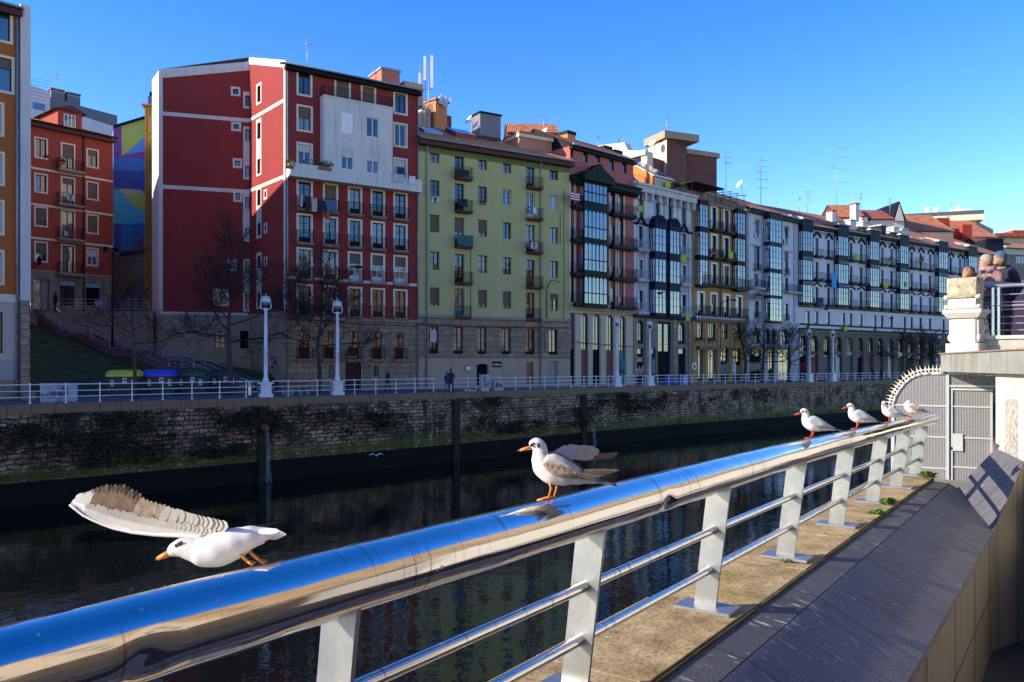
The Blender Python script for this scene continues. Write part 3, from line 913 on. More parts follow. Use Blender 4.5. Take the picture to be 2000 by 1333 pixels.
for r in frz:
    B4.window(r, M_blackwood, M_glass, .25, 1, 2)
    w = r[1] - r[0]
    B4.part(MB().box(r[0] - w * .85, r[0] - .02, -.06, -.004, r[2], r[3]).box(r[1] + .02, r[1] + w * .85, -.06, -.004, r[2], r[3]), 'shutter_pair', M_shutl)
for r in sd:
    B4.window(r, M_blackwood if r[2] > 12 else M_blue, M_glass, .22, 1, 3, 0, None, (.15, P_pale, .06), kick=.15, km=M_blue)
    B4.balcony(r[0] - .5, r[1] + .5, r[2] - .02, .5, .9, P_grey, M_pipe, .25)
for r in sd[0], sd[3]:
    m = (r[0] + r[1]) / 2; z = r[3]
    q = MB()
    for sg in (-1, 1):
        q.prism([(m, -.25, z + 1.1), (m + sg * .75, -.25, z + .25), (m + sg * .75, -.25, z + .05), (m, -.25, z + .85)], (0, .245, 0))
    B4.part(q, 'pediment', M_blue)
BF = -.8
fl = [(B4.z(1290, b, BF), B4.z(1290, t, BF)) for t, b in ((446, 492), (506, 551), (566, 612))]
for a, b in ((1280, 1302), (1308.5, 1329)):
    b0, b1 = B4.u(a, BF), B4.u(b, BF)
    B4.bay(b0, b1, fl[::-1], fl[2][0] - .3, fl[0][1] + .35, .8, M_blue, M_glassb, 3, 3, None, 2)
    m = (b0 + b1) / 2; rr = (b1 - b0) / 2 + .08; z = fl[0][1] + .35
    q = MB()
    N = 10
    arcp = [(m - rr * math.cos(math.pi * i / N), z + rr * 1.0 * math.sin(math.pi * i / N)) for i in range(N + 1)]
    q.prism([(x, -.85, zz) for x, zz in arcp], (0, .8, 0), 0)
    for i in range(1, 9):
        an = math.pi * i / 9
        q.prism([(m - .25 * math.cos(an), -.87, z + .2 * math.sin(an)), (m - rr * .88 * math.cos(an - .08), -.87, z + rr * .88 * math.sin(an - .08)), (m - rr * .88 * math.cos(an + .08), -.87, z + rr * .88 * math.sin(an + .08))], (0, .018, 0), 1)
    B4.part(q, 'bay_dome', [M_blue, M_dark])
q = MB().box(-.1, W + .1, -.6, -.004, zt - .9, zt - .25).box(-.15, W + .15, -.75, -.004, zt - .25, zt)
for i in range(9):
    x = .1 + i * (W - .5) / 8
    q.box(x, x + .25, -.55, -.01, zt - 1.7, zt - .9)
B4.part(q, 'cornice', plaster('stained_white_stone', (.5, .48, .46), .6))
B4.strip(0, W, B4.z(1240, 436) - .1, B4.z(1240, 436) + .12, M_blue, .1)
B4.strip(-.05, W + .05, zg - .1, zg + .18, M_blue, .5)
for px in (1240, 1262, 1321, 1347):
    u_ = B4.u(px); B4.strip(u_ - .18, u_ + .18, zg + .2, B4.z(1240, 440), P_pale, .07, 'pilaster')
for px in (1240, 1263, 1317, 1347):
    u_ = B4.u(px); B4.strip(u_ - .25, u_ + .25, .1, zg - .2, M_stone, .1, 'pilaster')
for r in ar[:2]: B4.window(r[:4], M_blue, M_glass, .25, 2, 3, kick=.15, km=M_blue)
B4.window(ar[2], M_blue, M_glass, .25, 2, 4, kick=.52, km=M_dark, fr=.25)
for r in lo: B4.window(r, M_blackwood, M_glass, .25, 1, 1, kick=.85, km=M_dark)
# roof terrace: floor, fence, sloped roof behind with solar panels
B4.part(MB().box(0, W, 0, 9, zt - .3, zt - .05), 'terrace_floor', M_concrete)
B4.balcony(0, W, zt + .02, .05, .9, M_concrete, M_iron, .02, sp=.2)
mb = MB()
mb.poly([(0, 2.5, zt), (W, 2.5, zt), (W, 7.5, zt + 3.4), (0, 7.5, zt + 3.4)], 0)
for x in (0, W): mb.poly([(x, 2.5, zt), (x, 7.5, zt + 3.4), (x, 7.5, zt)], 1)
mb.poly([(0, 7.5, zt), (W, 7.5, zt), (W, 7.5, zt + 3.4), (0, 7.5, zt + 3.4)], 1)
B4.part(mb, 'roof', [M_tiled, M_cream])
M_solar = plain('solar_glass', (.06, .16, .32), .1, .3, spec=1.0)
mb = MB()
for i in range(4):
    x = .3 + i * 1.0
    mb.prism([(x, 2.6, zt + 1.2), (x + .92, 2.6, zt + 1.2), (x + .92, 5.2, zt + 3.4), (x, 5.2, zt + 3.4)], (0, 0, -.08))
B4.part(mb, 'solar_panel', M_solar)
a, b = W * .68, W + .4
mb = MB().prism([(a, 3, zt + .2), (a, 3, zt + 2.4), (a, 6.6, zt + 4.6), (a, 6.6, zt + .2)], (b - a, 0, 0), 0)
mb.prism([(a - .1, 2.8, zt + 2.45), (b + .1, 2.8, zt + 2.45), (b + .1, 6.8, zt + 4.9), (a - .1, 6.8, zt + 4.9)], (0, 0, -.15), 1)
mb.poly([(a + .3, 3, zt + 2.72), (b - .3, 3, zt + 2.72), (b - .3, 6.4, zt + 4.8), (a + .3, 6.4, zt + 4.8)], 2)
B4.part(mb, 'dormer', [plaster('orange_wall', (.55, .2, .05), .2), P_white, M_solar])
B4.part(MB().box(W * .38, W * .62, .3, .36, zt, zt + 1.2), 'lattice_screen', M_cream)

# --- ochre house ---
Y5 = B4.Y(1352)
B5 = Face(px0=1352, Y0=Y5, vpx=2750).make_root('apartment_building', 'ochre apartment house with white framed doors between two narrow dark bays', 'building')
W = B5.u(1458.5); zt = B5.z(1362, 392); zg = B5.z(1362, 618)
rows = [(405.7, 449), (461, 504), (516.6, 556)]
hol = grid(B5, [(1390, 1399), (1414.5, 1423.5)], rows, 1395)
l4 = [B5.rect(a, b, 573, 614, ref=1372) for a, b in ((1363, 1374), (1389, 1399), (1414, 1424), (1438, 1448))]
mz = [B5.rect(a, b, 631, 661, ref=1372) for a, b in ((1359, 1373.5), (1383, 1398), (1409, 1422), (1433, 1447))]
gr = [B5.rect(a, b, 679, 738, ref=1372) for a, b in ((1359, 1374), (1381, 1400), (1407, 1424), (1432, 1448))]
for r in gr: r[2] = .15
B5.wall(0, W, 0, zt, hol + l4 + mz + gr, [P_ochre], dep=.3, sides=(12, 0))
for r in hol + l4:
    B5.window(r, M_blackwood, M_glass, .2, 1, 3, rnd.choice((0, 0, .5)), M_shut, (.2, M_white, .04), kick=.18, km=M_blackwood)
for r in hol[:2] + hol[3:5]:
    B5.balcony(r[0] - .55, r[1] + .55, r[2] - .02, .7, .95, M_iron, M_iron, .22)
B5.balcony(B5.u(1361), W - .2, hol[2][2] - .02, .75, .95, M_iron, M_iron, .25)
for r in l4: B5.balcony(r[0] - .62, r[1] + .62, r[2] - .02, .7, .95, M_iron, M_iron, .22)
fl = [(B5.z(1372, b, -.75), B5.z(1372, t, -.75)) for t, b in ((399, 443), (452, 499), (507, 556))]
for a, b in ((1367, 1384), (1440.5, 1457)):
    B5.bay(B5.u(a, -.75), B5.u(b, -.75), fl[::-1], fl[2][0] - .25, zt - .1, .75, M_blackwood, M_glassb, 3, 4, None, 2)
for r in mz: B5.window(r, M_blackwood, M_glass, .2, 3, 2)
for i, r in enumerate(gr):
    B5.window(r, M_blackwood, M_glass, .28, 2, 1, kick=.6 if i > 1 else .1, km=M_dark)
B5.strip(0, W, B5.z(1362, 627), B5.z(1362, 619), plain('awning_purple_grey', (.09, .07, .09), .7), .5, 'awning')
q = MB()
for i in range(24):
    x = .1 + i * (W - .3) / 23
    q.box(x, x + .12, -.65, -.01, l4[0][2] - .5, l4[0][2] - .25)
B5.part(q, 'bracket_row', M_white)
B5.strip(0, W, zt - .25, zt, M_slab, .3, 'cornice')
B5.balcony(.1, W - .1, zt + .02, .1, 1.0, M_concrete, M_iron, .02, sp=.1)
mb = MB()
for i in range(8):
    x = .3 + i * (W - .6) / 7
    mb.tube([(x, .2, zt), (x, .2, zt + 2.0)], .04, 4).tube([(x, -.1, zt + 2.0), (x, 3, zt + 2.3)], .05, 4)
mb.box(.2, W * .55, -.1, 3, zt + 2.05, zt + 2.15)
B5.part(mb, 'pergola', M_blackwood)
mb = MB()
mb.poly([(0, 2.8, zt), (W, 2.8, zt), (W, 8, zt + 4.2), (0, 8, zt + 4.2)], 0)
mb.poly([(0, 2.8, zt), (0, 8, zt + 4.2), (0, 8, zt)], 1); mb.poly([(W, 2.8, zt), (W, 8, zt + 4.2), (W, 8, zt)], 1)
mb.poly([(0, 13, zt), (W, 13, zt), (W, 8, zt + 4.2), (0, 8, zt + 4.2)], 0)
B5.part(mb, 'roof', [M_tiled, M_white])
mb = MB()
for px in (1358, 1379, 1403.5, 1428, 1452.5):
    u_ = B5.u(px); mb.box(u_ - .28, u_ + .28, -.09, -.003, .05, zg - 1.2)
B5.part(mb, 'pilaster', P_ochre)
B5.part(MB().box(0, B5.u(1360), -.08, -.003, 0, zt - .3), 'pilaster', P_ochre)
B5.part(MB().box(gr[0][0], gr[1][1], -.5, -.01, gr[0][3] - .3, gr[0][3] + .15), 'shop_fascia', plain('fascia_red', (.12, .03, .02), .6))

# --- pale house with blue-grey bay ---
Y6 = B5.Y(1458.5)
B6 = Face(px0=1458.5, Y0=Y6, vpx=2750).make_root('apartment_building', 'pale grey house with one wide blue-grey glazed bay and arched top windows', 'building')
M_bg = plain('blue_grey_wood', (0.012, 0.022, 0.034), 0.6, spec=.12)
W = B6.u(1560); zt = B6.z(1460, 409); zg = B6.z(1460, 628)
h = [B6.rect(1473.7, 1484, 430, 465) + [1], B6.rect(1472.5, 1484.5, 482, 529), B6.rect(1473, 1481.5, 535, 562), B6.rect(1474, 1483, 588, 622)]
h += [[B6.u(1532), B6.u(1540), x[2], x[3]] + x[4:] for x in h]
ga = [B6.rect(1467.5, 1484, 640, 671) + [1], B6.rect(1523, 1539.5, 643, 672) + [1], B6.rect(1497, 1504, 642, 672) + [1], B6.rect(1508, 1515, 642, 672) + [1]]
lo = [B6.rect(a, b, 683, 735) for a, b in ((1464, 1487), (1500, 1513), (1520, 1543))]
for r in lo: r[2] = .15
B6.wall(0, W, 0, zt, h + ga + lo, [P_grey, P_pale], [(zg, 0), (99, 1)], dep=.3, sides=(12, 1))
for r in h: B6.window(r[:4], M_bg, M_glass, .22, 1, 3, rnd.choice((0, 0, .4)), M_shut)
for r in h[1], h[3], h[5], h[7]: B6.balcony(r[0] - .12, r[1] + .12, r[2], .18, .8, P_grey, M_iron, .12)
r = h[6]; B6.balcony(r[0] - .3, W - .3, r[2] - .02, .7, .9, P_grey, M_iron, .2)
r = h[2]; B6.balcony(r[0] - .8, r[1] + .6, r[2] - .02, .7, .9, P_grey, M_iron, .2)
BF = -1.0
fl = [(B6.z(1516, b, BF), B6.z(1516, t, BF)) for t, b in ((429, 474), (481, 526), (533, 578), (583, 627))]
B6.bay(B6.u(1504, BF), B6.u(1528, BF), fl[::-1], fl[3][0] - .2, B6.z(1516, 416, BF), 1.0, M_bg, M_glassb, 4, 4, None, 3)
for r in ga + lo: B6.window(r[:4], M_bg, M_glass, .22, 2 if r[1] - r[0] > .8 else 1, 2, kick=.8 if r in lo[:1] else 0, km=M_dark)
for r in ga[:2] + [h[0], h[4]]:
    m = (r[0] + r[1]) / 2; q = MB(); rr = (r[1] - r[0]) / 2
    for i in range(10):
        a0, a1 = math.pi * i / 10, math.pi * (i + 1) / 10; zc_ = r[3] - rr
        q.prism([(m - rr * math.cos(a0), -.08, zc_ + rr * math.sin(a0)), (m - rr * math.cos(a1), -.08, zc_ + rr * math.sin(a1)), (m - rr * 1.3 * math.cos(a1), -.08, zc_ + rr * 1.3 * math.sin(a1)), (m - rr * 1.3 * math.cos(a0), -.08, zc_ + rr * 1.3 * math.sin(a0))], (0, .075, 0))
    B6.part(q, 'arch_moulding', P_grey)
B6.strip(0, W, zg - .1, zg + .2, P_grey, .15)
B6.strip(0, W, B6.z(1460, 477) - .1, B6.z(1460, 477) + .1, P_grey, .1)
for px in (1461, 1489, 1551): u_ = B6.u(px); B6.strip(u_ - .2, u_ + .2, zg + .25, zt - .1, P_grey, .08, 'pilaster')
B6.strip(0, W, lo[0][3] + .3, lo[0][3] + .65, P_grey, .8, 'canopy')
B6.roof(0, W, zt, .6, 9, 4.2, M_tile, M_bg, gutter=M_pipe, soffit=.4)

# --- long white terrace with repeated bays ---
Y7 = B6.Y(1560)
B7 = Face(px0=1560, Y0=Y7, vpx=3300).make_root('apartment_terrace', 'long white terrace with slate blue bays, zigzag mouldings and an arcade of sandstone arches', 'building')
M_slate = plain('slate_blue_wood', (0.009, 0.016, 0.027), 0.6, spec=.12)
P_bluew = plaster('cool_white_plaster', (0.60, 0.60, 0.63), .25)
P_tan = blocks('tan_arcade_stone', (.24, .17, .115), (.19, .14, .1), (.09, .07, .055), .8, .5, .02)
W = B7.u(1925); zt = B7.z(1600, 447); zg = B7.z(1600, 644)
zr = [(B7.z(1600, t), B7.z(1600, b)) for t, b in ((466, 501), (513, 546), (561, 595), (609, 633))]
wc = [1595.3, 1618.3, 1662, 1682, 1723, 1741.6, 1780.6, 1798.4, 1816.8, 1857, 1875.5, 1917]
hol = []
for px in wc:
    u_ = B7.u(px); w = .40
    for k in range(4): hol.append([u_ - w, u_ + w, zr[k][1], zr[k][0]] + ([1] if k == 2 else []))
bays = [(1568, 1588.5), (1637.5, 1658), (1700, 1718.5), (1758.5, 1776), (1834, 1852.5), (1892, 1909)]
for a, b in bays:
    m = B7.u((a + b) / 2); hol.append([m - .4, m + .4, zr[3][1] - .6, zr[3][0]])
arx = [1569, 1591.6, 1615.5, 1638.6, 1660, 1681, 1700.7, 1720, 1740, 1760, 1779, 1798, 1816, 1834, 1852, 1870]
arc = []
zat, zmid = B7.z(1600, 657), B7.z(1600, 690)
for px in arx:
    u_ = B7.u(px); arc.append([u_ - .75, u_ + .75, .15, zat, 1])
B7.wall(0, W, 0, zt, hol + arc, [P_tan, P_bluew], [(zg, 0), (99, 1)], dep=.35, sides=(14, 1))
for i, r in enumerate(hol):
    B7.window(r[:4], M_slate, M_glass, .2, 1, 3, kick=.12, km=M_slate, fr=.07)
k = 0
for px in wc:
    u_ = B7.u(px)
    for j in range(3):
        B7.balcony(u_ - .85, u_ + .85, zr[j][1] - .02, .6, .9, M_slate, M_iron, .2, sp=.2)
    q = MB()
    z = zr[0][0]
    for sg in (-1, 1):
        q.prism([(u_, -.2, z + .95), (u_ + sg * .8, -.2, z + .3), (u_ + sg * .8, -.2, z + .02), (u_, -.2, z + .62)], (0, .195, 0))
    B7.part(q, 'pediment', M_slate); q = MB()
    for sg in (-1, 1):
        z2 = zr[2][0]
        q.prism([(u_, -.12, z2 + .62), (u_ + sg * 1.0, -.12, z2 + .25), (u_ + sg * 1.0, -.12, z2 + .02), (u_, -.12, z2 + .4)], (0, .115, 0))
    B7.part(q, 'zigzag_moulding', M_slate)
for a, b in bays:
    BF = -.7
    fl = [(B7.z(1600, bb), B7.z(1600, t)) for t, bb in ((458, 496), (513, 551), (560, 594))]
    B7.bay(B7.u(a, BF), B7.u(b, BF), fl[::-1], fl[2][0] - .3, zt + .8, .7, M_slate, M_glassb, 4, 3, None, 2)
    m = (B7.u(a, BF), B7.u(b, BF))
    for f in fl[1:]:
        n = 6; q = MB()
        for i in range(n):
            x0 = m[0] + (m[1] - m[0]) * i / n; x1 = m[0] + (m[1] - m[0]) * (i + 1) / n
            for (p, q2) in (((x0, f[1] + .02), (x1, f[1] + .42)), ((x1, f[1] + .02), (x0, f[1] + .42))):
                q.tube([(p[0], -.76, p[1]), (q2[0], -.76, q2[1])], .03, 4)
        B7.part(q, 'lattice_panel', P_bluew)
    B7.part(MB().box(m[0] - .15, m[1] + .15, -.9, -.02, zt + .8, zt + .95).prism([(m[0] - .15, -.9, zt + .95), (m[1] + .15, -.9, zt + .95), (m[1] + .15, 1.5, zt + 1.7), (m[0] - .15, 1.5, zt + 1.7)], (0, 0, -.1)), 'bay_roof', M_zinc)
q = MB()
edges = [0] + [x for ab in bays for x in (B7.u(ab[0], -.7) - .1, B7.u(ab[1], -.7) + .1)] + [W]
for i in range(0, len(edges), 2):
    a, b = edges[i], edges[i + 1]; q = MB()
    n = max(1, int((b - a) / .5))
    for j in range(n):
        x = a + (b - a) * (j + .2) / n
        q.box(x, x + .26, -.03, -.003, zt - .62, zt - .42)
        q.box(x - .05, x + .1, -.4, -.003, zt - .3, zt - .02)
    q.box(a, b, -.04, -.003, zt - .78, zt - .7)
    z3 = zr[2][0] - .9
    B7.part(q, 'frieze', M_slate)
    B7.part(MB().box(a, b, -.04, -.003, zr[1][1] - .42, zr[1][1] - .3), 'string_course', M_slate)
B7.strip(0, W, zg, zg + .12, M_slate, .35); B7.strip(0, W, zg + .5, zg + .75, M_slate, .06); B7.strip(0, W, zg - .5, zg - .2, P_tan, .12)
B7.strip(0, W, zr[2][1] - .5, zr[2][1] - .35, M_slate, .12)
shop = [M_dark, plain('shop_blue', (.03, .07, .16), .6), plain('shop_teal', (.03, .1, .11), .6), plain('shop_wine', (.1, .02, .03), .6), M_zinc]
for i, r in enumerate(arc):
    B7.window(r[:4], M_slate, M_glass, .3, 2, 4, kick=.53, km=shop[(i * 3) % 5], fr=.09)
    B7.part(MB().box(r[0], r[1], .15, .22, zmid - .25, zmid + .25), 'shop_fascia', shop[(i * 2 + 1) % 5])
B7.roof(0, W + 6, zt + .05, .55, 9.0, 4.4, M_tile, M_slate, gutter=M_pipe, soffit=.25)
for i in range(5):
    px = 1775 + i * 24
    slab_on_roof(B7, px, px + 7, 2.6, 3.3, .06, [M_sky_l, M_zinc], 'roof_light')
for px, yy in ((1652, 2), (1676, 2), (1711, 2), (1736, 2), (1752, 2)):
    u_ = B7.u(px, yy)
    zz = B7.roofz(yy)
    B7.part(MB().box(u_ - .7, u_ + .7, .8, 4.5, zz - 1, zz + .75).box(u_ - .85, u_ + .85, .6, 4.6, zz + .75, zz + .9, 1), 'dormer', [M_slate if px % 2 else P_white, M_zinc])
for px, yt, yb, w in ((1623, 412, 440, .9), (1686, 423, 450, .9), (1669, 398, 430, .9)):
    u_ = B7.u(px, 5); z1 = B7.z(px, yt, 5); z0_ = B7.z(px, yb + 14, 5)
    B7.part(MB().box(u_ - w / 2, u_ + w / 2, 4.5, 5.5, z0_, z1 - .2).box(u_ - w / 2 - .1, u_ + w / 2 + .1, 4.4, 5.6, z1 - .2, z1, 1), 'chimney', [P_white, P_rust])
# --- burnt orange building at the left edge ---
OB = Face(px0=-700, Y0=50.0 / 1, vpx=2600)
# rebuild so that its right end stands at px 38, 50 m away
d_ = OB.d.copy(); E = Vector(w2(38, 50.0)); LEN = 34.0; P0_ = E - d_ * LEN  # unseen length to the left added to cast shade
OB = Face(P0=P0_, P1=E).make_root('apartment_building', 'burnt orange apartment block cut off by the left edge of the picture', 'building')
W = LEN; zt = OB.z(30, 22)
zo = OB.z(30, 576)
hol = []
for (b_, t0, t1, hw) in ((24, 24, 80, 1.1), (27, 114, 178, 1.25), (7, 207, 264, .8), (8, 303, 360, .8), (7.5, 397, 456, .8), (7.5, 494, 553, .8)):
    ue = OB.u(b_) - .12
    hol.append([ue - hw, ue, OB.z(10, t1), OB.z(10, t0)])
for k in range(1, 8):
    for r in hol[2:6]: hol.append([r[0] - 3.1 * k, r[1] - 3.1 * k, r[2], r[3]]) if k < 4 and len(hol) < 22 else None
gwin = [OB.u(6) - 1.1, OB.u(6), OB.z(6, 690), OB.z(6, 610)]
OB.wall(0, W, 0, zt, hol + [gwin], [M_stone, plaster('grey_dado', (.36, .33, .33), .3), P_cream, P_orange], [(OB.z(20, 742), 0), (OB.z(20, 704), 1), (zo, 2), (99, 3)], dep=.3, sides=(26, 3))  # unseen depth stretched to keep sun off the promenade
for i, r in enumerate(hol):
    OB.window(r, M_white if i > 1 else M_darkwood, M_glassb, .18, 2, 1, .3 if i == 1 else 0, M_shut, (.16, M_cream, .03))
OB.window(gwin, M_darkwood, M_glass, .2, 1, 1)
OB.strip(0, W, zo - .5, zo, M_cream, .05)
OB.pipe(OB.u(33), .1, zt - .3, M_pipe, .09)
OB.roof(0, W, zt, .5, 12, 3.0, M_tiled, M_slabred, gutter=M_pipe, soffit=.35, sideover=.1)
mb = MB().box(W + .003, W + .55, -.25, 6, OB.z(48, 588), OB.z(48, 12))
OB.part(mb, 'side_pilaster', P_white)
OB.part(MB().box(W + .003, W + .5, -.3, 6, .5, OB.z(48, 588) - .01).box(W + .003, W + .8, -.4, 6, 0, .5), 'quoin', M_stone)

# --- slim rust red house up on the terrace ---
TZ = 6.7
RH = Face(px0=57, Y0=72.0, vpx=2300, z0=TZ).make_root('apartment_building', 'narrow rust red house with small roof dormer above the stairway', 'building')
W = RH.u(220.5); zt = RH.z(60, 240)
cols = [(70, 90.5), (172, 189.5)]
hol = [RH.rect(a, b, t, bo) for (a, b), rows in (((69.5, 90.5), ((272, 308), (342, 375), (407, 441), (475, 510))), ((171, 190), ((294, 326), (358, 389), (422, 455), (487, 518)))) for t, bo in rows]
drs = [RH.rect(121.5, 144, t, bo) for t, bo in ((283, 333), (349, 400), (413, 467), (481, 535))]
gr = [RH.rect(65, 96, 546, 612), RH.rect(117, 145, 551, 598), RH.rect(168, 195, 555, 598)]
for r in gr: r[2] = max(.05, r[2]) if r is not gr[0] else .05
zg = RH.z(130, 534)
RH.wall(-3, W, 0, zt, hol + drs + gr, [M_stoneg, P_rust], [(zg, 0), (99, 1)], dep=.25, sides=(12, 1))
for i, r in enumerate(hol): RH.window(r, M_darkwood if i != 7 else M_white, M_glass, .17, 2, 1, (0, .0, .7, .6, .3, 1, 1, .5)[i], M_shut if i != 7 else M_shutl, (.13, M_cream, .03))
for i, r in enumerate(drs):
    RH.window(r, M_darkwood, M_glass, .17, 2, 1, (.5, .2, 0, 0)[i], M_shut, (.13, M_cream, .03), kick=.05, km=M_darkwood)
    RH.balcony(r[0] - .5, r[1] + .75, r[2] - .02, .6, .95, M_concrete, M_iron)
RH.window(gr[0], plain('varnished_wood', (.25, .1, .03), .4), M_glass, .2, 2, 1, kick=.1, km=M_brownwood)
RH.window(gr[1], M_iron, M_glass, .2, 2, 2); RH.window(gr[2], M_iron, M_dark, .2, 1, 1)
M_signb = plain('pale_blue_sign', (.16, .36, .5), .5)
for r in gr[1:]: RH.part(MB().box(r[0], r[1], -.08, -.004, r[3] - .35, r[3]), 'sign', [M_signb])
for y in (327, 398, 464):
    zz = RH.z(58, y); RH.strip(-3, W, zz - .09, zz + .09, M_cream, .02)
RH.strip(-3, W, zg - .1, zg + .1, M_concrete, .06)
RH.pipe(RH.u(163), 0, zt - .2, M_slabred, .07)
RH.roof(-3, W, zt, .6, 5, 1.7, M_tile, M_slabred, gutter=M_blackwood, soffit=.3)
a, b = RH.u(113, .5), RH.u(160, .5); m = (a + b) / 2
z0_, z1_, z2_ = zt - .1, RH.z(136, 219, .5), RH.z(136, 207, .5)
mb = MB().box(a, b, .5, 4.5, z0_, z1_).prism([(a - .4, .2, z1_), (b + .4, .2, z1_), (m, .2, z2_)], (0, 5, 0), 1)
dm = RH.part(mb, 'dormer', [P_rust, M_slabred])
RH.window([RH.u(124, .5), RH.u(147, .5), RH.z(136, 249, .5), RH.z(136, 225, .5)], M_white, M_glass, .47, 3, 1, name='dormer_window')

# --- pale slatted modern block behind it ---
GB = Face(px0=50, Y0=100, vpx=2500, z0=TZ).make_root('modern_block', 'modern grey block with twin square chimneys behind the rust red house', 'building')
M_greyc = plaster('slate_grey_render', (.15, .16, .18), .2)
a, b = GB.u(56), GB.u(98)
mb = MB().box(a - 8, b, 0, 8, 0, GB.z(60, 160)); mb.prism([(a - 8, 0, GB.z(60, 160)), (b, 0, GB.z(98, 183)), (b, 0, GB.z(60, 160))], (0, .01, 0))
mb = MB()
mb.prism([(a - 6, 0, 0), (b, 0, 0), (b, 0, GB.z(98, 180)), (a - 6, 0, GB.z(52, 150))], (0, 9, 0), 0)
for i in range(9):
    zz = GB.z(60, 205) + i * .42; mb.box(a, b, -.012, -.004, zz, zz + .04, 1)
mb.box(GB.u(64), GB.u(88), -.03, -.005, GB.z(70, 214), GB.z(70, 201), 2)
GB.part(mb, 'wall', [P_pale, M_greyc, M_glassb])
mb = MB()
for l, r_, t, bt in ((100, 126, 171, 205), (131, 157, 179, 212)):
    u0, u1 = GB.u(l, 2), GB.u(r_, 2)
    mb.box(u0, u1, 2, 3.6, GB.z(130, bt + 20, 2), GB.z(l, t + 5, 2)).box(u0 - .06, u1 + .06, 1.94, 3.66, GB.z(l, t, 2), GB.z(l, t + 3, 2), 0).box(u0, u1, 1.99, 3.6, GB.z(l, t + 6, 2), GB.z(l, t + 5, 2), 1)
GB.part(mb, 'chimney', [M_greyc, P_white])
mb = MB(); u0, u1, u2 = GB.u(98, 1), GB.u(160, 1), GB.u(229, 1)
mb.prism([(u0, 1, 0), (u2, 1, 0), (u2, 1, GB.z(228, 226, 1)), (u1, 1, GB.z(160, 208, 1)), (u0, 1, GB.z(98, 190, 1))], (0, 9, 0))
GB.part(mb, 'upper_storey', M_greyc)
mb = MB(); u0, u1 = GB.u(158, -1), GB.u(221, -1)
mb.prism([(u0, -1, 0), (u1, -1, 0), (u1, -1, GB.z(220, 247, -1)), (u0, -1, GB.z(158, 226, -1))], (0, 1.9, 0))
GB.part(mb, 'lower_wing', P_pale)

# --- gable wall with the painted mural ---
MU = Face(px0=221, Y0=84, vpx=3800, z0=0).make_root('gable_wall_house', 'house gable painted with a blue and green geometric mural in the gap', 'building')
ua, ub = MU.u(221.5), MU.u(292)
zb = MU.z(225, 496)
def mp(px, py): return (MU.u(px), -.003, MU.z(px, py))
mcol = [plain('mural_blue', (.02, .13, .42), .7), plain('mural_navy', (.015, .05, .30), .7), plain('mural_olive', (.36, .42, .09), .7),
        plain('mural_teal', (.05, .36, .55), .7), plain('mural_purple', (.18, .04, .22), .7), plain('mural_sky', (.08, .26, .55), .7), plain('mural_tan', (.45, .36, .22), .7)]
base = MB().prism([(ua, 0, zb), (ub, 0, zb), (ub, 0, MU.z(285, 229)), (ua, 0, MU.z(222, 251))], (0, 9, 0), 0)
mu = MU.part(base, 'wall', [mcol[0]])
q = MB()
def mpoly(pts, k, lift=.0):
    q.poly([(MU.u(px), -.004 - lift, MU.z(px, py)) for px, py in pts], k)
mpoly([(221.5, 252), (237, 247), (237, 307), (221.5, 306)], 4)
mpoly([(237, 247), (283, 232), (283, 268), (238, 306)], 2)
mpoly([(238, 306.5), (283, 268.5), (283, 309), (240, 308)], 5)
mpoly([(240, 303), (283, 296), (283, 309), (238, 308)], 4, .004)
mpoly([(222, 308), (283, 310), (283, 335), (222, 332)], 0)
mpoly([(222, 332.5), (283, 335.5), (283, 372), (222, 369)], 1)
mpoly([(222, 370), (283, 374), (283, 437), (222, 437)], 3)
mpoly([(232, 369), (275, 371), (290, 390), (290, 420), (262, 404)], 6, .004)
mpoly([(245, 384), (283, 378), (290, 390), (290, 420), (262, 404)], 2, .008)
mpoly([(222, 437.5), (237, 437.5), (237, 495), (222, 490)], 1)
mpoly([(237, 437.5), (283, 437.5), (283, 458), (247, 494), (237, 494)], 0)
mpoly([(283, 458), (283, 496), (245, 496)], 4)
q.build('mural', mcol, mu)
MU.part(MB().prism([(ua, -.3, MU.z(222, 251)), (ub, -.3, MU.z(285, 229)), (ub, -.3, MU.z(285, 229) + .25), (ua, -.3, MU.z(222, 251) + .25)], (0, 9.5, 0)), 'roof', M_blackwood)

# --- slim yellow house squeezed beside the crimson block ---
YB = Face(px0=283.5, Y0=78, vpx=9000).make_root('apartment_building', 'sliver of a yellow house beside the crimson block', 'building')
M_yel = plaster('mustard_plaster', (.42, .24, .035), .3)
ub = YB.u(300)
mb = MB().box(0, ub, 0, 1.2, 0, YB.z(284, 208))
yw = YB.part(mb, 'wall', M_yel)
q = MB()
for px in (285, 290.5, 296): q.box(YB.u(px) - .08, YB.u(px) + .08, -.12, -.004, 8, YB.z(px, 210))
YB.part(q, 'drainpipe', M_yel)
q = MB()
for y0, y1 in ((228, 260), (265, 276), (340, 365)): q.box(YB.u(292), YB.u(297.5), -.05, -.004, YB.z(294, y1), YB.z(294, y0))
YB.part(q, 'window', P_pale)
YB.part(MB().box(YB.u(286.5), YB.u(294), .5, 2.5, YB.z(290, 208), YB.z(290, 185)).box(YB.u(288), YB.u(292.5), .8, 2.0, YB.z(290, 185), YB.z(290, 174), 1), 'chimney', [plain('blue_metal', (.08, .13, .25), .4), M_blackwood])
YB.part(MB().box(-.25, ub, -.4, 1.3, YB.z(284, 208), YB.z(284, 205)), 'roof', M_tile)

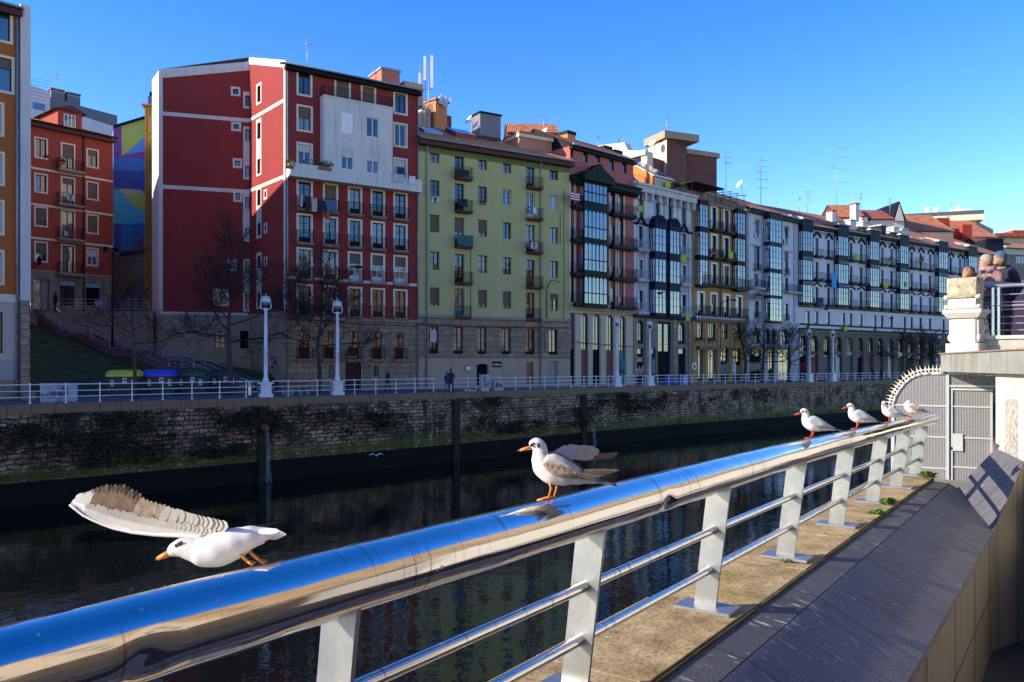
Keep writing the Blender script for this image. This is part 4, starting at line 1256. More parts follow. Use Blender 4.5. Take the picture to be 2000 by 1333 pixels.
# --- background blocks seen over the roofs ---
def bblock(name, label, px0, Y, vpx, z0=0, cat='building'):
    return Face(px0=px0, Y0=Y, vpx=vpx, z0=z0).make_root(name, label, cat)
M_brick = blocks('brown_brick', (.22, .07, .055), (.17, .06, .05), (.1, .05, .045), .3, .09, .008, stain=.2)
P_crm2 = plaster('warm_cream', (.62, .55, .40), .3)
K = bblock('brick_apartment_block', 'brown brick block with cream stair tower rising behind the grey house', 1342, 112, 4200)
def kb(q, a, b, t, y0, y1, m, zb=15):
    q.box(K.u(a, y0), K.u(b, y0), y0, y1, zb, K.z((a + b) / 2, t, y0), m)
q = MB(); kb(q, 1342, 1400, 304, 0, 8, 0); K.part(q, 'wall', [M_brick])
q = MB(); kb(q, 1341, 1406, 295, -.25, 8.2, 0, K.z(1370, 304, -.25)); K.part(q, 'parapet', M_concrete)
# stair tower: cream face to the left, brick face to the right
T0, T1 = w2(1302, 108), w2(1266, 112)
T2 = w2(1341, 111)
FT = Face(K.root, P0=T1, P1=T0); FT2 = Face(K.root, P0=T0, P1=T2)
lt, lt2 = FT.u(1302), FT2.u(1341)
q = MB().poly([(0, 0, 15), (lt, 0, 15), (lt, 0, FT.z(1300, 272)), (0, 0, FT.z(1268, 276))], 0)
FT.part(q, 'tower_wall', P_crm2)
q = MB().poly([(0, 0, 15), (lt2, 0, 15), (lt2, 0, FT2.z(1340, 283)), (0, 0, FT2.z(1303, 272))], 0)
FT2.part(q, 'tower_wall', M_brick)
q = MB().box(-.3, lt + .3, -.5, 5, FT.z(1290, 276), FT.z(1290, 262))
FT.part(q, 'tower_roof', M_concrete)
FT.part(MB().box(lt * .62, lt * .8, -.03, -.004, FT.z(1285, 281), FT.z(1285, 276)), 'window', M_dark)
# cream penthouse with curled gutter
a, b = Face(K.root, P0=w2(1168, 110), P1=w2(1264, 104)), None
LP = a.u(1264)
q = MB().prism([(0, 0, 14), (LP, 0, 14), (LP, 0, a.z(1262, 296)), (LP * .62, 0, a.z(1225, 294)), (LP * .55, 0, a.z(1218, 279)), (0, 0, a.z(1170, 284))], (0, 1.2, 0), 0)
a.part(q, 'penthouse', P_crm2)
a.part(MB().box(a.u(1237), a.u(1252), -.03, -.004, a.z(1245, 318), a.z(1245, 306)), 'window', M_glassb)
q = MB().box(a.u(1225), a.u(1263), -.25, .3, a.z(1262, 303), a.z(1262, 293)); a.part(q, 'parapet', P_crm2)
Kb = bblock('brick_penthouse', 'low brown brick penthouse below the cream stair tower', 1264, 106, 2600)
Kb.part(MB().box(0, Kb.u(1304), 0, 5, 14, Kb.z(1270, 306)), 'wall', M_brick)
# rooftop house with billboard frame behind the green block
RT = bblock('rooftop_tower', 'ochre lift tower with white letter board behind the green block', 843, 100, 2600)
q = MB().box(RT.u(846), RT.u(873), 0, 4, 16, RT.z(860, 205)).box(RT.u(846), RT.u(852), -.5, 3, 16, RT.z(849, 199)).box(RT.u(845), RT.u(874), -.6, 4, RT.z(860, 200), RT.z(860, 197), 0)
RT.part(q, 'wall', plaster('ochre_brick_wall', (.45, .2, .09), .4))
RT.part(MB().box(RT.u(817), RT.u(842), 0, 5, 16, RT.z(830, 211)), 'brick_stack', M_stoneg)
RT.part(MB().box(RT.u(872), RT.u(892), 1, 6, 16, RT.z(880, 221)), 'low_wall', M_brick)
sb = RT.part(MB().box(RT.u(851), RT.u(868), -.7, -.6, RT.z(859, 208), RT.z(859, 193)), 'letter_board', M_zinc)
text('E E E', 1.0, M_white, sb, (RT.u(851.5), -.72, RT.z(859, 200.5)), ext=.02)
# cell mast
mb = MB()
mp_ = [(0, 0), (.5, .2), (.9, -.1)]
for x, y in mp_: mb.tube([(x, y, -3), (x, y, 4.2)], .05, 6)
for x, h0, h1 in ((-.2, .6, 3.2), (.35, 2.4, 5.0), (1.1, 1.6, 5.1)): mb.box(x, x + .28, -.15, .05, h0, h1, 1)
for z in (-1, .3, 1.5): mb.tube([(-.3, 0, z), (1.2, 0, z)], .04, 5)
for z in (-1.2, -.5): mb.lathe([(0.0, 0), (.4, .05), (.4, .25), (0, .3)], 10, (.2, -.4, z), 1)
o = mb.build('cell_mast', [M_zinc, M_dish], None, at(821, 202, 88)); tag(o, 'white panel antenna mast beside the chimney of the crimson block', 'antenna mast')

# right-hand distance
D1 = Face(P0=w2(1770, 210), P1=w2(1906, 205), z0=0).make_root('apartment_tower', 'cream apartment tower with flat grey roof high behind the terrace', 'building')
zt = D1.z(1800, 437)
W = D1.u(1906)
wn_ = []
for t, b in ((428 + 13, 450), (460, 474)):
    for a, c in ((1791, 1799), (1832, 1842), (1878, 1887), (1894, 1903)): wn_.append(D1.rect(a, c, t, b, ref=1880))
D1.wall(0, W, 10, zt, wn_, [P_crm2], dep=.4, sides=(20, 0))
for r in wn_: D1.window(r, M_white, M_glassb, .3, 2, 1, fr=.15)
D1.part(MB().box(-3, W + 1.5, -1.5, 14, zt, zt + 1.5).box(-3, W + 1.5, -1.6, 14, zt + 1.5, zt + 2.4, 1), 'roof', [P_crm2, plain('slate_roof', (.06, .07, .09), .6)])
D1.part(MB().box(D1.u(1857, 6), D1.u(1896, 6), 6, 12, zt, D1.z(1870, 409, 6)), 'lift_house', P_crm2)
for px in (1809, 1826, 1870): D1.part(MB().box(D1.u(px), D1.u(px) + .8, 1, 1.8, zt + 2.4, zt + 4.2), 'vent_stack', M_cream)
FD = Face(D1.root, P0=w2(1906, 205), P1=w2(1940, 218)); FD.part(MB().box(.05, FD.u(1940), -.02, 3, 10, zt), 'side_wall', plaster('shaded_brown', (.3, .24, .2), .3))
D2 = bblock('apartment_building', 'pale yellow building with red penthouse at the far right edge', 1945, 190, 30000)
W = D2.u(2060); zt = D2.z(1960, 464)
wn_ = [D2.rect(a, b, 474, 490) for a, b in ((1976, 1982), (1986, 1996))] + [D2.rect(a, b, 503, 517) for a, b in ((1966, 1974), (1984, 1992))]
D2.wall(0, W, 0, zt, wn_, [plaster('pale_yellow', (.62, .52, .30), .3)], dep=.4, sides=(15, 0))
for r in wn_: D2.window(r, M_white, M_glassb, .3, 1, 1, fr=.12)
D2.part(MB().box(-1, W, -1.2, 15, zt, zt + .8), 'roof', M_tiled)
D2.part(MB().box(D2.u(1979, 4), W, 4, 10, zt, D2.z(1990, 450, 4)), 'penthouse', plaster('bright_red_wall', (.4, .05, .03), .2))
D3 = bblock('apartment_building', 'pink and brown building with dark balconies behind the three people', 1958, 165, 6000)
W = D3.u(2070); zt = D3.z(1975, 486)
D3.wall(0, W, 0, zt, [D3.rect(1985, 2010, 545, 575), D3.rect(1985, 2010, 500, 515)], [plaster('mauve_pink', (.36, .15, .17), .2), M_stoneg, P_white], [(D3.z(1975, 529), 0), (D3.z(1975, 497), 1), (99, 2)], dep=.5, sides=(15, 0))
for r in (D3.rect(1985, 2010, 545, 575), D3.rect(1985, 2010, 500, 515)): D3.window(r, M_blackwood, M_glass, .4, 4, 1)
D3.roof(0, W, zt, 1, 8, 2.5, M_tile, M_cream, soffit=0)
# red roofed cluster behind the terrace
def hut(label, px0, px1, Y, vpx, yt_eave, rise, wm, rm, depth=10, gable=False, name='roof_house'):
    h = bblock(name, label, px0, Y, 30000)
    w = h.u(px1); z = h.z(px0, yt_eave)
    h.part(MB().box(0, w, 0, depth, z - 7, z), 'wall', wm)
    if gable:
        h.part(MB().prism([(-.3, -.3, z), (w + .3, -.3, z), (w / 2, -.3, z + rise)], (0, depth + .6, 0)), 'roof', rm)
        h.part(MB().prism([(.15, -.34, z - .02), (w - .15, -.34, z - .02), (w / 2, -.34, z + rise - .5)], (0, .03, 0)), 'gable', wm)
    else:
        h.roof(0, w, z, .4, depth / 2, rise, rm, M_slabred, soffit=0)
    return h
hut('white gabled attic house with red tiles behind the terrace roof', 1640, 1690, 138, 2600, 427, 3.0, P_white, M_tile, 9)
hut('cream attic house between the white chimneys', 1700, 1745, 140, 3000, 430, 2.4, P_white, M_tiled, 9)
hut('narrow white gable with dark edge behind the terrace roof', 1744, 1766, 150, 2300, 432, 3.6, P_white, M_blackwood, 9, True)
hut('wide red tiled roof behind the far end of the terrace', 1752, 1862, 152, 3600, 453, 4.5, P_crm2, M_tile, 16)
hut('large red tiled roof stepping down at the far end', 1800, 1955, 168, 3400, 470, 6.0, P_crm2, M_tile, 22)
h = bblock('roof_box', 'bright red roof box beside the cream tower', 1831, 160, 30000)
h.part(MB().box(0, h.u(1855), 0, 5, h.z(1840, 455), h.z(1840, 426)).box(h.u(1855) + .01, h.u(1892), .5, 4, h.z(1870, 470), h.z(1870, 446)).box(h.u(1876), h.u(1892) + .3, -.6, .49, h.z(1880, 466), h.z(1880, 440)), 'wall', plaster('bright_red_wall', (.4, .05, .03), .2))
hut('dark glazed corner house at the end of the terrace', 1925, 1960, 150, 2600, 468, 1.0, M_slate, M_slate, 8)
# roofs behind the pink and green houses
hut('red hipped roof rising behind the pink house', 992, 1090, 100, 2400, 262, 2.6, P_rust, M_tile, 10)

# ---------------- ground, promenade, quay, water ----------------
QK = [(20, -69.5), (60, -69), (85, -69), (97, -66.5), (105, -64.5), (125, -59.5), (140, -55.5), (175, -46.5)]
def qx(Y):
    for (a, ka), (b, kb_) in zip(QK, QK[1:]):
        if a <= Y <= b: return Y + ka + (kb_ - ka) * (Y - a) / (b - a)
    return Y + (QK[0][1] if Y < 20 else QK[-1][1])
def quay(Y, off=0.0, z=0.0):
    """Point on the quay edge at depth Y, off metres towards the houses."""
    p = Vector((qx(Y), Y)); q_ = Vector((qx(Y + .5), Y + .5)); t = (q_ - p).normalized()
    n_ = Vector((-t.y, t.x))
    p = p + n_ * off
    return Vector((p.x, p.y, z))
YS = [-40, 0, 20] + [30 + 5 * i for i in range(30)]
M_prom = blocks('promenade_paving', (.11, .11, .12), (.09, .09, .1), (.06, .06, .065), .4, .4, .01, axes='xy', bmp=.15, stain=0)
mb = MB()
for a, b in zip(YS, YS[1:]):
    mb.poly([quay(a, .45), quay(b, .45), quay(b, 60, 0), quay(a, 60, 0)])
tag(mb.build('promenade', M_prom), kind='structure')
M_qw = None
def quaymat():
    m, n, l, b = newmat('quay_stone')
    uvn = n.new("ShaderNodeUVMap"); uvn.uv_map = 'UVMap'
    t = n.new("ShaderNodeTexBrick"); t.inputs["Scale"].default_value = 1
    t.inputs["Brick Width"].default_value = .62; t.inputs["Row Height"].default_value = .27
    t.inputs["Mortar Size"].default_value = .035; t.inputs["Mortar Smooth"].default_value = .4
    t.inputs["Color1"].default_value = (.50, .36, .24, 1); t.inputs["Color2"].default_value = (.24, .175, .12, 1); t.inputs["Mortar"].default_value = (.02, .018, .016, 1)
    dv = n.new("ShaderNodeVectorMath"); dv.operation = 'ADD'
    nz = n.new("ShaderNodeTexNoise"); nz.inputs["Scale"].default_value = 2.2; nz.inputs["Detail"].default_value = 4
    l.new(uvn.outputs[0], nz.inputs["Vector"])
    sc = n.new("ShaderNodeVectorMath"); sc.operation = 'SCALE'; sc.inputs["Scale"].default_value = .30
    l.new(nz.outputs["Color"], sc.inputs[0]); l.new(uvn.outputs[0], dv.inputs[0]); l.new(sc.outputs[0], dv.inputs[1]); l.new(dv.outputs[0], t.inputs["Vector"])
    uv = uvn.outputs[0]
    sp = n.new("ShaderNodeSeparateXYZ"); l.new(uv, sp.inputs[0])
    c = t.outputs["Color"]
    c = mixc(n, l, ramp(n, l, noise(n, l, uv, .55, 9, .72), .40, .53), (.05, .04, .032), c)
    c = mixc(n, l, ramp(n, l, noise(n, l, uv, 3.0, 9, .75), .36, .52), (.016, .014, .012), c)
    mp2 = n.new("ShaderNodeMapping"); mp2.inputs["Scale"].default_value = (1.1, .12, 1); l.new(uv, mp2.inputs["Vector"])
    c = mixc(n, l, math_n(n, l, 'MULTIPLY', ramp(n, l, noise(n, l, mp2.outputs[0], 1.2, 6, .7), .52, .64), .8), c, (.014, .012, .01))
    # moss band above the high-tide line, black wet stone below it
    hgt = math_n(n, l, 'ADD', sp.outputs[1], math_n(n, l, 'MULTIPLY', math_n(n, l, 'SUBTRACT', noise(n, l, uv, 1.1, 6), .5), 1.1))
    moss = math_n(n, l, 'MULTIPLY', ramp(n, l, hgt, 0.0, 1.0), 1.0)
    mr = n.new("ShaderNodeMapRange"); mr.inputs[1].default_value = -3.0; mr.inputs[2].default_value = -3.5; l.new(hgt, mr.inputs[0])
    mfac = math_n(n, l, 'MULTIPLY', mr.outputs[0], ramp(n, l, noise(n, l, uv, 2.0, 8, .7), .38, .56))
    c = mixc(n, l, mfac, c, (.085, .11, .016))
    mr2 = n.new("ShaderNodeMapRange"); mr2.inputs[1].default_value = -3.95; mr2.inputs[2].default_value = -4.05; l.new(math_n(n, l, 'ADD', sp.outputs[1], math_n(n, l, 'MULTIPLY', noise(n, l, uv, 4, 4), .12)), mr2.inputs[0])
    c = mixc(n, l, mr2.outputs[0], c, (.006, .006, .0055))
    l.new(c, b.inputs["Base Color"])
    b.inputs["Roughness"].default_value = .9; b.inputs["Specular IOR Level"].default_value = .2
    h = math_n(n, l, 'ADD', math_n(n, l, 'MULTIPLY', t.outputs["Fac"], -1.0), noise(n, l, uv, 6, 8, .7))
    bump(n, l, b, h, .9, .06)
    return m
M_qw = quaymat()
def uvwall(pts, zs, name, mat, parent):
    """Vertical sheet along a plan polyline with metric UVs."""
    me = bpy.data.meshes.new(name); v, f, uvs = [], [], []
    s = 0; S = []
    for i, p in enumerate(pts):
        if i: s += (pts[i] - pts[i - 1]).length
        S.append(s)
        for z, off in zs: v.append((p.x + off * .7, p.y - off * .7, z))
    k = len(zs)
    for i in range(len(pts) - 1):
        for j in range(k - 1):
            f.append((i * k + j, (i + 1) * k + j, (i + 1) * k + j + 1, i * k + j + 1))
            uvs += [(S[i], zs[j][0]), (S[i + 1], zs[j][0]), (S[i + 1], zs[j + 1][0]), (S[i], zs[j + 1][0])]
    me.from_pydata(v, [], f); ul = me.uv_layers.new(name='UVMap')
    for i, uv_ in enumerate(uvs): ul.data[i].uv = uv_
    me.materials.append(mat)
    o = bpy.data.objects.new(name, me); COL.objects.link(o); o.parent = parent
    return o
QW = thing('quay_wall', 'old mossy stone quay wall along the far bank under the white railing', 'quay wall')
qp = [quay(y) for y in YS]
uvwall(qp, [(-7, .25), (-4.0, .12), (-3.95, .1), (-.5, 0)], 'wall_face', M_qw, QW)
mb = MB()
L = 0
yy = 22.0
while yy < 172:
    y2 = yy + .8
    a, b = quay(yy, -.12), quay(y2 - .02, -.12); c, d = quay(y2 - .02, .46), quay(yy, .46)
    h = rnd.uniform(-.012, .012)
    mb.prism([(p.x, p.y, -.5) for p in (a, b, c, d)], (0, 0, .5 + .02 + h))
    yy = y2
mb.build('coping', plaster('brown_coping', (.20, .14, .095), .6), QW)
# dark wall stains built as thin raised strips, and drains
M_wet = plain('wet_black_stone', (.022, .02, .016), .8, var=.6, vs=2, bmp=.8, spec=.2)
for Y_ in (52.9, 64.5, 75.5):
    p = quay(Y_, -.02)
    a_, b_ = quay(Y_ - .22, -.13), quay(Y_ + .22, -.13); c_, d_ = quay(Y_ + .22, .4), quay(Y_ - .22, .4)
    MB().prism([(v.x + (.12 if k < 2 else 0), v.y - (.12 if k < 2 else 0), -7) for k, v in enumerate((a_, b_, c_, d_))], (0, 0, 6.4)).build('wet_stain', M_wet, QW)
p = quay(52.9, -.55)
q = MB().tube([(p.x - .5, p.y + .5, -1.9), (p.x + .06, p.y - .06, -1.9)], .22, 10)
q.build('drain_pipe', plain('rusty_pipe', (.12, .035, .015), .8), QW)
m, n, l, b = newmat('falling_water')
b.inputs["Base Color"].default_value = (.5, .6, .7, 1); b.inputs["Roughness"].default_value = .3; b.inputs["Alpha"].default_value = .22
l.new(math_n(n, l, 'MULTIPLY', ramp(n, l, noise(n, l, objvec(n, l, (14, 14, .8)), 1.5, 5), .45, .7), .35), b.inputs["Alpha"])
for Y_, z0_, lab in ((52.9, -1.95, 'thin water spout falling from the rusty drain in the quay wall'), (75.9, -3.2, 'thin white trickle at the foot of the quay wall behind the standing gull')):
    p = quay(Y_, -.75)
    q = MB().tube([(p.x, p.y, z0_), (p.x + .12, p.y - .12, (z0_ - 5.4) / 2), (p.x + .18, p.y - .18, -5.4)], [.10, .14, .2], 8)
    tag(q.build('water_spout', m), lab, 'water spout')
# water
def watermat():
    m, n, l, b = newmat('river_water')
    b.inputs["Base Color"].default_value = (.004, .006, .006, 1); b.inputs["Roughness"].default_value = .03
    b.inputs["IOR"].default_value = 1.75
    v = objvec(n, l, (1, 1, 1))
    a1 = noise(n, l, v, .9, 3, .5); a2 = noise(n, l, v, 3.3, 2, .5)
    h = math_n(n, l, 'ADD', a1, math_n(n, l, 'MULTIPLY', a2, .3))
    bump(n, l, b, h, .13, .10)
    return m
mb = MB().poly([(-300, -120, -5.4), (300, -120, -5.4), (300, 400, -5.4), (-300, 400, -5.4)])
# the river is only between the quays
mb = MB()
for a, b in zip(YS, YS[1:]):
    mb.poly([quay(a, .3, -5.4), quay(a, -62, -5.4), quay(b, -62, -5.4), quay(b, .3, -5.4)])
tag(mb.build('river', watermat()), kind='structure')
# hillside with stairs
M_grass = plain('dark_grass', (.030, .058, .014), .95, var=.5, vs=1.2, bmp=.9)
f0 = Vector(w2(42, 52.5)); f1 = Vector(w2(545, 66)); b0_ = Vector(w2(42, 70)); b1_ = Vector(w2(300, 69.5)); b2_ = Vector(w2(545, 67))
mb = MB(); NU, NV = 60, 24
S0_, S1_ = Vector(w2(455, 61.8)), Vector(w2(68, 70.3)); SL_ = (S1_ - S0_).length; SU_ = (S1_ - S0_) / SL_; SN_ = Vector((SU_.y, -SU_.x))
if SN_.y < 0: SN_ = -SN_
FU_ = (f1 - f0).normalized(); FN_ = Vector((-FU_.y, FU_.x))
def hp(u, v):
    f = f0.lerp(f1, u)
    bk = b0_.lerp(b1_, u / .52) if u < .52 else b1_.lerp(b2_, (u - .52) / .48)
    p = f.lerp(bk, v)
    s_ = (p - S0_).dot(SU_); o_ = (p - S0_).dot(SN_); st = 6.7 * max(0, min(1, s_ / SL_))
    df = max(0, (p - f0).dot(FN_))
    if o_ < 0: z = max(0, st - 1.0) * df / (df + abs(o_) + .01)
    elif o_ < 2.6: z = st - 1.0
    else: z = min(6.4, st - 1.0 + (o_ - 2.6) * .75)
    k = .05 * math.sin(u * 91 + v * 37) + .05 * math.sin(u * 53 - v * 71)
    return Vector((p.x, p.y, max(.03, z) + .05 + k * (1 if 0 < v < 1 else 0)))
for i in range(NU):
    for j in range(NV):
        mb.poly([hp(i / NU, j / NV), hp((i + 1) / NU, j / NV), hp((i + 1) / NU, (j + 1) / NV), hp(i / NU, (j + 1) / NV)], 0, True)
tag(mb.build('grass_slope', M_grass), kind='structure')
mb = MB()
pts = [Vector(w2(42, 70)), Vector(w2(300, 69.6)), Vector(w2(320, 90)), Vector(w2(-100, 110)), Vector(w2(-100, 66))]
mb.prism([(p.x, p.y, -1) for p in pts], (0, 0, TZ + 1))
tag(mb.build('upper_terrace', M_concrete), kind='structure')
RW = thing('retaining_wall', 'stained retaining wall with yellow face graffiti under the mural', 'wall')
fr_ = Face(RW, P0=w2(215, 81), P1=w2(300, 78), z0=TZ)
M_gry = plaster('stained_wall', (.22, .19, .16), .7)
fr_.part(MB().box(0, fr_.u(300), 0, 1.2, -1, fr_.z(225, 500)), 'wall_face', M_gry)
q = MB()
g = random.Random(3)
for k, (px, py, rx, ry, mi) in enumerate(((250, 535, .75, .9, 0), (250, 552, .9, .8, 0), (255, 572, .8, .7, 1), (248, 583, .7, .35, 2), (262, 560, .4, .5, 1))):
    u_, z_ = fr_.u(px), fr_.z(px, py)
    q.poly([(u_ + rx * math.cos(t * .5236) * g.uniform(.7, 1.1), -.006 - .004 * k, z_ + ry * math.sin(t * .5236) * g.uniform(.7, 1.1)) for t in range(12)], mi)
fr_.part(q, 'graffiti', [plain('graffiti_yellow', (.3, .17, .03), .8, var=.5), plain('graffiti_red', (.18, .03, .05), .8, var=.5), plain('graffiti_blue', (.05, .16, .3), .8, var=.4)])
q = MB()
for i in range(60):
    x = g.uniform(0, fr_.u(292)); zz = fr_.z(225, 500)
    for k in range(8):
        a = g.uniform(-.3, .3); q.poly([(x, g.uniform(-.1, .4), zz - .1), (x + a, g.uniform(-.3, .4), zz + g.uniform(.1, .4)), (x + a + .1, .1, zz + g.uniform(-.3, .2))])
tag(q.build('ivy', plain('ivy_leaf', (.02, .03, .01), .8)), 'ivy along the top of the graffiti wall under the mural', 'ivy', kind='stuff')
o = bpy.data.objects['ivy']; o.location = (fr_.O.x, fr_.O.y, TZ); o.rotation_euler = (0, 0, fr_.rot)
# ---------------- near bank: ledge, granite parapet, railing ----------------
TH = math.atan2(1125, 1600); SN, CS = math.sin(TH), math.cos(TH)
NROT = math.atan2(CS, SN)
def Lof(w, Y): return (Y + w * SN) / CS
def RP(w, Y, z): 
    L_ = Lof(w, Y)
    return Vector((w * CS + L_ * SN, -w * SN + L_ * CS, z))
# local frame: x along the rail, y = -w (towards the river), z up
def nbuild(mb, name, mats, parent=None):
    o = mb.build(name, mats, parent)
    if parent is None: o.rotation_euler = (0, 0, NROT)
    return o
def nroot(name, label, cat):
    return thing(name, label, cat, (0, 0, 0), NROT)
def ledgemat():
    m, n, l, b = newmat('mossy_concrete')
    v = objvec(n, l)
    c = mixc(n, l, ramp(n, l, noise(n, l, v, 3, 9, .7), .35, .65), (.22, .155, .07), (.50, .38, .21))
    c = mixc(n, l, ramp(n, l, noise(n, l, v, 1.3, 8, .7), .56, .68), c, (.26, .23, .035))
    c = mixc(n, l, math_n(n, l, 'MULTIPLY', ramp(n, l, noise(n, l, v, 40, 6, .7), .5, .62), .55), c, (.04, .03, .018))
    c = mixc(n, l, ramp(n, l, noise(n, l, v, 16, 4, .6), .70, .74), c, (.5, .48, .42))
    l.new(c, b.inputs["Base Color"]); b.inputs["Roughness"].default_value = .95; b.inputs["Specular IOR Level"].default_value = .2
    bump(n, l, b, noise(n, l, v, 30, 8, .75), .8, .015)
    return m
def granitemat(name, k=1.0):
    m, n, l, b = newmat(name)
    v = objvec(n, l)
    c = mixc(n, l, ramp(n, l, noise(n, l, v, 120, 3, .7), .35, .65), (.012 * k, .013 * k, .016 * k), (.062 * k, .063 * k, .068 * k))
    c = mixc(n, l, math_n(n, l, 'MULTIPLY', ramp(n, l, noise(n, l, v, 1.4, 6, .7), .4, .7), .5), c, (.022 * k, .022 * k, .025 * k))
    sv = objvec(n, l, (7, .55, 1))
    c = mixc(n, l, math_n(n, l, 'MULTIPLY', ramp(n, l, noise(n, l, sv, 2.0, 6, .65), .5, .72), .6), c, (.010 * k, .010 * k, .012 * k))
    # droppings: short white dashes running down the slope
    dv = objvec(n, l, (13, 3.4, 1))
    d = math_n(n, l, 'MULTIPLY', ramp(n, l, noise(n, l, dv, 2.2, 4, .6), .625, .66), ramp(n, l, noise(n, l, v, .7, 3), .36, .5))
    sp = n.new("ShaderNodeSeparateXYZ"); l.new(v, sp.inputs[0])
    mr = n.new("ShaderNodeMapRange"); mr.inputs[1].default_value = .95; mr.inputs[2].default_value = 1.5; l.new(sp.outputs[1], mr.inputs[0])
    c = mixc(n, l, math_n(n, l, 'MULTIPLY', d, math_n(n, l, 'ADD', mr.outputs[0], .25, True)), c, (.36, .36, .36))
    # slab joints across the slope
    fr = math_n(n, l, 'ABSOLUTE', math_n(n, l, 'SUBTRACT', math_n(n, l, 'FRACT', math_n(n, l, 'MULTIPLY', sp.outputs[0], 1 / 1.37)), .5))
    j = math_n(n, l, 'GREATER_THAN', fr, .4965)
    c = mixc(n, l, j, c, (.012, .012, .014))
    l.new(c, b.inputs["Base Color"]); b.inputs["Roughness"].default_value = .6; b.inputs["Specular IOR Level"].default_value = .2
    bump(n, l, b, noise(n, l, v, 90, 5, .7), .35, .006)
    return m
LZ = .65
LG = nroot('concrete_ledge', 'mossy brown concrete ledge carrying the steel railing above the river', 'ledge')
q = MB(); g = random.Random(5)
x = -3.0
XE = Lof(-1.94, 10.75)
while x < XE:
    x2 = min(x + 1.28, XE); z = LZ + g.uniform(-.004, .004)
    q.box(x + .006, x2 - .006, 1.645, 2.25, LZ - .28, z)
    x = x2
nbuild(q, 'slab', ledgemat(), LG)
nbuild(MB().box(-3, XE - .01, 1.66, 2.235, LZ - .3, LZ - .012), 'joint_bed', plain('pale_mortar', (.38, .34, .27), .9), LG)
nbuild(MB().box(-30, XE + 3, 1.0, 2.2, -7, LZ - .31), 'river_wall', M_stoneg, LG)
nbuild(MB().box(-3, XE, 1.624, 1.646, LZ - .2, LZ - .006), 'moss_joint', plain('moss', (.045, .045, .012), 1, var=.9, vs=7, bmp=1), LG)
W2, WRD = 1.428, .839                 # seam and right edge of the coping, metres left of the camera line
def gz_(w):
    w = abs(w)
    return LZ - .02 - .15 * (1.63 - w) if w >= W2 else LZ - .02 - .15 * (1.63 - W2) - .5 * (W2 - w)
GP = nroot('granite_parapet', 'broad dark granite coping sloping down beside the ledge with white droppings', 'parapet')
M_gr1, M_gr2 = granitemat('dark_granite', 1.9), granitemat('dark_granite_upper', 3.0)
tc_ = lambda px, py, Y: tol(at(px, py, Y))
def tol(p):
    w = p.x * CS - p.y * SN; L_ = p.x * SN + p.y * CS
    return (L_, -w, p.z)
Cw = at(1945, 876, 10.235); Dw = at(2001, 902, 9.26)
Cl, Dl, Bl, Rl = tol(Cw), tol(Dw), tol(at(1870, 950, 10.3)), tol(at(1940, 1026, 8.87))
Ap = (Lof(-1.63, 10.45), 1.62, gz_(1.62)); Mp = tol(at(1852, 943, 10.4))
q = MB(); x0 = -3
q.prism([(x0, 1.62, gz_(1.62)), (x0, W2 + .004, gz_(W2)), (Mp[0], W2 + .004, gz_(W2)), (Ap[0], 1.62, gz_(1.62))], (0, 0, -.12))
nbuild(q, 'lower_course', M_gr1, GP)
RZ = gz_(WRD); Rl = (Rl[0], WRD, RZ)
q = MB(); N_ = 90
for i in range(N_):                      # gently uneven slabs
    xa, xb = x0 + (Rl[0] - x0) * i / N_, x0 + (Rl[0] - x0) * (i + 1) / N_
    ya = W2 - .004
    q.poly([(xa, WRD, RZ), (xb, WRD, RZ), (min(xb, Bl[0]), ya, gz_(W2)), (min(xa, Bl[0]), ya, gz_(W2))])
q.poly([Rl, (Bl[0], Bl[1], gz_(Bl[1])), (Bl[0], W2 - .004, gz_(W2))])
q.poly([(Rl[0], W2 - .004, gz_(W2)), Rl, (Bl[0], W2 - .004, gz_(W2))])
q.poly([(x0, WRD, RZ), (Rl[0], WRD, RZ), (Rl[0], WRD, RZ - .06), (x0, WRD, RZ - .06)])
q.poly([Rl, Dl, Cl]); q.poly([Rl, Cl, (Bl[0], Bl[1], gz_(Bl[1]))])
q.poly([(Bl[0], Bl[1], gz_(Bl[1])), Cl, (Cl[0], Cl[1], -.5), (Bl[0], Bl[1], -.5)])
nbuild(q, 'upper_course', M_gr2, GP)
q = MB().box(-3, Rl[0], WRD + .012, WRD + .08, -1.3, RZ - .062).box(-3, Mp[0], WRD + .081, 1.6, -1.3, RZ - .1)
q.poly([(Rl[0], WRD + .012, -1.3), (Rl[0], WRD + .012, RZ - .02), (Dl[0], Dl[1], Dl[2] - .01), (Dl[0], Dl[1], -1.3)])
m_ = plaster('stained_concrete_wall', (.19, .16, .12), .85, (.03, .026, .02), 3.2)
nbuild(q, 'wall', m_, GP)
q = MB()
for i in range(9): q.box(-1 + i * 1.37, -.992 + i * 1.37, WRD + .009, WRD + .0115, -1.0, RZ - .08)
q.box(-2, Rl[0], WRD + .009, WRD + .0115, -.36, -.352)
nbuild(q, 'panel_joint', M_dark, GP)
mb = MB().box(-50, 90, -36, WRD + .05, -1.3, -1.0)
o = nbuild(mb, 'walkway', plain('dark_asphalt', (.03, .03, .031), .9, bmp=.5)); tag(o, kind='structure')

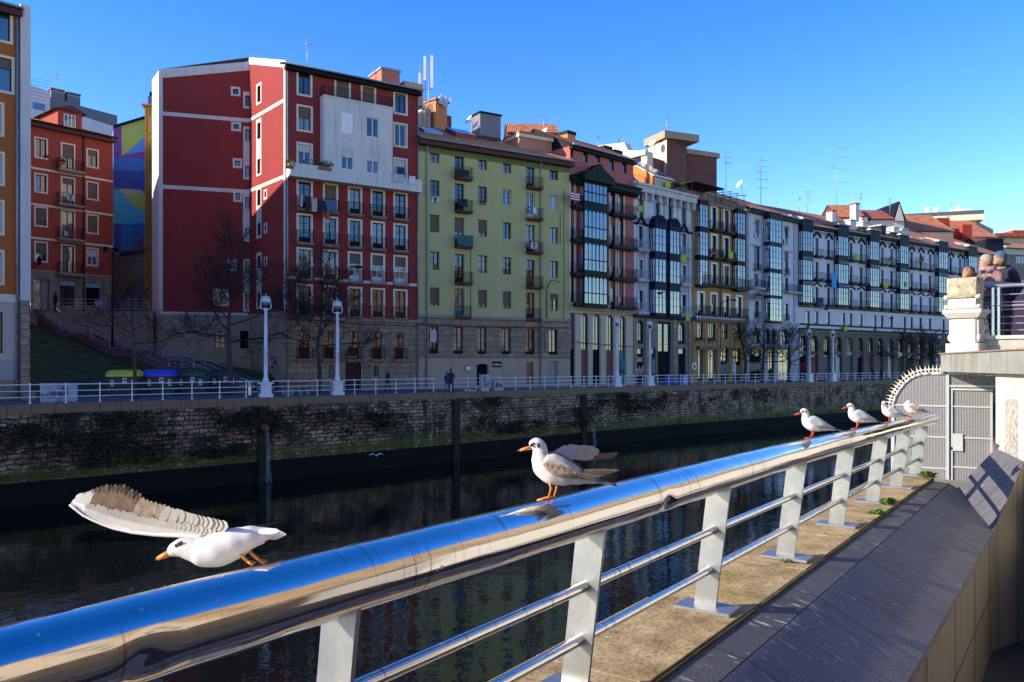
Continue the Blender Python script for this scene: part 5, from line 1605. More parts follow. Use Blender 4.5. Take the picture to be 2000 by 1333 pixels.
SR = nroot('steel_railing', 'polished steel tube railing with flat plate posts along the ledge', 'railing')
def steelmat(name, rough=.07):
    m, n, l, b = newmat(name)
    v = objvec(n, l)
    sc = math_n(n, l, 'MULTIPLY', ramp(n, l, noise(n, l, objvec(n, l, (26, 1.0, 1.0)), 2.0, 5, .6), .60, .66), ramp(n, l, noise(n, l, v, 2.0, 3), .36, .5))
    blob = ramp(n, l, noise(n, l, objvec(n, l, (1.6, 3, 3)), 2.4, 6, .62), .655, .70)
    c = mixc(n, l, math_n(n, l, 'MULTIPLY', sc, .75), (.66, .64, .61), (.10, .09, .08))
    c = mixc(n, l, math_n(n, l, 'MULTIPLY', blob, .35), c, (.25, .24, .26))
    spz = n.new("ShaderNodeSeparateXYZ"); gm_ = n.new("ShaderNodeNewGeometry"); l.new(gm_.outputs["Normal"], spz.inputs[0])
    top = n.new("ShaderNodeMapRange"); top.inputs[1].default_value = .55; top.inputs[2].default_value = .95; l.new(spz.outputs[2], top.inputs[0])
    spl_ = math_n(n, l, 'MULTIPLY', ramp(n, l, noise(n, l, objvec(n, l, (9, 16, 16)), 3.0, 5, .6), .66, .69), math_n(n, l, 'MULTIPLY', ramp(n, l, noise(n, l, v, 1.5, 3), .38, .55), top.outputs[0]))
    c = mixc(n, l, spl_, c, (.34, .32, .28))
    l.new(c, b.inputs["Base Color"]); l.new(math_n(n, l, 'SUBTRACT', 1.0, spl_), b.inputs["Metallic"])
    r = math_n(n, l, 'ADD', math_n(n, l, 'MULTIPLY', ramp(n, l, noise(n, l, v, 6, 8, .7), .45, .75), .10), rough)
    l.new(math_n(n, l, 'ADD', r, math_n(n, l, 'ADD', math_n(n, l, 'MULTIPLY', spl_, .6), math_n(n, l, 'MULTIPLY', blob, .3))), b.inputs["Roughness"])
    bump(n, l, b, noise(n, l, objvec(n, l, (.8, 3, 3)), 2.5, 3), .06, .02)
    return m
M_steel = steelmat('polished_steel')
HR = [(-.5, .62), (1.9, .625), (3.3, .64), (5.6, .65), (8.2, .69), (11.6, .755)]
def hh(Y):
    for (a, ha), (b, hb_) in zip(HR, HR[1:]):
        if Y <= b: return ha + (hb_ - ha) * (Y - a) / (b - a)
    return HR[-1][1]
WR = -1.78; TR = .1
def railc(Y): return (Lof(WR, Y), -WR, CZ - hh(Y))
camL = Vector(tol(Vector((0, 0, CZ))))
dents = []
for px, py, amp, sa, sb in ((1275, 990, .018, .05, .045), (243, 1308, .015, .045, .045)):
    Y_ = F * 1.78 / ((2125 - px) * CS)
    c = Vector(railc(Y_)); ray = (Vector(tol(at(px, py, 1.0))) - camL).normalized()
    t_ = (c - camL).dot(ray); p = camL + ray * t_
    dv = p - c
    dvx = Vector((0, dv.y, dv.z)); back = Vector((0, (camL - c).y, (camL - c).z)).normalized()
    nrm = (dvx + back * math.sqrt(max(1e-5, TR * TR - min(dvx.length, TR * .95) ** 2))).normalized()
    dents.append((c.x, nrm, amp, sa, sb))
q = MB(); NS, NR = 620, 44
Y0_, Y1_ = -.4, 11.55
c_prev = None
for i in range(NS + 1):
    Y_ = Y0_ + (Y1_ - Y0_) * i / NS
    c = Vector(railc(Y_))
    rr = TR * (1 - .18 * max(0, min(1, (Y_ - 4.5) / 5)))
    if NS - i < 6: rr *= math.sqrt(max(.02, 1 - ((6 - (NS - i)) / 6.3) ** 2)) * .35 + .65
    for j in range(NR):
        a = 2 * math.pi * j / NR; nv = Vector((0, math.cos(a), math.sin(a)))
        r_ = rr + .0006 * math.sin(c.x * 5 + a * 2) + .0004 * math.sin(c.x * 13 - a)
        for (dx, dn, amp, sa, sb) in dents:
            if abs(c.x - dx) < 4 * sa:
                ang = math.acos(max(-1, min(1, nv.dot(dn)))) * TR
                r_ -= amp * math.exp(-((c.x - dx) / sa) ** 2 - (ang / sb) ** 2)
        q.v.append(tuple(c + nv * r_))
for i in range(NS):
    for j in range(NR):
        q.f.append((i * NR + j, i * NR + (j + 1) % NR, (i + 1) * NR + (j + 1) % NR, (i + 1) * NR + j)); q.m.append(0); q.sm.append(True)
q.f.append(tuple(NS * NR + j for j in range(NR))); q.m.append(0); q.sm.append(False)
nbuild(q, 'handrail', M_steel, SR)
M_steel2 = steelmat('rod_steel', .10)
for w, z0_, z1_ in ((-1.805, 1.13, 1.09), (-1.83, .89, .87)):
    pts = [(Lof(w, y), -w, z0_ + (z1_ - z0_) * max(0, (y - 5) / 6)) for y in (-.3, 2, 5, 8, 10.95)]
    nbuild(MB().tube(pts, .024, 16), 'rod', M_steel2, SR)
def postmat():
    m, n, l, b = newmat('galvanised_plate')
    v = objvec(n, l)
    c = mixc(n, l, ramp(n, l, noise(n, l, v, 5, 8, .7), .35, .7), (.24, .26, .28), (.38, .38, .37))
    c = mixc(n, l, ramp(n, l, noise(n, l, objvec(n, l, (1, 6, 1.2)), 3, 6, .7), .60, .70), c, (.34, .29, .22))
    l.new(c, b.inputs["Base Color"]); b.inputs["Metallic"].default_value = .75; b.inputs["Roughness"].default_value = .38
    bump(n, l, b, noise(n, l, v, 40, 5), .1, .004)
    return m
M_post = postmat()
postY = [1.1, 2.42, 3.62, 4.86, 6.15, 7.40, 8.63, 9.70, 10.75]
for Y_ in postY:
    xb = Lof(-1.84, Y_); zt_ = CZ - hh(Y_) - .06
    q = MB()
    hb_, htp = .067, .070
    q.prism([(xb - .009, 1.862 - hb_, LZ + .024), (xb - .009, 1.862 + hb_, LZ + .024), (xb - .009, 1.775 + htp, zt_), (xb - .009, 1.775 - htp, zt_)], (.018, 0, 0))
    p_ = nbuild(q, 'post', M_post, SR)
    nbuild(MB().box(xb - .10, xb + .10, 1.68, 2.02, LZ + .006, LZ + .024), 'base_plate', M_post, p_)
# weeds in the joint
def weed(px, py, Y, n_, size, label, name='weed'):
    q = MB(); g = random.Random(int(px))
    p = at(px, py, Y)
    for i in range(n_):
        a = g.uniform(0, 6.28); L_ = size * g.uniform(.5, 1.0); up = g.uniform(.4, 1.3)
        bx, by = g.uniform(-.5, .5) * size, g.uniform(-.3, .3) * size
        w_ = L_ * g.uniform(.16, .3); d = Vector((math.cos(a), math.sin(a), 0)); s_ = Vector((-d.y, d.x, 0))
        b0 = Vector((bx, by, 0)); m1 = b0 + d * L_ * .5 + Vector((0, 0, L_ * up * .6)); e = b0 + d * L_ + Vector((0, 0, L_ * up * .55))
        q.poly([b0, m1 - s_ * w_, e, m1 + s_ * w_])
    o = q.build(name, plain('weed_leaf', (.09, .17, .015), .6, var=.5, vs=20), None, p)
    return tag(o, label, 'weed')
weed(1812, 934, 10.4, 60, .12, 'bright green weed clump at the far end of the ledge')
weed(1735, 986, 8.3, 70, .10, 'low green weed at the foot of the fourth farthest railing post')
weed(1712, 1006, 8.0, 50, .09, 'small weed tuft in the joint just below a longer weed')
weed(1688, 1026, 7.6, 36, .06, 'smallest weed tuft in the mossy joint between ledge and granite')
weed(1535, 1099, 6.02, 14, .05, 'tiny weed at the base plate of the railing post')

# ---------------- bridge end: slab, wall, pillar, parapet, gate ----------------
M_whc = plaster('pale_sunlit_concrete', (.50, .48, .43), .4, (.24, .22, .19), 2.0)
M_slabs = blocks('weathered_slab_facing', (.30, .31, .28), (.25, .27, .25), (.12, .11, .09), .55, 2.0, .01, stain=.7, stcol=(.12, .11, .08), off=0)
BR = thing('bridge_abutment', 'pale concrete bridge abutment under a jutting stone slab', 'bridge', (5.79, 11, 0))
P0s, P1s = Vector((5.79, 11.0)), Vector((5.2, 8.8))
ds = (P1s - P0s).normalized()
FSl = Face(BR, P0=P0s, P1=P1s)
Ls = 8.0
q = MB()
plan = [P0s, P1s + ds * 6, Vector((9, 2)), Vector((26, 4)), Vector((26, 26)), Vector((10.5, 16))]
def rl(v2, z): 
    v = v2 - Vector((5.79, 11)); return (v.x, v.y, z)
q.prism([rl(p, 2.02) for p in plan], (0, 0, .225))
q.build('deck_slab', plaster('deck_grey', (.3, .29, .26), .6), BR)
FSl.part(MB().box(-.005, Ls, -.03, .0, 2.015, 2.25), 'slab_facing', M_slabs)
FSl.part(MB().box(-.03, Ls, -.05, .01, 2.25, 2.265), 'slab_edge', M_slab)
cu_ = (at(1945, 876, 8.9).xy - P0s).dot(ds) - .12
q = MB().box(cu_, Ls, .06, 3.0, -.2, 2.014)
FSl.part(q, 'abutment_wall', M_whc)
q = MB().box(cu_ + .35, cu_ + .72, .05, .059, .9, 1.75)
FSl.part(q, 'rough_panel', plain('rough_render', (.36, .34, .30), .95, var=.5, vs=30, bmp=1))
BR.location = (6.659, 12.65, -.315); BR.scale = (1.15,) * 3  # whole bridge end, with pillar, parapet and railing, scaled up about the camera
# pillar
PD = Vector((.707, -.707))
pc = at(1881, 688, 11.35)
PL = thing('bridge_pillar', 'weathered white stone pillar with rough scrolled top on the slab corner', 'pillar', at(1881, 688, 13.05).xy.to_3d() + Vector((0, 0, 2.2725)), math.atan2(PD.y, PD.x))
PL.scale = (1.15,) * 3
def zP(py): return CZ + (HY - py) / F * 11.35 - 2.25
def bev(mb, x0, x1, y0, y1, z0, z1, m=0, s=.02):
    mb.prism([(x0 + s, y0, z0), (x1 - s, y0, z0), (x1, y0 + s, z0), (x1, y1 - s, z0), (x1 - s, y1, z0), (x0 + s, y1, z0), (x0, y1 - s, z0), (x0, y0 + s, z0)], (0, 0, z1 - z0), m)
q = MB(); bev(q, -.215, .215, -.05, .36, 0, zP(671)); q.build('plinth', M_whc, PL)
q = MB(); bev(q, -.165, .165, -.0, .31, zP(671) + .002, zP(622))
for s_ in (-1, 1):
    q.box(s_ * .165 - .02, s_ * .165 + .02, .03, .28, zP(668), zP(624))
for k in range(6):
    for s_ in (-.17, .17): q.ell((s_ * 1.08, .05 + .045 * k, zP(660) + .03 * k), (.03, .035, .05))
q.build('shaft', M_whc, PL)
q = MB()
q.prism([(-.19, -.03, zP(622) + .002), (.19, -.03, zP(622) + .002), (.245, -.08, zP(612)), (-.245, -.08, zP(612))], (0, .36, 0)); q.box(-.245, .245, -.08, .4, zP(612) + .001, zP(605))
q.build('cornice', M_whc, PL)
M_rough = plain('lichened_stone', (.36, .33, .23), .95, var=.55, vs=9, bmp=1.2)
def roll(z0, z1, hw, d0, nm, roughm):
    n_ = 14; zc_, rz = (z0 + z1) / 2, (z1 - z0) / 2
    pr = []
    for i in range(n_ + 1):
        a = -math.pi / 2 + math.pi * i / n_
        sx = abs(math.cos(a)) ** .45
        pr.append((-.02 - d0 * sx, zc_ + rz * math.sin(a)))
    for i in range(n_ + 1):
        a = math.pi / 2 - math.pi * i / n_
        sx = abs(math.cos(a)) ** .45
        pr.append((.24 + d0 * sx, zc_ + rz * math.sin(a)))
    q = MB().prism([(-hw, y, z) for y, z in pr], (2 * hw, 0, 0))
    q.build(nm, roughm, PL)
roll(zP(605) + .003, zP(584), .175, .045, 'scroll_neck', M_whc)
roll(zP(584) + .003, zP(543), .185, .055, 'scroll_top', M_rough)
q = MB()
for s_ in (-.2, .2):
    for z_, r_ in ((zP(581), .035), (zP(600), .03)): q.tube([(s_ - .03, -.03, z_), (s_ + .03, -.03, z_)], r_, 10)
q.build('scroll_curl', M_whc, PL)
# parapet and bridge railing
PP0 = at(1913, 690, 11.45); PA = Face(P0=(PP0.x, PP0.y), P1=(PP0.x + .8, PP0.y - .6), z0=2.25)
PA.make_root('bridge_parapet', 'low speckled grey stone parapet under the bridge railing', 'parapet')
zpt = PA.z(1935, 656)
PA.part(MB().box(0, 5, 0, .22, .017, zpt - .05), 'base', plain('speckled_stone', (.33, .33, .30), .9, var=.3, vs=40, bmp=.4))
PA.part(MB().box(-.02, 5, -.03, .25, zpt - .048, zpt), 'capstone', M_whc)
BRL = thing('bridge_railing', 'slender galvanised railing the three people lean on', 'railing', (PP0.x, PP0.y, 2.25), PA.rot)
M_galv = plain('bright_galvanised', (.50, .53, .56), .3, .8)
for y_, r_ in ((560, .026), (577, .009), (592, .009), (598.5, .017), (606, .009), (620, .009), (633, .009), (646, .009)):
    z_ = PA.z(1930, y_, .11)
    MB().tube([(-.1, .11, z_), (5, .11, z_)], r_, 10).build('rail', M_galv, BRL)
for px in (1939.5, 1950.5, 2030):
    u_ = PA.u(px, .11)
    MB().box(u_ - .014, u_ + .014, .095, .125, zpt + .002, PA.z(1930, 562, .11)).build('post', M_galv, BRL)
for o_ in (PA.root, BRL): o_.location = (7.514, 13.168, 2.2725); o_.scale = (1.15,) * 3
# mesh gate
G0 = w2(1742, 13.11)
FG = Face(P0=G0, P1=(G0[0] + CS, G0[1] - SN), z0=-.085)
FG.make_root('mesh_gate', 'light grey wire mesh gate with curved spiked side panel under the slab', 'gate')
M_gpaint = plain('light_grey_paint', (.34, .36, .37), .5, .2, var=.06)
arcp = [(1744, 812), (1745, 790), (1749, 775), (1757, 762), (1768, 748), (1780, 739), (1790, 734), (1802, 731), (1818, 730), (1850, 730)]
A_ = [(FG.u(px), FG.z(px, py)) for px, py in arcp]
ur = FG.u(1975); zt_ = FG.z(1850, 730)
q = MB()
for (a, b) in zip(A_, A_[1:]): q.tube([(a[0], 0, a[1]), (b[0], 0, b[1])], .026, 8)
q.box(A_[0][0] - .025, A_[0][0] + .025, -.02, .02, .0, A_[0][1])
u1_, u2_ = FG.u(1848), FG.u(1854)
q.box(A_[-1][0], ur, -.02, .02, zt_ - .02, zt_ + .02)
q.box(u1_, u2_, -.028, .028, 0, zt_ - .021)
for py in (792.5, 852.5, 913):
    z_ = FG.z(1800, py); q.box(A_[0][0] + .026, u1_ - .001, -.012, .012, z_ - .012, z_ + .012)
zd = FG.z(1870, 755)
q.box(u2_ + .001, ur, -.02, .02, zd - .012, zd + .02)
fr = FG.part(q, 'frame', M_gpaint)
ud0, ud1 = FG.u(1858), FG.u(1939)
q = MB().box(ud0, ud0 + .022, -.024, .024, .02, zd - .03).box(ud1 - .03, ud1, -.024, .024, .02, zd - .03).box(ud0 + .022, ud1 - .03, -.024, .024, zd - .06, zd - .03)
for py in (794.5, 855, 913):
    z_ = FG.z(1880, py); q.box(ud0 + .022, ud1 - .03, -.012, .012, z_ - .012, z_ + .012)
dr = FG.part(q, 'door', M_gpaint)
l0, l1, lz0, lz1 = FG.rect(1861.5, 1881, 847, 881)
MB().box(l0, l1, -.032, -.026, lz0, lz1).build('lock_plate', M_gpaint, dr)
MB().box(ud0 - .02, ud0 + .01, -.05, -.026, lz0 + .02, lz0 + .06).build('handle', M_iron, dr)
def topz(u_):
    for a, b in zip(A_, A_[1:]):
        if a[0] <= u_ <= b[0] and b[0] > a[0]: return a[1] + (b[1] - a[1]) * (u_ - a[0]) / (b[0] - a[0])
    return zt_ - .02
M_wire = plain('wire_mesh', (.23, .23, .235), .6, .2, var=.05)
def wires(ua_, ub_, top, nm, par):
    q = MB(); s_ = .021; t_ = .0060
    n_ = int((ub_ - ua_) / s_)
    for i in range(n_ + 1):
        u_ = ua_ + i * s_; z1_ = top(u_)
        q.box(u_ - t_, u_ + t_, .004, .010, .02, z1_)
    z_ = .03; zm = max(top(ua_), top((ua_ + ub_) / 2), top(ub_))
    while z_ < zm:
        st = ua_
        while st < ub_ and top(st) < z_: st += .01
        if st < ub_: q.box(st, ub_, .0105, .0165, z_ - t_, z_ + t_)
        z_ += s_
    return q.build(nm, M_wire, par)
wires(A_[0][0] + .03, u1_ - .005, lambda u_: topz(u_) - .01, 'mesh_panel', fr)
wires(u2_ + .005, ur, lambda u_: zt_ - .021 if True else 0, 'mesh_panel', fr) if False else None
q = wires(ud0 + .024, ud1 - .03, lambda u_: zd - .06, 'mesh_panel', dr)
q = MB(); s_ = .021
u_ = u2_ + .006
while u_ < ur: q.box(u_ - .0046, u_ + .0046, .004, .01, zd + .021, zt_ - .021); u_ += s_
z_ = zd + .03
while z_ < zt_ - .03: q.box(u2_ + .006, ur, .0105, .0165, z_ - .0046, z_ + .0046); z_ += s_
q.build('mesh_panel', M_wire, fr)
M_spk = plain('cream_spike_paint', (.55, .50, .38), .6, var=.35, vs=14)
def lerp_arc(s_):
    Ltot = sum(math.hypot(b[0] - a[0], b[1] - a[1]) for a, b in zip(A_, A_[1:])); t_ = s_ * Ltot
    for a, b in zip(A_, A_[1:]):
        L_ = math.hypot(b[0] - a[0], b[1] - a[1])
        if t_ <= L_: 
            d = ((b[0] - a[0]) / L_, (b[1] - a[1]) / L_); return (a[0] + d[0] * t_, a[1] + d[1] * t_), (-d[1], d[0])
        t_ -= L_
    return A_[-1], (0, 1)
for i in range(20):
    (x, z), (nx, nz) = lerp_arc(.12 + .80 * i / 19)
    tx, tz_ = nz, -nx
    q = MB()
    h_ = .115
    q.prism([(x - tx * .008, -.006, z - tz_ * .008), (x + tx * .008, -.006, z + tz_ * .008), (x + tx * .008 + nx * h_ * .6, -.006, z + tz_ * .008 + nz * h_ * .6), (x + nx * h_ * 1.25, -.006, z + nz * h_ * 1.25), (x - tx * .008 + nx * h_ * .6, -.006, z - tz_ * .008 + nz * h_ * .6)], (0, .012, 0))
    q.prism([(x + nx * h_ * .45 - tx * .034, -.004, z + nz * h_ * .45 - tz_ * .034), (x + nx * h_ * .55, -.004, z + nz * h_ * .55 - 0), (x + nx * h_ * .45 + tx * .034, -.004, z + nz * h_ * .45 + tz_ * .034), (x + nx * h_ * .85, -.004, z + nz * h_ * .85)], (0, .008, 0))
    FG.part(q, 'spike', M_spk)
# ---------------- sunlit row behind the photographer (it shows in the steel and the window panes) ----------------
nb = random.Random(21)
cols_ = [(.42, .30, .17), (.46, .37, .25), (.40, .20, .13), (.48, .40, .29), (.36, .25, .14), (.44, .32, .21)]
x = -46.0
for i in range(8):
    wd = nb.uniform(13, 18); hgt = nb.uniform(17, 23)
    P_ = Vector((SN * x, CS * x)) + Vector((CS, -SN)) * 19.0
    c_ = cols_[i % 6]
    fb = Face(P0=(P_.x + SN * wd, P_.y + CS * wd), P1=(P_.x, P_.y), z0=-1.0)
    fb.make_root('riverside_building', 'sunlit plastered riverside building behind the photographer, number of bays %s' % ('two three four five six seven eight nine'.split()[i]), 'building', 'sunlit row on the near bank')
    hl = []
    nc_ = 4
    for ci in range(nc_):
        for ri in range(5):
            u_ = wd * (ci + .5) / nc_; zz = 4.2 + ri * 3.1
            if zz + 2 < hgt: hl.append([u_ - .6, u_ + .6, zz, zz + 1.9])
    fb.wall(0, wd - .05, 0, hgt, hl, [plaster('near_plaster_%s' % 'abcdefgh'[i], c_, .2), plain('dim_reflection_base', (.06, .045, .03), .7)], [(6.0, 1), (99, 0)], dep=.3, sides=(10, 0))  # dark lower band added so panes and steel reflect less light
    for r in hl: fb.window(r, M_white, M_glass, .2, 2, 1)
    fb.roof(0, wd - .05, hgt, .5, 5, 1.8, M_tile, M_cream, soffit=0)
    x += wd
# ---------------- animals and people: fused skins ----------------
from mathutils.kdtree import KDTree
def spl(pts, rr, k=4):
    P2, R2 = [], []
    n = len(pts)
    for i in range(n - 1):
        p0, p1, p2, p3 = pts[max(i - 1, 0)], pts[i], pts[i + 1], pts[min(i + 2, n - 1)]
        for j in range(k):
            t = j / k
            P2.append(.5 * ((2 * p1) + (p2 - p0) * t + (2 * p0 - 5 * p1 + 4 * p2 - p3) * t * t + (3 * p1 - p0 - 3 * p2 + p3) * t ** 3))
            R2.append(rr[i] + (rr[i + 1] - rr[i]) * (3 * t * t - 2 * t ** 3))
    return P2 + [pts[-1]], R2 + [rr[-1]]
def fuse(mb, mats, voxel, smooth=4, extra=None):
    """One continuous skin from overlapping volumes; every face takes the material of the nearest source volume."""
    me = bpy.data.meshes.new('skin'); me.from_pydata(mb.v, [], mb.f); me.update()
    bm = bmesh.new(); bm.from_mesh(me); bmesh.ops.recalc_face_normals(bm, faces=bm.faces); bm.to_mesh(me); bm.free()
    o = bpy.data.objects.new('skin', me); COL.objects.link(o)
    r = o.modifiers.new('r', 'REMESH'); r.mode = 'VOXEL'; r.voxel_size = voxel
    s = o.modifiers.new('s', 'SMOOTH'); s.iterations = smooth; s.factor = .5
    dg = bpy.context.evaluated_depsgraph_get()
    m2 = bpy.data.meshes.new_from_object(o.evaluated_get(dg))
    bpy.data.objects.remove(o)
    kd = KDTree(len(mb.f))
    for i, q in enumerate(mb.f):
        c = Vector((0, 0, 0))
        for j in q: c += Vector(mb.v[j])
        kd.insert(c / len(q), i)
    kd.balance()
    out = MB()
    out.v = [tuple(v.co) for v in m2.vertices]
    for p in m2.polygons:
        out.f.append(tuple(p.vertices)); out.m.append(mb.m[kd.find(p.center)[1]]); out.sm.append(True)
    if extra: out.add(extra)
    return out
M_feather = plain('white_feather', (.50, .495, .48), .8, var=.06, vs=30, bmp=.15)
M_fgrey = plain('grey_feather', (.30, .33, .38), .8, var=.15, vs=40, bmp=.2)
M_fbrown = plain('mottled_feather', (.27, .215, .16), .8, var=.45, vs=55, bmp=.3)
M_fblack = plain('black_feather', (.02, .02, .022), .7)
M_fdark = plain('brown_wingtip', (.15, .10, .07), .7, var=.4, vs=50)
M_ear = plain('ear_spot', (.05, .045, .045), .8)
M_redleg = plain('red_leg', (.42, .055, .02), .5)
M_orleg = plain('orange_leg', (.55, .17, .025), .5)
M_pale = plain('pale_grey_feather', (.34, .325, .30), .8, var=.08, vs=40)
GM = [M_feather, M_fgrey, M_fblack, M_ear, M_redleg, M_orleg, M_fbrown, M_fdark, M_pale, M_iron]
def gull_mesh(young=False, turn=0.0, preen=False):
    """Gull facing -x, feet at the origin; coordinates read off a profile."""
    S = 1829.0
    P = lambda px, py, y=0.0: Vector(((px - 375) / S, y, (548 - py) / S))
    hx = Vector(P(285, 240))
    def tw(v):
        if not turn: return v
        d = v - hx; c, s_ = math.cos(turn), math.sin(turn)
        return hx + Vector((d.x * c - d.y * s_, d.x * s_ + d.y * c, d.z))
    body = MB()
    head = [(232, 184, 26), (248, 172, 42), (272, 165, 49), (292, 185, 50), (298, 225, 55)]
    if preen: head = [(330, 240, 30), (345, 215, 42), (350, 200, 45), (330, 220, 50), (310, 250, 58)]
    pts = [tw(P(a, b)) for a, b, r in head] + [P(a, b) for a, b, r in ((304, 270, 70), (330, 318, 88), (385, 348, 98), (465, 366, 88), (550, 386, 60), (640, 404, 34), (720, 420, 16))]
    rr = [r / S for a, b, r in head] + [r / S for r in (70, 88, 98, 88, 60, 34, 16)]
    pts, rr = spl(pts, rr); body.tube(pts, rr, 24)
    body.v = [(x, y * (.86 if x > -.08 else .95), z) for x, y, z in body.v]
    ex = MB()
    # tail fan
    for k in range(-3, 4):
        a, b, c, d = P(600, 394, .012 * k), P(600, 392, .012 * k + .012), P(832 - abs(k) * 6, 446, .016 * k + .016), P(832 - abs(k) * 6, 447, .016 * k)
        ex.poly([a, b, c, d], 0, True)
        if young: ex.poly([P(800, 437, .0155 * k), P(800, 437, .0155 * k + .014), c + Vector((0, 0, .001)), d + Vector((0, 0, .001))], 2)
    wm = 6 if young else 1
    for sg in (-1, 1):
        # folded wing: curved shell over the flank
        rows = []
        prof = [(318, 268, 300, .030, .044), (345, 228, 338, .046, .050), (395, 218, 372, .050, .056), (460, 246, 388, .048, .054), (530, 290, 394, .038, .046), (600, 338, 398, .026, .034), (680, 386, 412, .014, .020)]
        prof = [tuple(a_ + (b_ - a_) * f_ for a_, b_ in zip(A_, B_)) for A_, B_ in zip(prof, prof[1:]) for f_ in (0, .33, .67)] + [prof[-1]]
        for (px, zt_, zb_, y1, y2) in prof:
            row = []
            for k in range(13):
                t = k / 12
                py = zt_ + (zb_ - zt_) * t
                y = (y1 * .35 + (y2 + .006) * math.sin(math.pi * (.18 + .62 * t)) * .9)
                row.append(P(px, py, sg * min(y, .062)))
            rows.append(row)
        for i in range(len(rows) - 1):
            for k in range(12):
                m_ = wm if not young else (6 if k + (i % 3) * .4 > 4.6 else 8)
                if young and (i > 13 or (k in (6, 7) and i % 2 and i < 12) or (k == 9 and i % 3 == 0)): m_ = 7
                ex.poly([rows[i][k], rows[i + 1][k], rows[i + 1][k + 1], rows[i][k + 1]], m_, True)
        # secondaries and black primaries
        for k in range(6):
            o_ = k * 9
            ex.poly([P(560 + o_, 330 + o_ * .9, sg * .030), P(690 + k * 26, 396 + k * 8, sg * .010), P(700 + k * 26, 404 + k * 8, sg * .012), P(570 + o_, 392, sg * .036)], (7 if young else (1 if k < 3 else 2)), True)
        # legs and feet
        m_ = 5 if young else 4
        kx = 20 if sg > 0 else -18
        k0 = P(380 + kx, 425, sg * .018); k1 = P(392 + kx, 470, sg * .018); k2 = P(372 + kx, 538, sg * .020)
        ex.tube([k0 + Vector((0, 0, .01)), k1, k2], [.0075, .0042, .0042], 7, m_)
        ex.ell(k1, (.0058, .0055, .0065), None, m_, 8, 6)
        for dy in (-.022, -.002, .018):
            ex.poly([k2, k2 + Vector((-.040, dy, -.006)), k2 + Vector((-.040, dy + .014, -.006))], m_)
            ex.tube([k2, k2 + Vector((-.022, dy * .6, -.002)), k2 + Vector((-.043, dy, -.007))], [.004, .0034, .002], 5, m_)
        # eye and dark ear spot
        if not preen:
            e = tw(P(238, 166, sg * .0225)); ex.ell(e, (.0062, .004, .0066), None, 9, 8, 6)
            e = tw(P(285, 166, sg * .0262)); ex.ell(e, (.0060, .004, .0105), None, 3, 8, 6)
            e = tw(P(250, 152, sg * .0225)); ex.ell(e, (.004, .003, .004), None, 3, 8, 5)
    if not preen:
        bm_ = 5 if young else 4
        b0, b1, b2 = tw(P(240, 186)), tw(P(190, 196)), tw(P(135, 214))
        ex.tube([b0, b1, b2.lerp(b1, .35)], [.0088, .0066, .0046], 8, bm_); ex.tube([b2.lerp(b1, .36), b2], [.0046, .0012], 8, 2 if young else 4)
    return fuse(body, GM, .0034, 8, ex).add(MB())
def weld(o, d=.0004):
    bm = bmesh.new(); bm.from_mesh(o.data); bmesh.ops.remove_doubles(bm, verts=bm.verts, dist=d); bm.to_mesh(o.data); bm.free()
def put(mb, name, mats, loc, rz, label, cat, group=None, scale=1.0):
    o = mb.build(name, mats, None, loc, rz); o.scale = (scale,) * 3; weld(o)
    return tag(o, label, cat, group)
GR_ = 'gulls perched on the steel handrail'
def railtop(px, dz=0.0):
    Y_ = F * 1.78 / ((2120 - px) * CS)
    rr = TR * (1 - .18 * max(0, min(1, (Y_ - 4.5) / 5)))
    return RP(WR, Y_, CZ - hh(Y_) + rr + dz)
gm = gull_mesh()
put(gm, 'gull', GM, railtop(1580, -.003), R(-8), 'grey winged gull with red bill, nearest of the far four on the rail', 'gull', GR_, 1.0)
put(gm, 'gull', GM, railtop(1668, -.003), R(-5), 'grey winged gull with red bill second of the far four, looking left', 'gull', GR_, 1.03)
put(gull_mesh(turn=R(62)), 'gull', GM, railtop(1731, -.003), R(-6), 'gull with its face turned to the viewer just left of the spiked gate', 'gull', GR_, 1.0)
put(gull_mesh(True, preen=True), 'gull', GM, railtop(1774, -.003), R(-14), 'brown mottled gull with hidden head, last on the rail before the gate', 'gull', GR_, 1.05)
# the near young gull, with half-opened wings
yg = gull_mesh(True)
S = 1829.0
P_ = lambda px, py, y=0.0: Vector(((px - 375) / S, y, (548 - py) / S))
def feather(q, a, b, w, m, up=Vector((0, 0, 1)), thick=.0):
    a, b = Vector(a), Vector(b); d = (b - a).normalized(); s_ = d.cross(Vector((0, 1, 0)) if abs(d.y) < .8 else Vector((0, 0, 1))).normalized() * w
    q.poly([a - s_ * .5, a.lerp(b, .45) - s_, a.lerp(b, .88) - s_ * .75, b, a.lerp(b, .88) + s_ * .6, a.lerp(b, .45) + s_, a + s_ * .5], m, True)
q = MB()
for (x0, y0, d0, x1, y1, d1, w_, m_) in ((395, 250, .045, 560, 232, .09, .034, 1), (430, 240, .06, 610, 226, .11, .032, 1), (470, 246, .07, 660, 232, .13, .030, 8), (520, 238, .085, 690, 226, .14, .026, 8), (540, 262, .085, 690, 254, .14, .024, 8), (580, 246, .10, 720, 236, .15, .020, 8)):
    feather(q, P_(x0, y0, d0), P_(x1, y1, d1), w_, m_)
gy = random.Random(4)
for i in range(12):
    t = i / 11
    feather(q, P_(560 + 40 * t, 222 + 62 * t, .10 + .03 * t), P_(705 + gy.uniform(-12, 12) - 40 * abs(t - .3), 206 + 88 * t, .15), .0075, 8 if t > .75 or t < .12 else 7)
for i in range(7):
    feather(q, P_(660, 268 + i * 5, .15), P_(880 - i * 9 + gy.uniform(-8, 8), 262 + i * 6, .22), .0045, 7)
for i in range(8):
    feather(q, P_(600, 330 + i * 5, -.048), P_(850 - i * 26, 332 + i * 9, -.035), .0055, 7 if i < 4 else (6, 8)[i % 2])
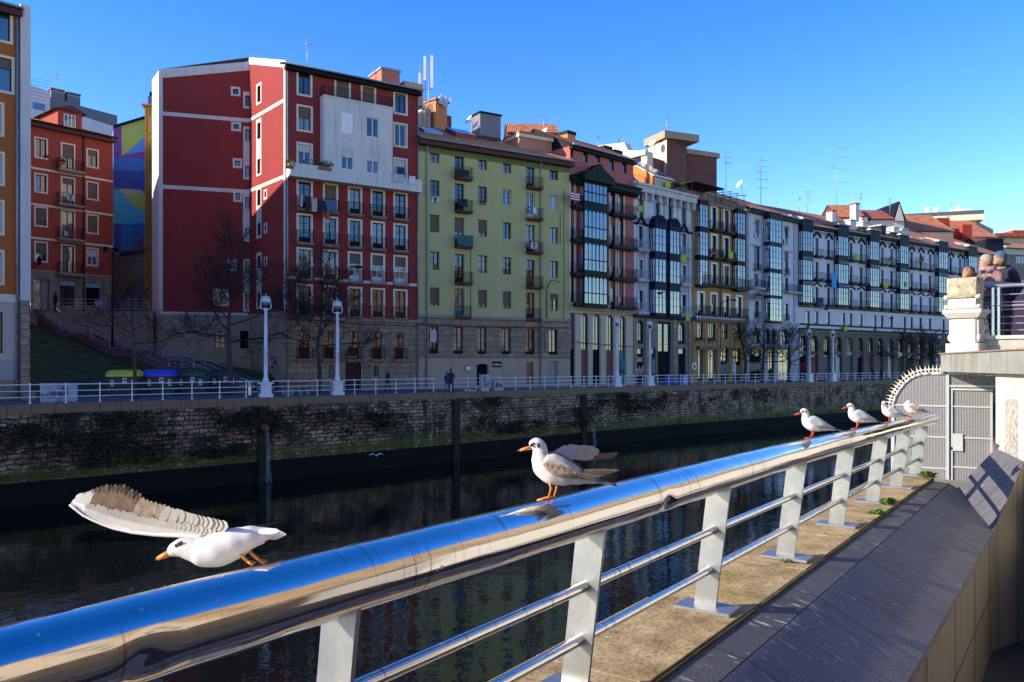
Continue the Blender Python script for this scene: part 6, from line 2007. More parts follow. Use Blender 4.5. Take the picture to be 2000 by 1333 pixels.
for i in range(9):
    feather(q, P_(430 + i * 14, 300 + i * 6, -.066), P_(560 + i * 16, 352 + i * 6, -.052), .008, (6, 8, 7)[i % 3])
yg.add(q)
put(yg, 'gull', GM, railtop(1072, -.003), R(-4), 'young brown winged gull with orange legs and half open wings on the near rail', 'gull', GR_, 1.06)
# the gull taking off
YF = 2.28
def Q(px, py, y=0.0):
    return Vector((((px - CX) * (YF + y) - (430 - CX) * YF) / F, y, ((HY - py) * (YF + y) - (HY - 1060) * YF) / F))
k_ = YF / F
body = MB()
sp_ = [(330, 1081, 8), (342, 1074, 15), (358, 1070, 20), (378, 1074, 23), (400, 1078, 30), (428, 1073, 34), (458, 1062, 31), (488, 1050, 23), (515, 1044, 14), (535, 1042, 7)]
body.tube(*spl([Q(a, b) for a, b, r in sp_], [r * k_ for a, b, r in sp_]), 24)
body.v = [(x, y * .95, z) for x, y, z in body.v]
ex = MB()
for k in range(-3, 4):
    feather(ex, Q(505, 1042 + k, .008 * k), Q(560 - abs(k) * 5, 1044 + k * 2.5, .017 * k), .009, 0)
feather(ex, Q(470, 1092 - 26, -.01), Q(520, 1052, .01), .016, 0)
ex.ell(Q(345, 1066, -.0225), (.0062, .004, .0062), None, 9, 8, 6)
ex.ell(Q(350, 1063, -.0240), (.012, .003, .006), Matrix.Rotation(R(-35), 3, 'Y'), 3, 8, 6)
b0, b1, b2 = Q(334, 1080), Q(320, 1086), Q(303, 1094)
ex.tube([b0, b1, b2.lerp(b1, .3)], [.0105, .0085, .006], 8, 5); ex.tube([b2.lerp(b1, .31), b2], [.006, .0014], 8, 2)
for (h0, h1, h2, yy) in (((460, 1066), (472, 1086), (482, 1096), -.022), ((478, 1068), (494, 1084), (506, 1094), .018)):
    a, b, c = Q(*h0, yy), Q(*h1, yy), Q(*h2, yy)
    ex.tube([a, b, c], [.0065, .0048, .0046], 7, 5)
    for dy in (-.014, .0, .014):
        e = c + Vector((.020, dy, -.008)); ex.tube([c, e], [.0045, .0022], 6, 5)
    ex.poly([c, c + Vector((.019, -.014, -.008)), c + Vector((.019, 0, -.009)), c + Vector((.019, .014, -.008))], 5)
# raised wing: covert sheet, secondaries and primaries
lead = [(402, 1052), (362, 1047), (308, 1046), (258, 1041), (216, 1032), (166, 1011), (136, 987)]
trail = [(452, 1022), (392, 1008), (340, 992), (290, 976), (240, 962), (190, 958), (150, 966)]
N = 36
def along(pl, t):
    t *= len(pl) - 1; i = min(int(t), len(pl) - 2); f = t - i
    return (pl[i][0] + (pl[i + 1][0] - pl[i][0]) * f, pl[i][1] + (pl[i + 1][1] - pl[i][1]) * f)
def wingp(t, s_, lift=0.0):
    (a, b), (c, d) = along(lead, t), along(trail, t)
    px, py = a + (c - a) * s_, b + (d - b) * s_
    y = .005 + .09 * t + .018 * math.sin(math.pi * min(1, s_)) - .05 * s_ * (1 - t) + lift
    return Q(px, py, y)
for i in range(N):
    for j in range(6):
        t0, t1 = i / N, (i + 1) / N; s0, s1 = .55 * j / 6, .55 * (j + 1) / 6
        ex.poly([wingp(t0, s0), wingp(t1, s0), wingp(t1, s1), wingp(t0, s1)], 0 if (j < 1 and t0 > .5) or t0 > .86 else 8, True)
ex.tube([wingp(i / 14, .015, -.002) for i in range(15)], [.0075 * (1 - .6 * i / 14) for i in range(15)], 8, 0)
g = random.Random(9)
def wfeather(t, sa, sb, w, m_, lift, nx):
    a = wingp(t, sa, lift); e = wingp(min(1, t), 1.0, lift * .5 + .003)
    tip = wingp(t, sa, lift) + (e - a) * sb + Vector((nx * k_, 0, 0))
    feather(ex, a, tip, w, m_); return a, tip
for row, (sa, sb, w) in enumerate(((.18, .42, .012), (.30, .55, .012))):
    for i in range(30):
        t = .03 + .84 * (i + .5 * row) / 30; wfeather(t, sa, sb * g.uniform(.9, 1.1), w, 8, .004 + .001 * row + .0001 * i, 2)
for i in range(34):
    t = .015 + .955 * i / 33
    hand = t > .52; nx = (t - .42) * 9
    m_ = 8 if t < .38 else (6 if t < .5 else ((7 if t > .56 else 6) if t < .86 else 0))
    sb = 1.0 if not hand else 1.0 + .28 * math.sin(math.pi * min(1, (t - .52) / .42))
    a, tip = wfeather(t, .36 if t > .3 else .5, sb * g.uniform(.985, 1.03), (.017 if t < .3 else .0125) if not hand else .0115, m_, .0015 * (i % 3), nx)
    if .55 < t < .97: feather(ex, a.lerp(tip, .72), tip + (tip - a) * .05, .006, 7 if i % 2 else 2)
# far wing tip
for i in range(5): feather(ex, Q(470, 1040, .04), Q(541 - i * 11, 1020 + i * 3, .12), .007, 1 if i else 2)
fg = fuse(body, GM, .0034, 8, ex)
put(fg, 'gull', GM, Q(430, 1060) * 0 + at(430, 1060, YF), 0, 'gull taking off with one wing raised and orange legs dangling', 'gull')
q = MB(); 
for s_ in (-1, 1):
    q.poly([(0, 0, 0), (s_ * .2, .02, .13), (s_ * .46, 0, .02), (s_ * .18, -.12, .08)], 0)
q.tube([(-.02, -.22, -.02), (0, 0, 0), (.0, .2, 0)], [.015, .055, .012], 8, 0)
put(q, 'gull', GM, at(735, 890, 45), R(30), 'tiny distant white gull gliding low over the dark river', 'gull')

# ---------------- people ----------------
M_skin = plain('skin', (.34, .18, .115), .6, var=.06)
def cloth(nm, c): return plain(nm, c, .9, var=.25, vs=9, bmp=.35)
def person(name, label, loc, rz, H=1.7, coat=(.02, .025, .04), legs=(.02, .022, .03), hair=(.05, .03, .02), hat=None, scarf=None, arms='down', lean=0.0, stride=0.0, long_coat=.0, hood=None, look=0.0, look_up=0.0, voxel=.016, sit=False, pack=None, child=False, trim=None, reach=None):
    """Standing figure facing -y, feet at the origin, one continuous skin."""
    s = H / 1.7; b = MB(); V = lambda x, y, z: Vector((x * s, (y - lean * max(0, z - .9)) * s, z * s))
    hs = 1.18 if child else 1.0
    # 0 coat 1 legs 2 skin 3 hair 4 shoes 5 hat 6 scarf
    for sg in (-1, 1):
        st = stride * sg
        b.tube([V(sg * .09, 0, .88), V(sg * .10, -st * .45 - .01, .47), V(sg * .10, -st + .03, .09)], [.088 * s, .062 * s, .045 * s], 12, 1)
        b.tube([V(sg * .10, -st + .05, .05), V(sg * .105, -st - .05, .045), V(sg * .11, -st - .15, .035)], [.045 * s, .048 * s, .032 * s], 10, 4)
        if arms == 'rail':
            b.tube([V(sg * .19, .0, 1.38), V(sg * .25, -.12, 1.15), V(sg * .17, -.36, 1.04)], [.072 * s, .058 * s, .044 * s], 12, 0)
            hnd = V(sg * .16, -.42, 1.03)
        elif arms == 'pocket':
            b.tube([V(sg * .20, .0, 1.38), V(sg * .27, .06, 1.1), V(sg * .19, -.08, .93)], [.07 * s, .058 * s, .05 * s], 12, 0); hnd = None
        else:
            b.tube([V(sg * .20, .0, 1.38), V(sg * .25, .03 + st * .3, 1.1), V(sg * .24, -.03 + st * .5, .86)], [.068 * s, .052 * s, .042 * s], 12, 0)
            hnd = V(sg * .24, -.04 + st * .5, .80)
        if hnd:
            b.ell(hnd, (.036 * s, .042 * s, .042 * s), None, 2, 8, 6)
            for k in range(4): b.tube([hnd + Vector((sg * (-.024 + .016 * k) * s, -.02 * s, -.01 * s)), hnd + Vector((sg * (-.026 + .018 * k) * s, -.055 * s, -.035 * s))], [.010 * s, .008 * s], 6, 2)
            b.tube([hnd + Vector((-sg * .03 * s, 0, 0)), hnd + Vector((-sg * .052 * s, -.03 * s, -.01 * s))], [.012 * s, .009 * s], 6, 2)
    hem = .86 - long_coat
    b.tube([V(0, .0, hem), V(0, 0, .95), V(0, .0, 1.12), V(0, .01, 1.30), V(0, .01, 1.42), V(0, 0, 1.47)], [(.165 + long_coat * .1) * s, .165 * s, .155 * s, .178 * s, .13 * s, .07 * s], 16, 0)
    for sg in (-1, 1): b.ell(V(sg * .155, .0, 1.375), (.085 * s, .08 * s, .075 * s), None, 0, 10, 8)
    b.v = [(x, y * (.80 if .8 * s < z < 1.5 * s and abs(y) < .3 else 1.0), z) for x, y, z in b.v]
    b.tube([V(0, -.005, 1.42), V(0, -.02, 1.53)], [.058 * s, .052 * s], 12, 2)
    hc = V(0, -.03, 1.60)
    Mh = Matrix.Rotation(look, 3, 'Z') @ Matrix.Rotation(look_up, 3, 'X')
    def HD(x, y, z): return hc + Mh @ (Vector((x, y, z)) * s * hs)
    b.ell(hc, (.076 * s * hs, .092 * s * hs, .108 * s * hs), Mh, 2, 24, 16)
    b.ell(HD(0, -.045, -.06), (.05 * s * hs, .05 * s * hs, .05 * s * hs), Mh, 2, 10, 8)
    b.ell(HD(0, -.098, -.012), (.014 * s * hs, .022 * s * hs, .022 * s * hs), Mh, 2, 8, 6)
    for sg in (-1, 1): b.ell(HD(sg * .078, .005, -.005), (.012 * s, .022 * s, .03 * s), Mh, 2, 8, 6)
    if hat:
        b.ell(HD(0, .018, .055), (.100 * s * hs, .112 * s * hs, .100 * s * hs), Mh, 5, 24, 16)
        b.ell(HD(0, .035, -.03), (.088 * s, .085 * s, .09 * s), Mh, 3, 20, 12)
        if hat[1]: b.ell(HD(0, .03, .15), (.035 * s, .035 * s, .035 * s), Mh, 5, 10, 8)
    else:
        b.ell(HD(0, .02, .03), (.094 * s * hs, .104 * s * hs, .104 * s * hs), Mh, 3, 24, 16)
        b.ell(HD(0, .05, -.03), (.084 * s * hs, .072 * s * hs, .085 * s * hs), Mh, 3, 20, 12)
    if scarf:
        for k in range(10):
            a = 2 * math.pi * k / 10
            b.ell(V(.09 * math.cos(a), -.01 + .09 * math.sin(a), 1.475 + .02 * math.sin(a * 3)), (.055 * s, .055 * s, .05 * s), None, 6, 8, 6)
    if hood: b.ell(V(0, .12, 1.42), (.15 * s, .09 * s, .10 * s), None, 0, 12, 8)
    if pack: b.ell(V(0, .20, 1.18), (.15 * s, .10 * s, .22 * s), None, 7, 12, 8)
    if reach:
        p0_ = V(.17, -.05, 1.36); p2_ = p0_ + Vector((reach[0], reach[1], 0)) * .56; p2_.z = 1.13
        b.tube([p0_, p0_.lerp(p2_, .5) + Vector((0, 0, .02)), p2_], [.07 * s, .058 * s, .045 * s], 12, 0)
        b.ell(p2_ + Vector((reach[0], reach[1], 0)) * .05, (.036, .036, .036), None, 2, 10, 8)
    if trim: b.tube([V(-.185, -.02, 1.36), V(-.215, -.07, 1.25)], [.08 * s, .07 * s], 10, 8)
    ex = MB()
    for sg in (-1, 1): ex.ell(HD(sg * .030, -.086, .012), (.010 * s, .006 * s, .007 * s), Mh, 9, 8, 6)
    ex.ell(HD(0, -.093, -.052), (.022 * s, .006 * s, .006 * s), Mh, 10, 8, 6)
    mats = [cloth(name + '_coat_%d' % (hash(label) % 9999), coat), cloth('cloth_%.3f_%.3f' % legs[:2], legs), M_skin, plain('hair_%.3f' % hair[0], hair, .7), M_iron,
            cloth('hat_%.2f%.2f' % (hat[0][0], hat[0][2]), hat[0]) if hat else M_iron, plain('checked_scarf', scarf, .9, var=.85, vs=16, bmp=.3) if scarf else M_iron,
            cloth('pack_cloth', pack) if pack else M_iron, cloth('trim_cloth', trim) if trim else M_iron, M_dark, plain('lip', (.32, .1, .08), .6)]
    o = fuse(b, mats, voxel, 3, ex).build('person', mats, None, loc, rz)
    return tag(o, label, 'person')
DZ = 2.269
def on(px, Y, z): 
    a = (px - CX) / F
    return (a * Y, Y, z)
fz = math.atan2(-.8, .6)
person('p', 'woman in mauve jacket, checked scarf and oatmeal knit hat leaning on the bridge railing', on(1941, 13.97, DZ), R(-74), 1.68, (.15, .092, .088), (.03, .045, .06), (.06, .035, .02), ((.27, .235, .19), False), (.22, .15, .17), 'rail', .22, .05, .0, None, R(-6), R(-14))
person('p', 'man in navy jacket with hood and blue knit hat standing at the bridge railing', on(1961, 14.32, DZ), R(-70), 1.78, (.012, .016, .035), (.012, .014, .02), (.04, .03, .02), ((.045, .085, .14), False), None, 'pocket', .12, .08, .05, True, R(-8), R(-12), pack=(.012, .014, .025))
person('p', 'brown haired child in navy and orange jacket peering past the bridge pillar', on(1909, 13.8, DZ), R(-72), 1.46, (.015, .022, .05), (.02, .02, .03), (.075, .036, .016), None, None, 'rail', .30, .05, .0, None, R(8), R(-20), child=True, trim=(.55, .14, .01), reach=(.818, .575))
person('p', 'taller person in dark blue coat walking arm in arm before the green building', on(881, 64.0, .0), R(215), 1.80, (.012, .015, .05), (.015, .015, .02), (.02, .015, .012), None, None, 'pocket', .02, .14, .2, voxel=.022)
person('p', 'shorter person in blue jacket hugging the taller walker by the white railing', on(873.2, 63.6, .0), R(215), 1.58, (.02, .025, .10), (.10, .10, .11), (.05, .03, .02), None, None, 'pocket', .02, .14, .05, voxel=.022)
person('p', 'person in black coat walking past the wooden door of the crimson block', on(757, 67.6, .0), R(60), 1.70, (.008, .008, .009), (.01, .01, .012), (.02, .014, .01), None, None, 'down', .03, .18, .15, voxel=.022)
person('p', 'dark figure climbing at the top of the painted stairs', on(108, 70.2, TZ), R(150), 1.72, (.008, .008, .01), (.008, .008, .01), (.01, .01, .01), None, None, 'down', .05, .1, .1, voxel=.024)
person('p', 'small dark figure walking under the far arcade', on(1705, 113, .0), R(90), 1.75, (.008, .009, .012), (.01, .01, .012), (.01, .01, .01), None, None, 'down', .02, .15, .1, voxel=.03)
person('p', 'small dark figure in wide coat under the far arcade, right of another walker', on(1721, 114, .0), R(100), 1.72, (.008, .009, .012), (.01, .01, .012), (.01, .01, .01), None, None, 'pocket', .02, .2, .2, voxel=.03)
person('p', 'small figure in pale top by the far arcade behind a white lamp', on(1613, 107, .0), R(80), 1.7, (.2, .2, .22), (.02, .02, .03), (.02, .02, .02), None, None, 'down', .02, .15, .0, voxel=.03)
# ---------------- promenade furniture ----------------
def quay_px(px, off=0.0):
    lo, hi = 20.0, 170.0
    a = (px - CX) / F
    for _ in range(50):
        m = (lo + hi) / 2; p = quay(m, off)
        if p.x / p.y < a: lo = m
        else: hi = m
    return (lo + hi) / 2
M_lampw = plain('white_lamp_paint', (.60, .63, .68), .45, var=.08)
M_globe = plain('smoky_globe', (.10, .085, .09), .1, spec=.8)
def lamp_parts(root):
    q = MB(); bev(q, -.42, .42, -.42, .42, 0, .22, 0, .05); bev(q, -.33, .33, -.33, .33, .223, .86, 0, .04); bev(q, -.40, .40, -.40, .40, .863, .98, 0, .05)
    q.build('pedestal', M_lampw, root)
    q = MB().lathe([(.20, .983), (.20, 1.1), (.14, 1.25), (.15, 1.3), (.125, 1.4), (.12, 3.0), (.135, 3.02), (.135, 3.1), (.115, 3.12), (.10, 5.62), (.15, 5.7), (.13, 5.8)], 14)
    q.build('pole', M_lampw, root)
    q = MB(); pts = [(-.16, 0, 5.72), (-.30, 0, 5.78), (-.34, 0, 5.9), (-.26, 0, 6.45), (-.20, 0, 6.55), (.20, 0, 6.55), (.26, 0, 6.45), (.34, 0, 5.9), (.30, 0, 5.78), (.16, 0, 5.72)]
    q.tube(pts, .035, 8); q.tube([(0, 0, 6.55), (0, 0, 6.75)], .02, 6)
    q.build('lantern_frame', M_lampw, root)
    MB().lathe([(.02, 6.5), (.14, 6.48), (.24, 6.38), (.25, 6.2), (.23, 6.18)], 14).build('lamp_cap', M_lampw, root)
    MB().ell((0, 0, 6.1), (.20, .20, .22), None, 0, 14, 10).build('globe', M_globe, root)
LAMPS = [(519, 'white street lamp on a square pedestal before the crimson corner, left of a bare tree'), (659, 'white street lamp on a square pedestal right of the bare tree before the crimson facade'),
         (1205, 'white street lamp before the pink house arcade'), (1269, 'white street lamp before the grey house with domed bays'),
         (1581, 'white street lamp before the near end of the long terrace'), (1627, 'white street lamp beside another, before the second bay of the terrace'), (1835, 'distant white street lamp rising beside the bridge pillar')]
LY = []
proto = None
for px, lab in LAMPS:
    Y_ = quay_px(px, .30); LY.append(Y_); p = quay(Y_, .30, .03)
    if proto is None:
        proto = thing('street_lamp', lab, 'street lamp', p, R(25), 'white promenade lamps'); lamp_parts(proto)
    else:
        c = copy_tree(proto); c.location = p; c['label'] = lab
# railing sections
M_railw = plain('white_rail_paint', (.62, .65, .70), .4, var=.06)
SEC = [(34.0, LY[0]), (LY[0], LY[1]), (LY[1], LY[2]), (LY[2], LY[3]), (LY[3], LY[4]), (LY[4], LY[5]), (LY[5], LY[6]), (LY[6], 165)]
SL = ['leftmost white railing section in front of the bins and the grass slope', 'short white railing section between the two lamps before the crimson block', 'long white railing section before the green building', 'short white railing section between the lamps before pink and grey houses',
      'long white railing section before the ochre and pale houses', 'short white railing section between the paired far lamps', 'white railing section before the terrace arcade', 'farthest white railing section reaching behind the bridge']
for (a, b), lab in zip(SEC, SL):
    a2, b2 = a + .35, b - .35
    p0 = quay(a2, .28, .03)
    rt = thing('quay_railing', lab, 'railing', p0, 0, 'white quay railing sections')
    n = max(1, round((b2 - a2) / 1.25)); ys = [a2 + (b2 - a2) * (i + .5) / n for i in range(n)]
    for z_ in (1.03, .68, .36):
        pts = [quay(y, .28, z_) - Vector((p0.x, p0.y, 0)) for y in [a2] + ys + [b2]]
        d0 = (pts[1] - pts[0]).normalized(); d1 = (pts[-1] - pts[-2]).normalized()
        if z_ > .5:
            pts = [pts[0] + d0 * .12 + Vector((0, 0, -.16)), pts[0] + Vector((0, 0, -.14)), pts[0] - d0 * .06 + Vector((0, 0, -.07)), pts[0]] + pts + [pts[-1] + d1 * .06 + Vector((0, 0, -.07)), pts[-1] + Vector((0, 0, -.14)), pts[-1] - d1 * .12 + Vector((0, 0, -.16))]
        MB().tube(pts, .03 if z_ > 1 else .024, 8).build('rail', M_railw, rt)
    q = MB().lathe([(.075, 0), (.075, .05), (.035, .09), (.035, .30), (.05, .34), (.05, .38), (.034, .42), (.034, .62), (.05, .66), (.05, .70), (.034, .74), (.034, .96), (.06, 1.0), (.055, 1.07), (.02, 1.12)], 10)
    first = None
    for y in ys:
        pp = quay(y, .28, .0) - Vector((p0.x, p0.y, 0))
        if first is None: first = q.build('post', M_railw, rt, pp)
        else:
            c = first.copy(); COL.objects.link(c); c.parent = rt; c.location = pp
# ---------------- bare trees ----------------
M_bark = plain('grey_bark', (.055, .045, .035), .95, var=.35, vs=5, bmp=.6)
M_twig = plain('dark_twig', (.016, .012, .010), .95, var=.3)
def bare_tree(label, loc, H, spread, seed, group, tr=.16, low=.30, levels=5, dens=1.0):
    g = random.Random(seed)
    rt = thing('bare_tree', label, 'tree', loc, 0, group)
    tk, cr = MB(), MB()
    th = H * low
    top = Vector((g.uniform(-.3, .3), g.uniform(-.2, .2), H * .62))
    tp = [Vector((0, 0, -.05)), Vector((g.uniform(-.08, .08), 0, th * .5)), Vector((g.uniform(-.15, .15), 0, th)), top]
    tk.tube(tp, [tr * 1.25, tr, tr * .85, tr * .4], 10)
    def grow(p, d, L, r, lev):
        n = 3; pts = [p]; q_ = p; dd = d.copy()
        for i in range(n):
            dd = (dd + Vector((g.uniform(-.22, .22), g.uniform(-.22, .22), g.uniform(-.10, .22)))).normalized()
            q_ = q_ + dd * L / n; pts.append(q_)
        cr.tube(pts, [r, r * .8, r * .62, r * .45], 5 if lev < 3 else 3, cap=False)
        if lev >= levels: return
        k = int(round((5 if lev < 2 else 6) * dens)) if lev < levels - 1 else int(round(6 * dens))
        for i in range(k):
            t = g.uniform(.3, 1.0) if i else 1.0
            idx = min(n - 1, int(t * n)); f = t * n - idx
            b_ = pts[idx].lerp(pts[idx + 1], f) if idx < n else pts[-1]
            side = Vector((g.uniform(-1, 1), g.uniform(-1, 1), g.uniform(-.55, .8))).normalized()
            nd = (dd * g.uniform(.5, .9) + side * g.uniform(.6, 1.0)).normalized()
            grow(b_, nd, L * g.uniform(.45, .72), max(.013, r * .52), lev + 1)
    nl = 9
    for i in range(nl):
        t = i / (nl - 1); zz = th + (top.z - th) * t
        b_ = tp[2].lerp(top, t); a = i * 2.4 + g.uniform(-.4, .4)
        el = g.uniform(-.05, .25) + .9 * t
        d = Vector((math.cos(a) * math.cos(el), math.sin(a) * math.cos(el), math.sin(el)))
        grow(b_, d, spread * (1.0 - .45 * t) * g.uniform(.75, 1.0), tr * .38 * (1 - .5 * t), 1)
    grow(top, Vector((0, 0, 1)), H * .30, tr * .35, 1)
    tk.build('trunk', M_bark, rt); cr.build('crown', M_twig, rt)
    return rt
def gpt(px, Y, z=0.0): return ((px - CX) / F * Y, Y, z)
bare_tree('slender bare tree standing in front of the yellow lidded bin', gpt(264, 51.5), 9.2, 2.6, 4, 'bare trees on the promenade', .11, .38, 4, .9)
bare_tree('widest bare tree, before the shaded crimson side wall', gpt(449, 57.5), 11.2, 5.0, 12, 'bare trees on the promenade', .19, .33, 4, 1.15)
bare_tree('bare tree between the two nearest white lamps', gpt(623, 61.5), 10.3, 3.9, 23, 'bare trees on the promenade', .16, .34, 4, 1.1)
bare_tree('low bare tree before the graffiti shutters of the pale house', gpt(1456, 99), 6.8, 3.6, 31, 'pollarded trees before the pale house', .2, .38, 4, .8)
bare_tree('low bare tree right under the blue grey bay', gpt(1489, 101), 6.6, 3.6, 37, 'pollarded trees before the pale house', .2, .38, 4, .8)
bare_tree('low bare tree at the right end of the pale house', gpt(1541, 103), 6.6, 3.4, 41, 'pollarded trees before the pale house', .2, .38, 4, .8)
bare_tree('dark twiggy tree before the far arcade, first left of the spiked gate', gpt(1772, 116), 6.6, 3.8, 51, 'dark trees before the far arcade', .2, .36, 4, .8)
bare_tree('dark twiggy tree before the far arcade above the spikes', gpt(1797, 118), 7.0, 3.8, 52, 'dark trees before the far arcade', .2, .36, 4, .8)
bare_tree('dark twiggy tree nearest the far street lamp', gpt(1822, 121), 7.0, 3.8, 53, 'dark trees before the far arcade', .2, .36, 4, .8)
# ---------------- bins ----------------
M_binb = plain('bin_black', (.030, .034, .038), .55, var=.2)
M_redtape = plain('red_tape', (.5, .03, .04), .5); M_stick = plain('sticker_white', (.7, .7, .7), .5)
def bin_(px, Y, col, label, kind):
    p = gpt(px, Y, .0); rt = thing('recycling_bin', label, 'recycling bin', p, R(8), 'recycling bins')
    q = MB(); w, d, h = .92, .6, 1.32
    q.prism([(-w, -d, .12), (w, -d, .12), (w * 1.08, -d * 1.1, h), (-w * 1.08, -d * 1.1, h)], (0, 2 * d, 0)); q.box(-w * .9, w * .9, -d * .8, d * .8, 0, .119)
    for i in range(7): x = -.75 + i * .25; q.box(x, x + .05, -d * 1.1 - .02, -d, .25, h - .2)
    q.build('body', M_binb, rt)
    q = MB(); n = 10; pr = []
    for i in range(n + 1):
        a = math.pi * i / n; pr.append((-math.cos(a) * .74, h + .02 + .46 * math.sin(a) ** .7))
    q.prism([(-.86, y, z) for y, z in pr], (1.72, 0, 0))
    for s_ in (-1, 1): q.prism([(s_ * .87, y * .9, h + .02 + (z - h) * .8) for y, z in pr], (s_ * .16, 0, 0))
    lid = q.build('lid', plain('lid_' + kind, col, .4), rt)
    q = MB()
    for s_ in (-.45, .4): q.ell((s_, -.50, h + .33), (.16, .06, .06), None, 0, 10, 6)
    q.build('opening', M_dark, lid)
    for s_ in (-.6, .72):
        q = MB()
        for k in range(3): q.prism([(s_ - .1, -.69, .72 + k * .12), (s_ + .1, -.69, .80 + k * .12), (s_ + .1, -.69, .86 + k * .12), (s_ - .1, -.69, .78 + k * .12)], (0, -.005, 0), k % 2 and 1 or 0)
        q.box(s_ - .1, s_ + .1, -.688, -.684, .70, 1.12, 1)
        q.build('reflective_tape', [M_redtape, M_stick], rt)
    q = MB().box(.06, .32, -.69, -.68, .88, 1.26, 0)
    q.lathe([(.10, 0), (.10, .006)], 16, (0, 0, 0), 1)
    k0 = len(q.v) - 32
    for i in range(k0, len(q.v)):
        x, y, z = q.v[i]; q.v[i] = (.19 + x, -.691 - z, 1.10 + y)
    q.build('sticker', [M_stick, M_redtape if kind != 'green' else plain('sticker_green', (.1, .3, .25), .5)], rt)
    MB().tube([(-1.02, -.3, .5), (-1.02, -.3, 1.75)], .035, 6).build('lift_bar', M_zinc, rt)
bin_(244, 55.5, (.55, .50, .02), 'black recycling bin with bright yellow lid', 'yellow')
bin_(315, 57, (.02, .045, .55), 'black recycling bin with blue lid', 'blue')
bin_(375, 58.5, (.012, .05, .025), 'black recycling bin with dark green lid', 'green')
bin_(439, 61, (.015, .018, .035), 'rubbish bin with dark lid, last of the row by the stair foot', 'dark')
M_cab = plaster('cabinet_grey', (.42, .44, .46), .6, (.1, .1, .12), 3)
def cabinet(label, px, Y, w, h, d=.45, sc=True):
    p = gpt(px, Y, .0); q = MB().box(-w / 2, w / 2, -d / 2, d / 2, .08, h).box(-w / 2 - .03, w / 2 + .03, -d / 2 - .03, d / 2 + .03, h, h + .06).box(-w / 2 + .03, w / 2 - .03, -d / 2 + .03, d / 2 - .03, 0, .079)
    rt = thing('utility_cabinet', label, 'utility cabinet', p, R(30)); q.build('body', M_cab, rt)
    MB().box(-.02, .02, -d / 2 - .02, -d / 2 - .001, .2, h - .1).build('door_seam', M_zinc, rt)
    g = random.Random(int(px)); q = MB()
    for i in range(5):
        x, z = g.uniform(-w * .3, w * .3), g.uniform(.3, h - .2)
        q.tube([(x + .18 * w * math.sin(k * 1.7 + i), -d / 2 - .012, max(.15, min(h - .05, z + .16 * math.cos(k * 2.3 + i)))) for k in range(6)], .016, 4)
    q.build('graffiti_tag', plain('scrawl_blue', (.05, .08, .14), .7), rt)
cabinet('pale utility cabinet with scribbles behind the leftmost railing', 95, 46.5, .85, 1.02)
cabinet('wider grey utility cabinet with scribbles behind the leftmost railing', 131, 47.2, 1.05, 1.0)
cabinet('tall white graffiti cabinet beside the dark arched doorway of the green block', 946, 66.5, .7, 1.3)
cabinet('low grey cabinet right of the tall white one by the green block', 972, 68, .9, .8)
cabinet('low grey block left of the dark arched doorway', 917, 66, 1.1, .35)
for px, lab in ((1307, 'narrow blue box at the foot of the dark double doors'), (1334, 'wide blue box at the foot of the grey house with domed bays')):
    rt = thing('blue_box', lab, 'storage box', gpt(px, 88.5, 0), R(45))
    w = .35 if px < 1320 else .5
    MB().box(-w, w, -.3, .3, 0, .95).build('body', plain('blue_plastic', (.02, .12, .42), .4), rt); MB().box(-w - .03, w + .03, -.33, .33, .951, 1.02).build('lid', plain('blue_plastic', (.02, .12, .42), .4), rt)
# bench, barrier, bollard
rt = thing('bench', 'dark slatted bench with white legs behind the railing between the two nearest lamps', 'bench', gpt(578, 57.0), R(40))
for y, z in ((-.2, .44), (-.05, .44), (.1, .44)): MB().box(-.95, .95, y, y + .1, z, z + .04).build('seat_slat', M_brownwood, rt)
for z in (.62, .76): MB().box(-.95, .95, .24, .28, z, z + .1).build('back_slat', M_brownwood, rt)
for x in (-.9, -.3, .3, .9): MB().tube([(x, -.2, 0), (x, -.12, .43), (x, .22, .43), (x, .3, .86)], .025, 6).tube([(x, .2, 0), (x, .16, .43)], .025, 6).build('leg', M_railw, rt)
rt = thing('metal_barrier', 'grey looped barrier at the foot of the painted stairs', 'barrier', gpt(470, 62.5), R(30))
MB().tube([(-.9, 0, 1.35), (.2, 0, 1.1), (.6, 0, .95), (.66, 0, 0)], .035, 8).build('top_bar', M_galv, rt)
for i in range(7): MB().tube([(-.6 + i * .19, 0, 0), (-.6 + i * .19, 0, 1.27 - i * .05)], .014, 5).build('bar', M_galv, rt)
rt = thing('bollard', 'short post with pale yellow sign near the stair foot', 'bollard', gpt(488, 57.5), 0)
MB().box(-.09, .09, -.05, .05, 0, 1.0).build('post', M_galv, rt); MB().box(-.1, .1, -.065, -.052, .55, .98).build('sign_plate', plain('notice_yellow', (.6, .5, .22), .5), rt)
MB_ = MB().lathe([(.06, .9), (.09, 1.0), (.20, 1.5), (.17, 2.0), (.10, 2.5), (.02, 2.85)], 8)
rt = thing('parasol', 'folded white parasol standing outside the ochre house', 'parasol', gpt(1434, 97.5), 0)
MB_.build('canopy', plain('canvas_white', (.55, .57, .62), .9), rt); MB().tube([(0, 0, .05), (0, 0, 2.95)], .025, 6).build('pole', M_galv, rt); MB().lathe([(.3, 0), (.3, .07)], 12).build('base', M_concrete, rt)
rt = thing('floodlight_pole', 'black pole with two round floodlights by the graffiti wall', 'floodlight', gpt(219.5, 66, 3.6), 0)
zp_ = zof(492, 66) - 3.6
MB().tube([(0, 0, 0), (0, 0, zp_)], [.09, .06], 8).build('pole', M_iron, rt)
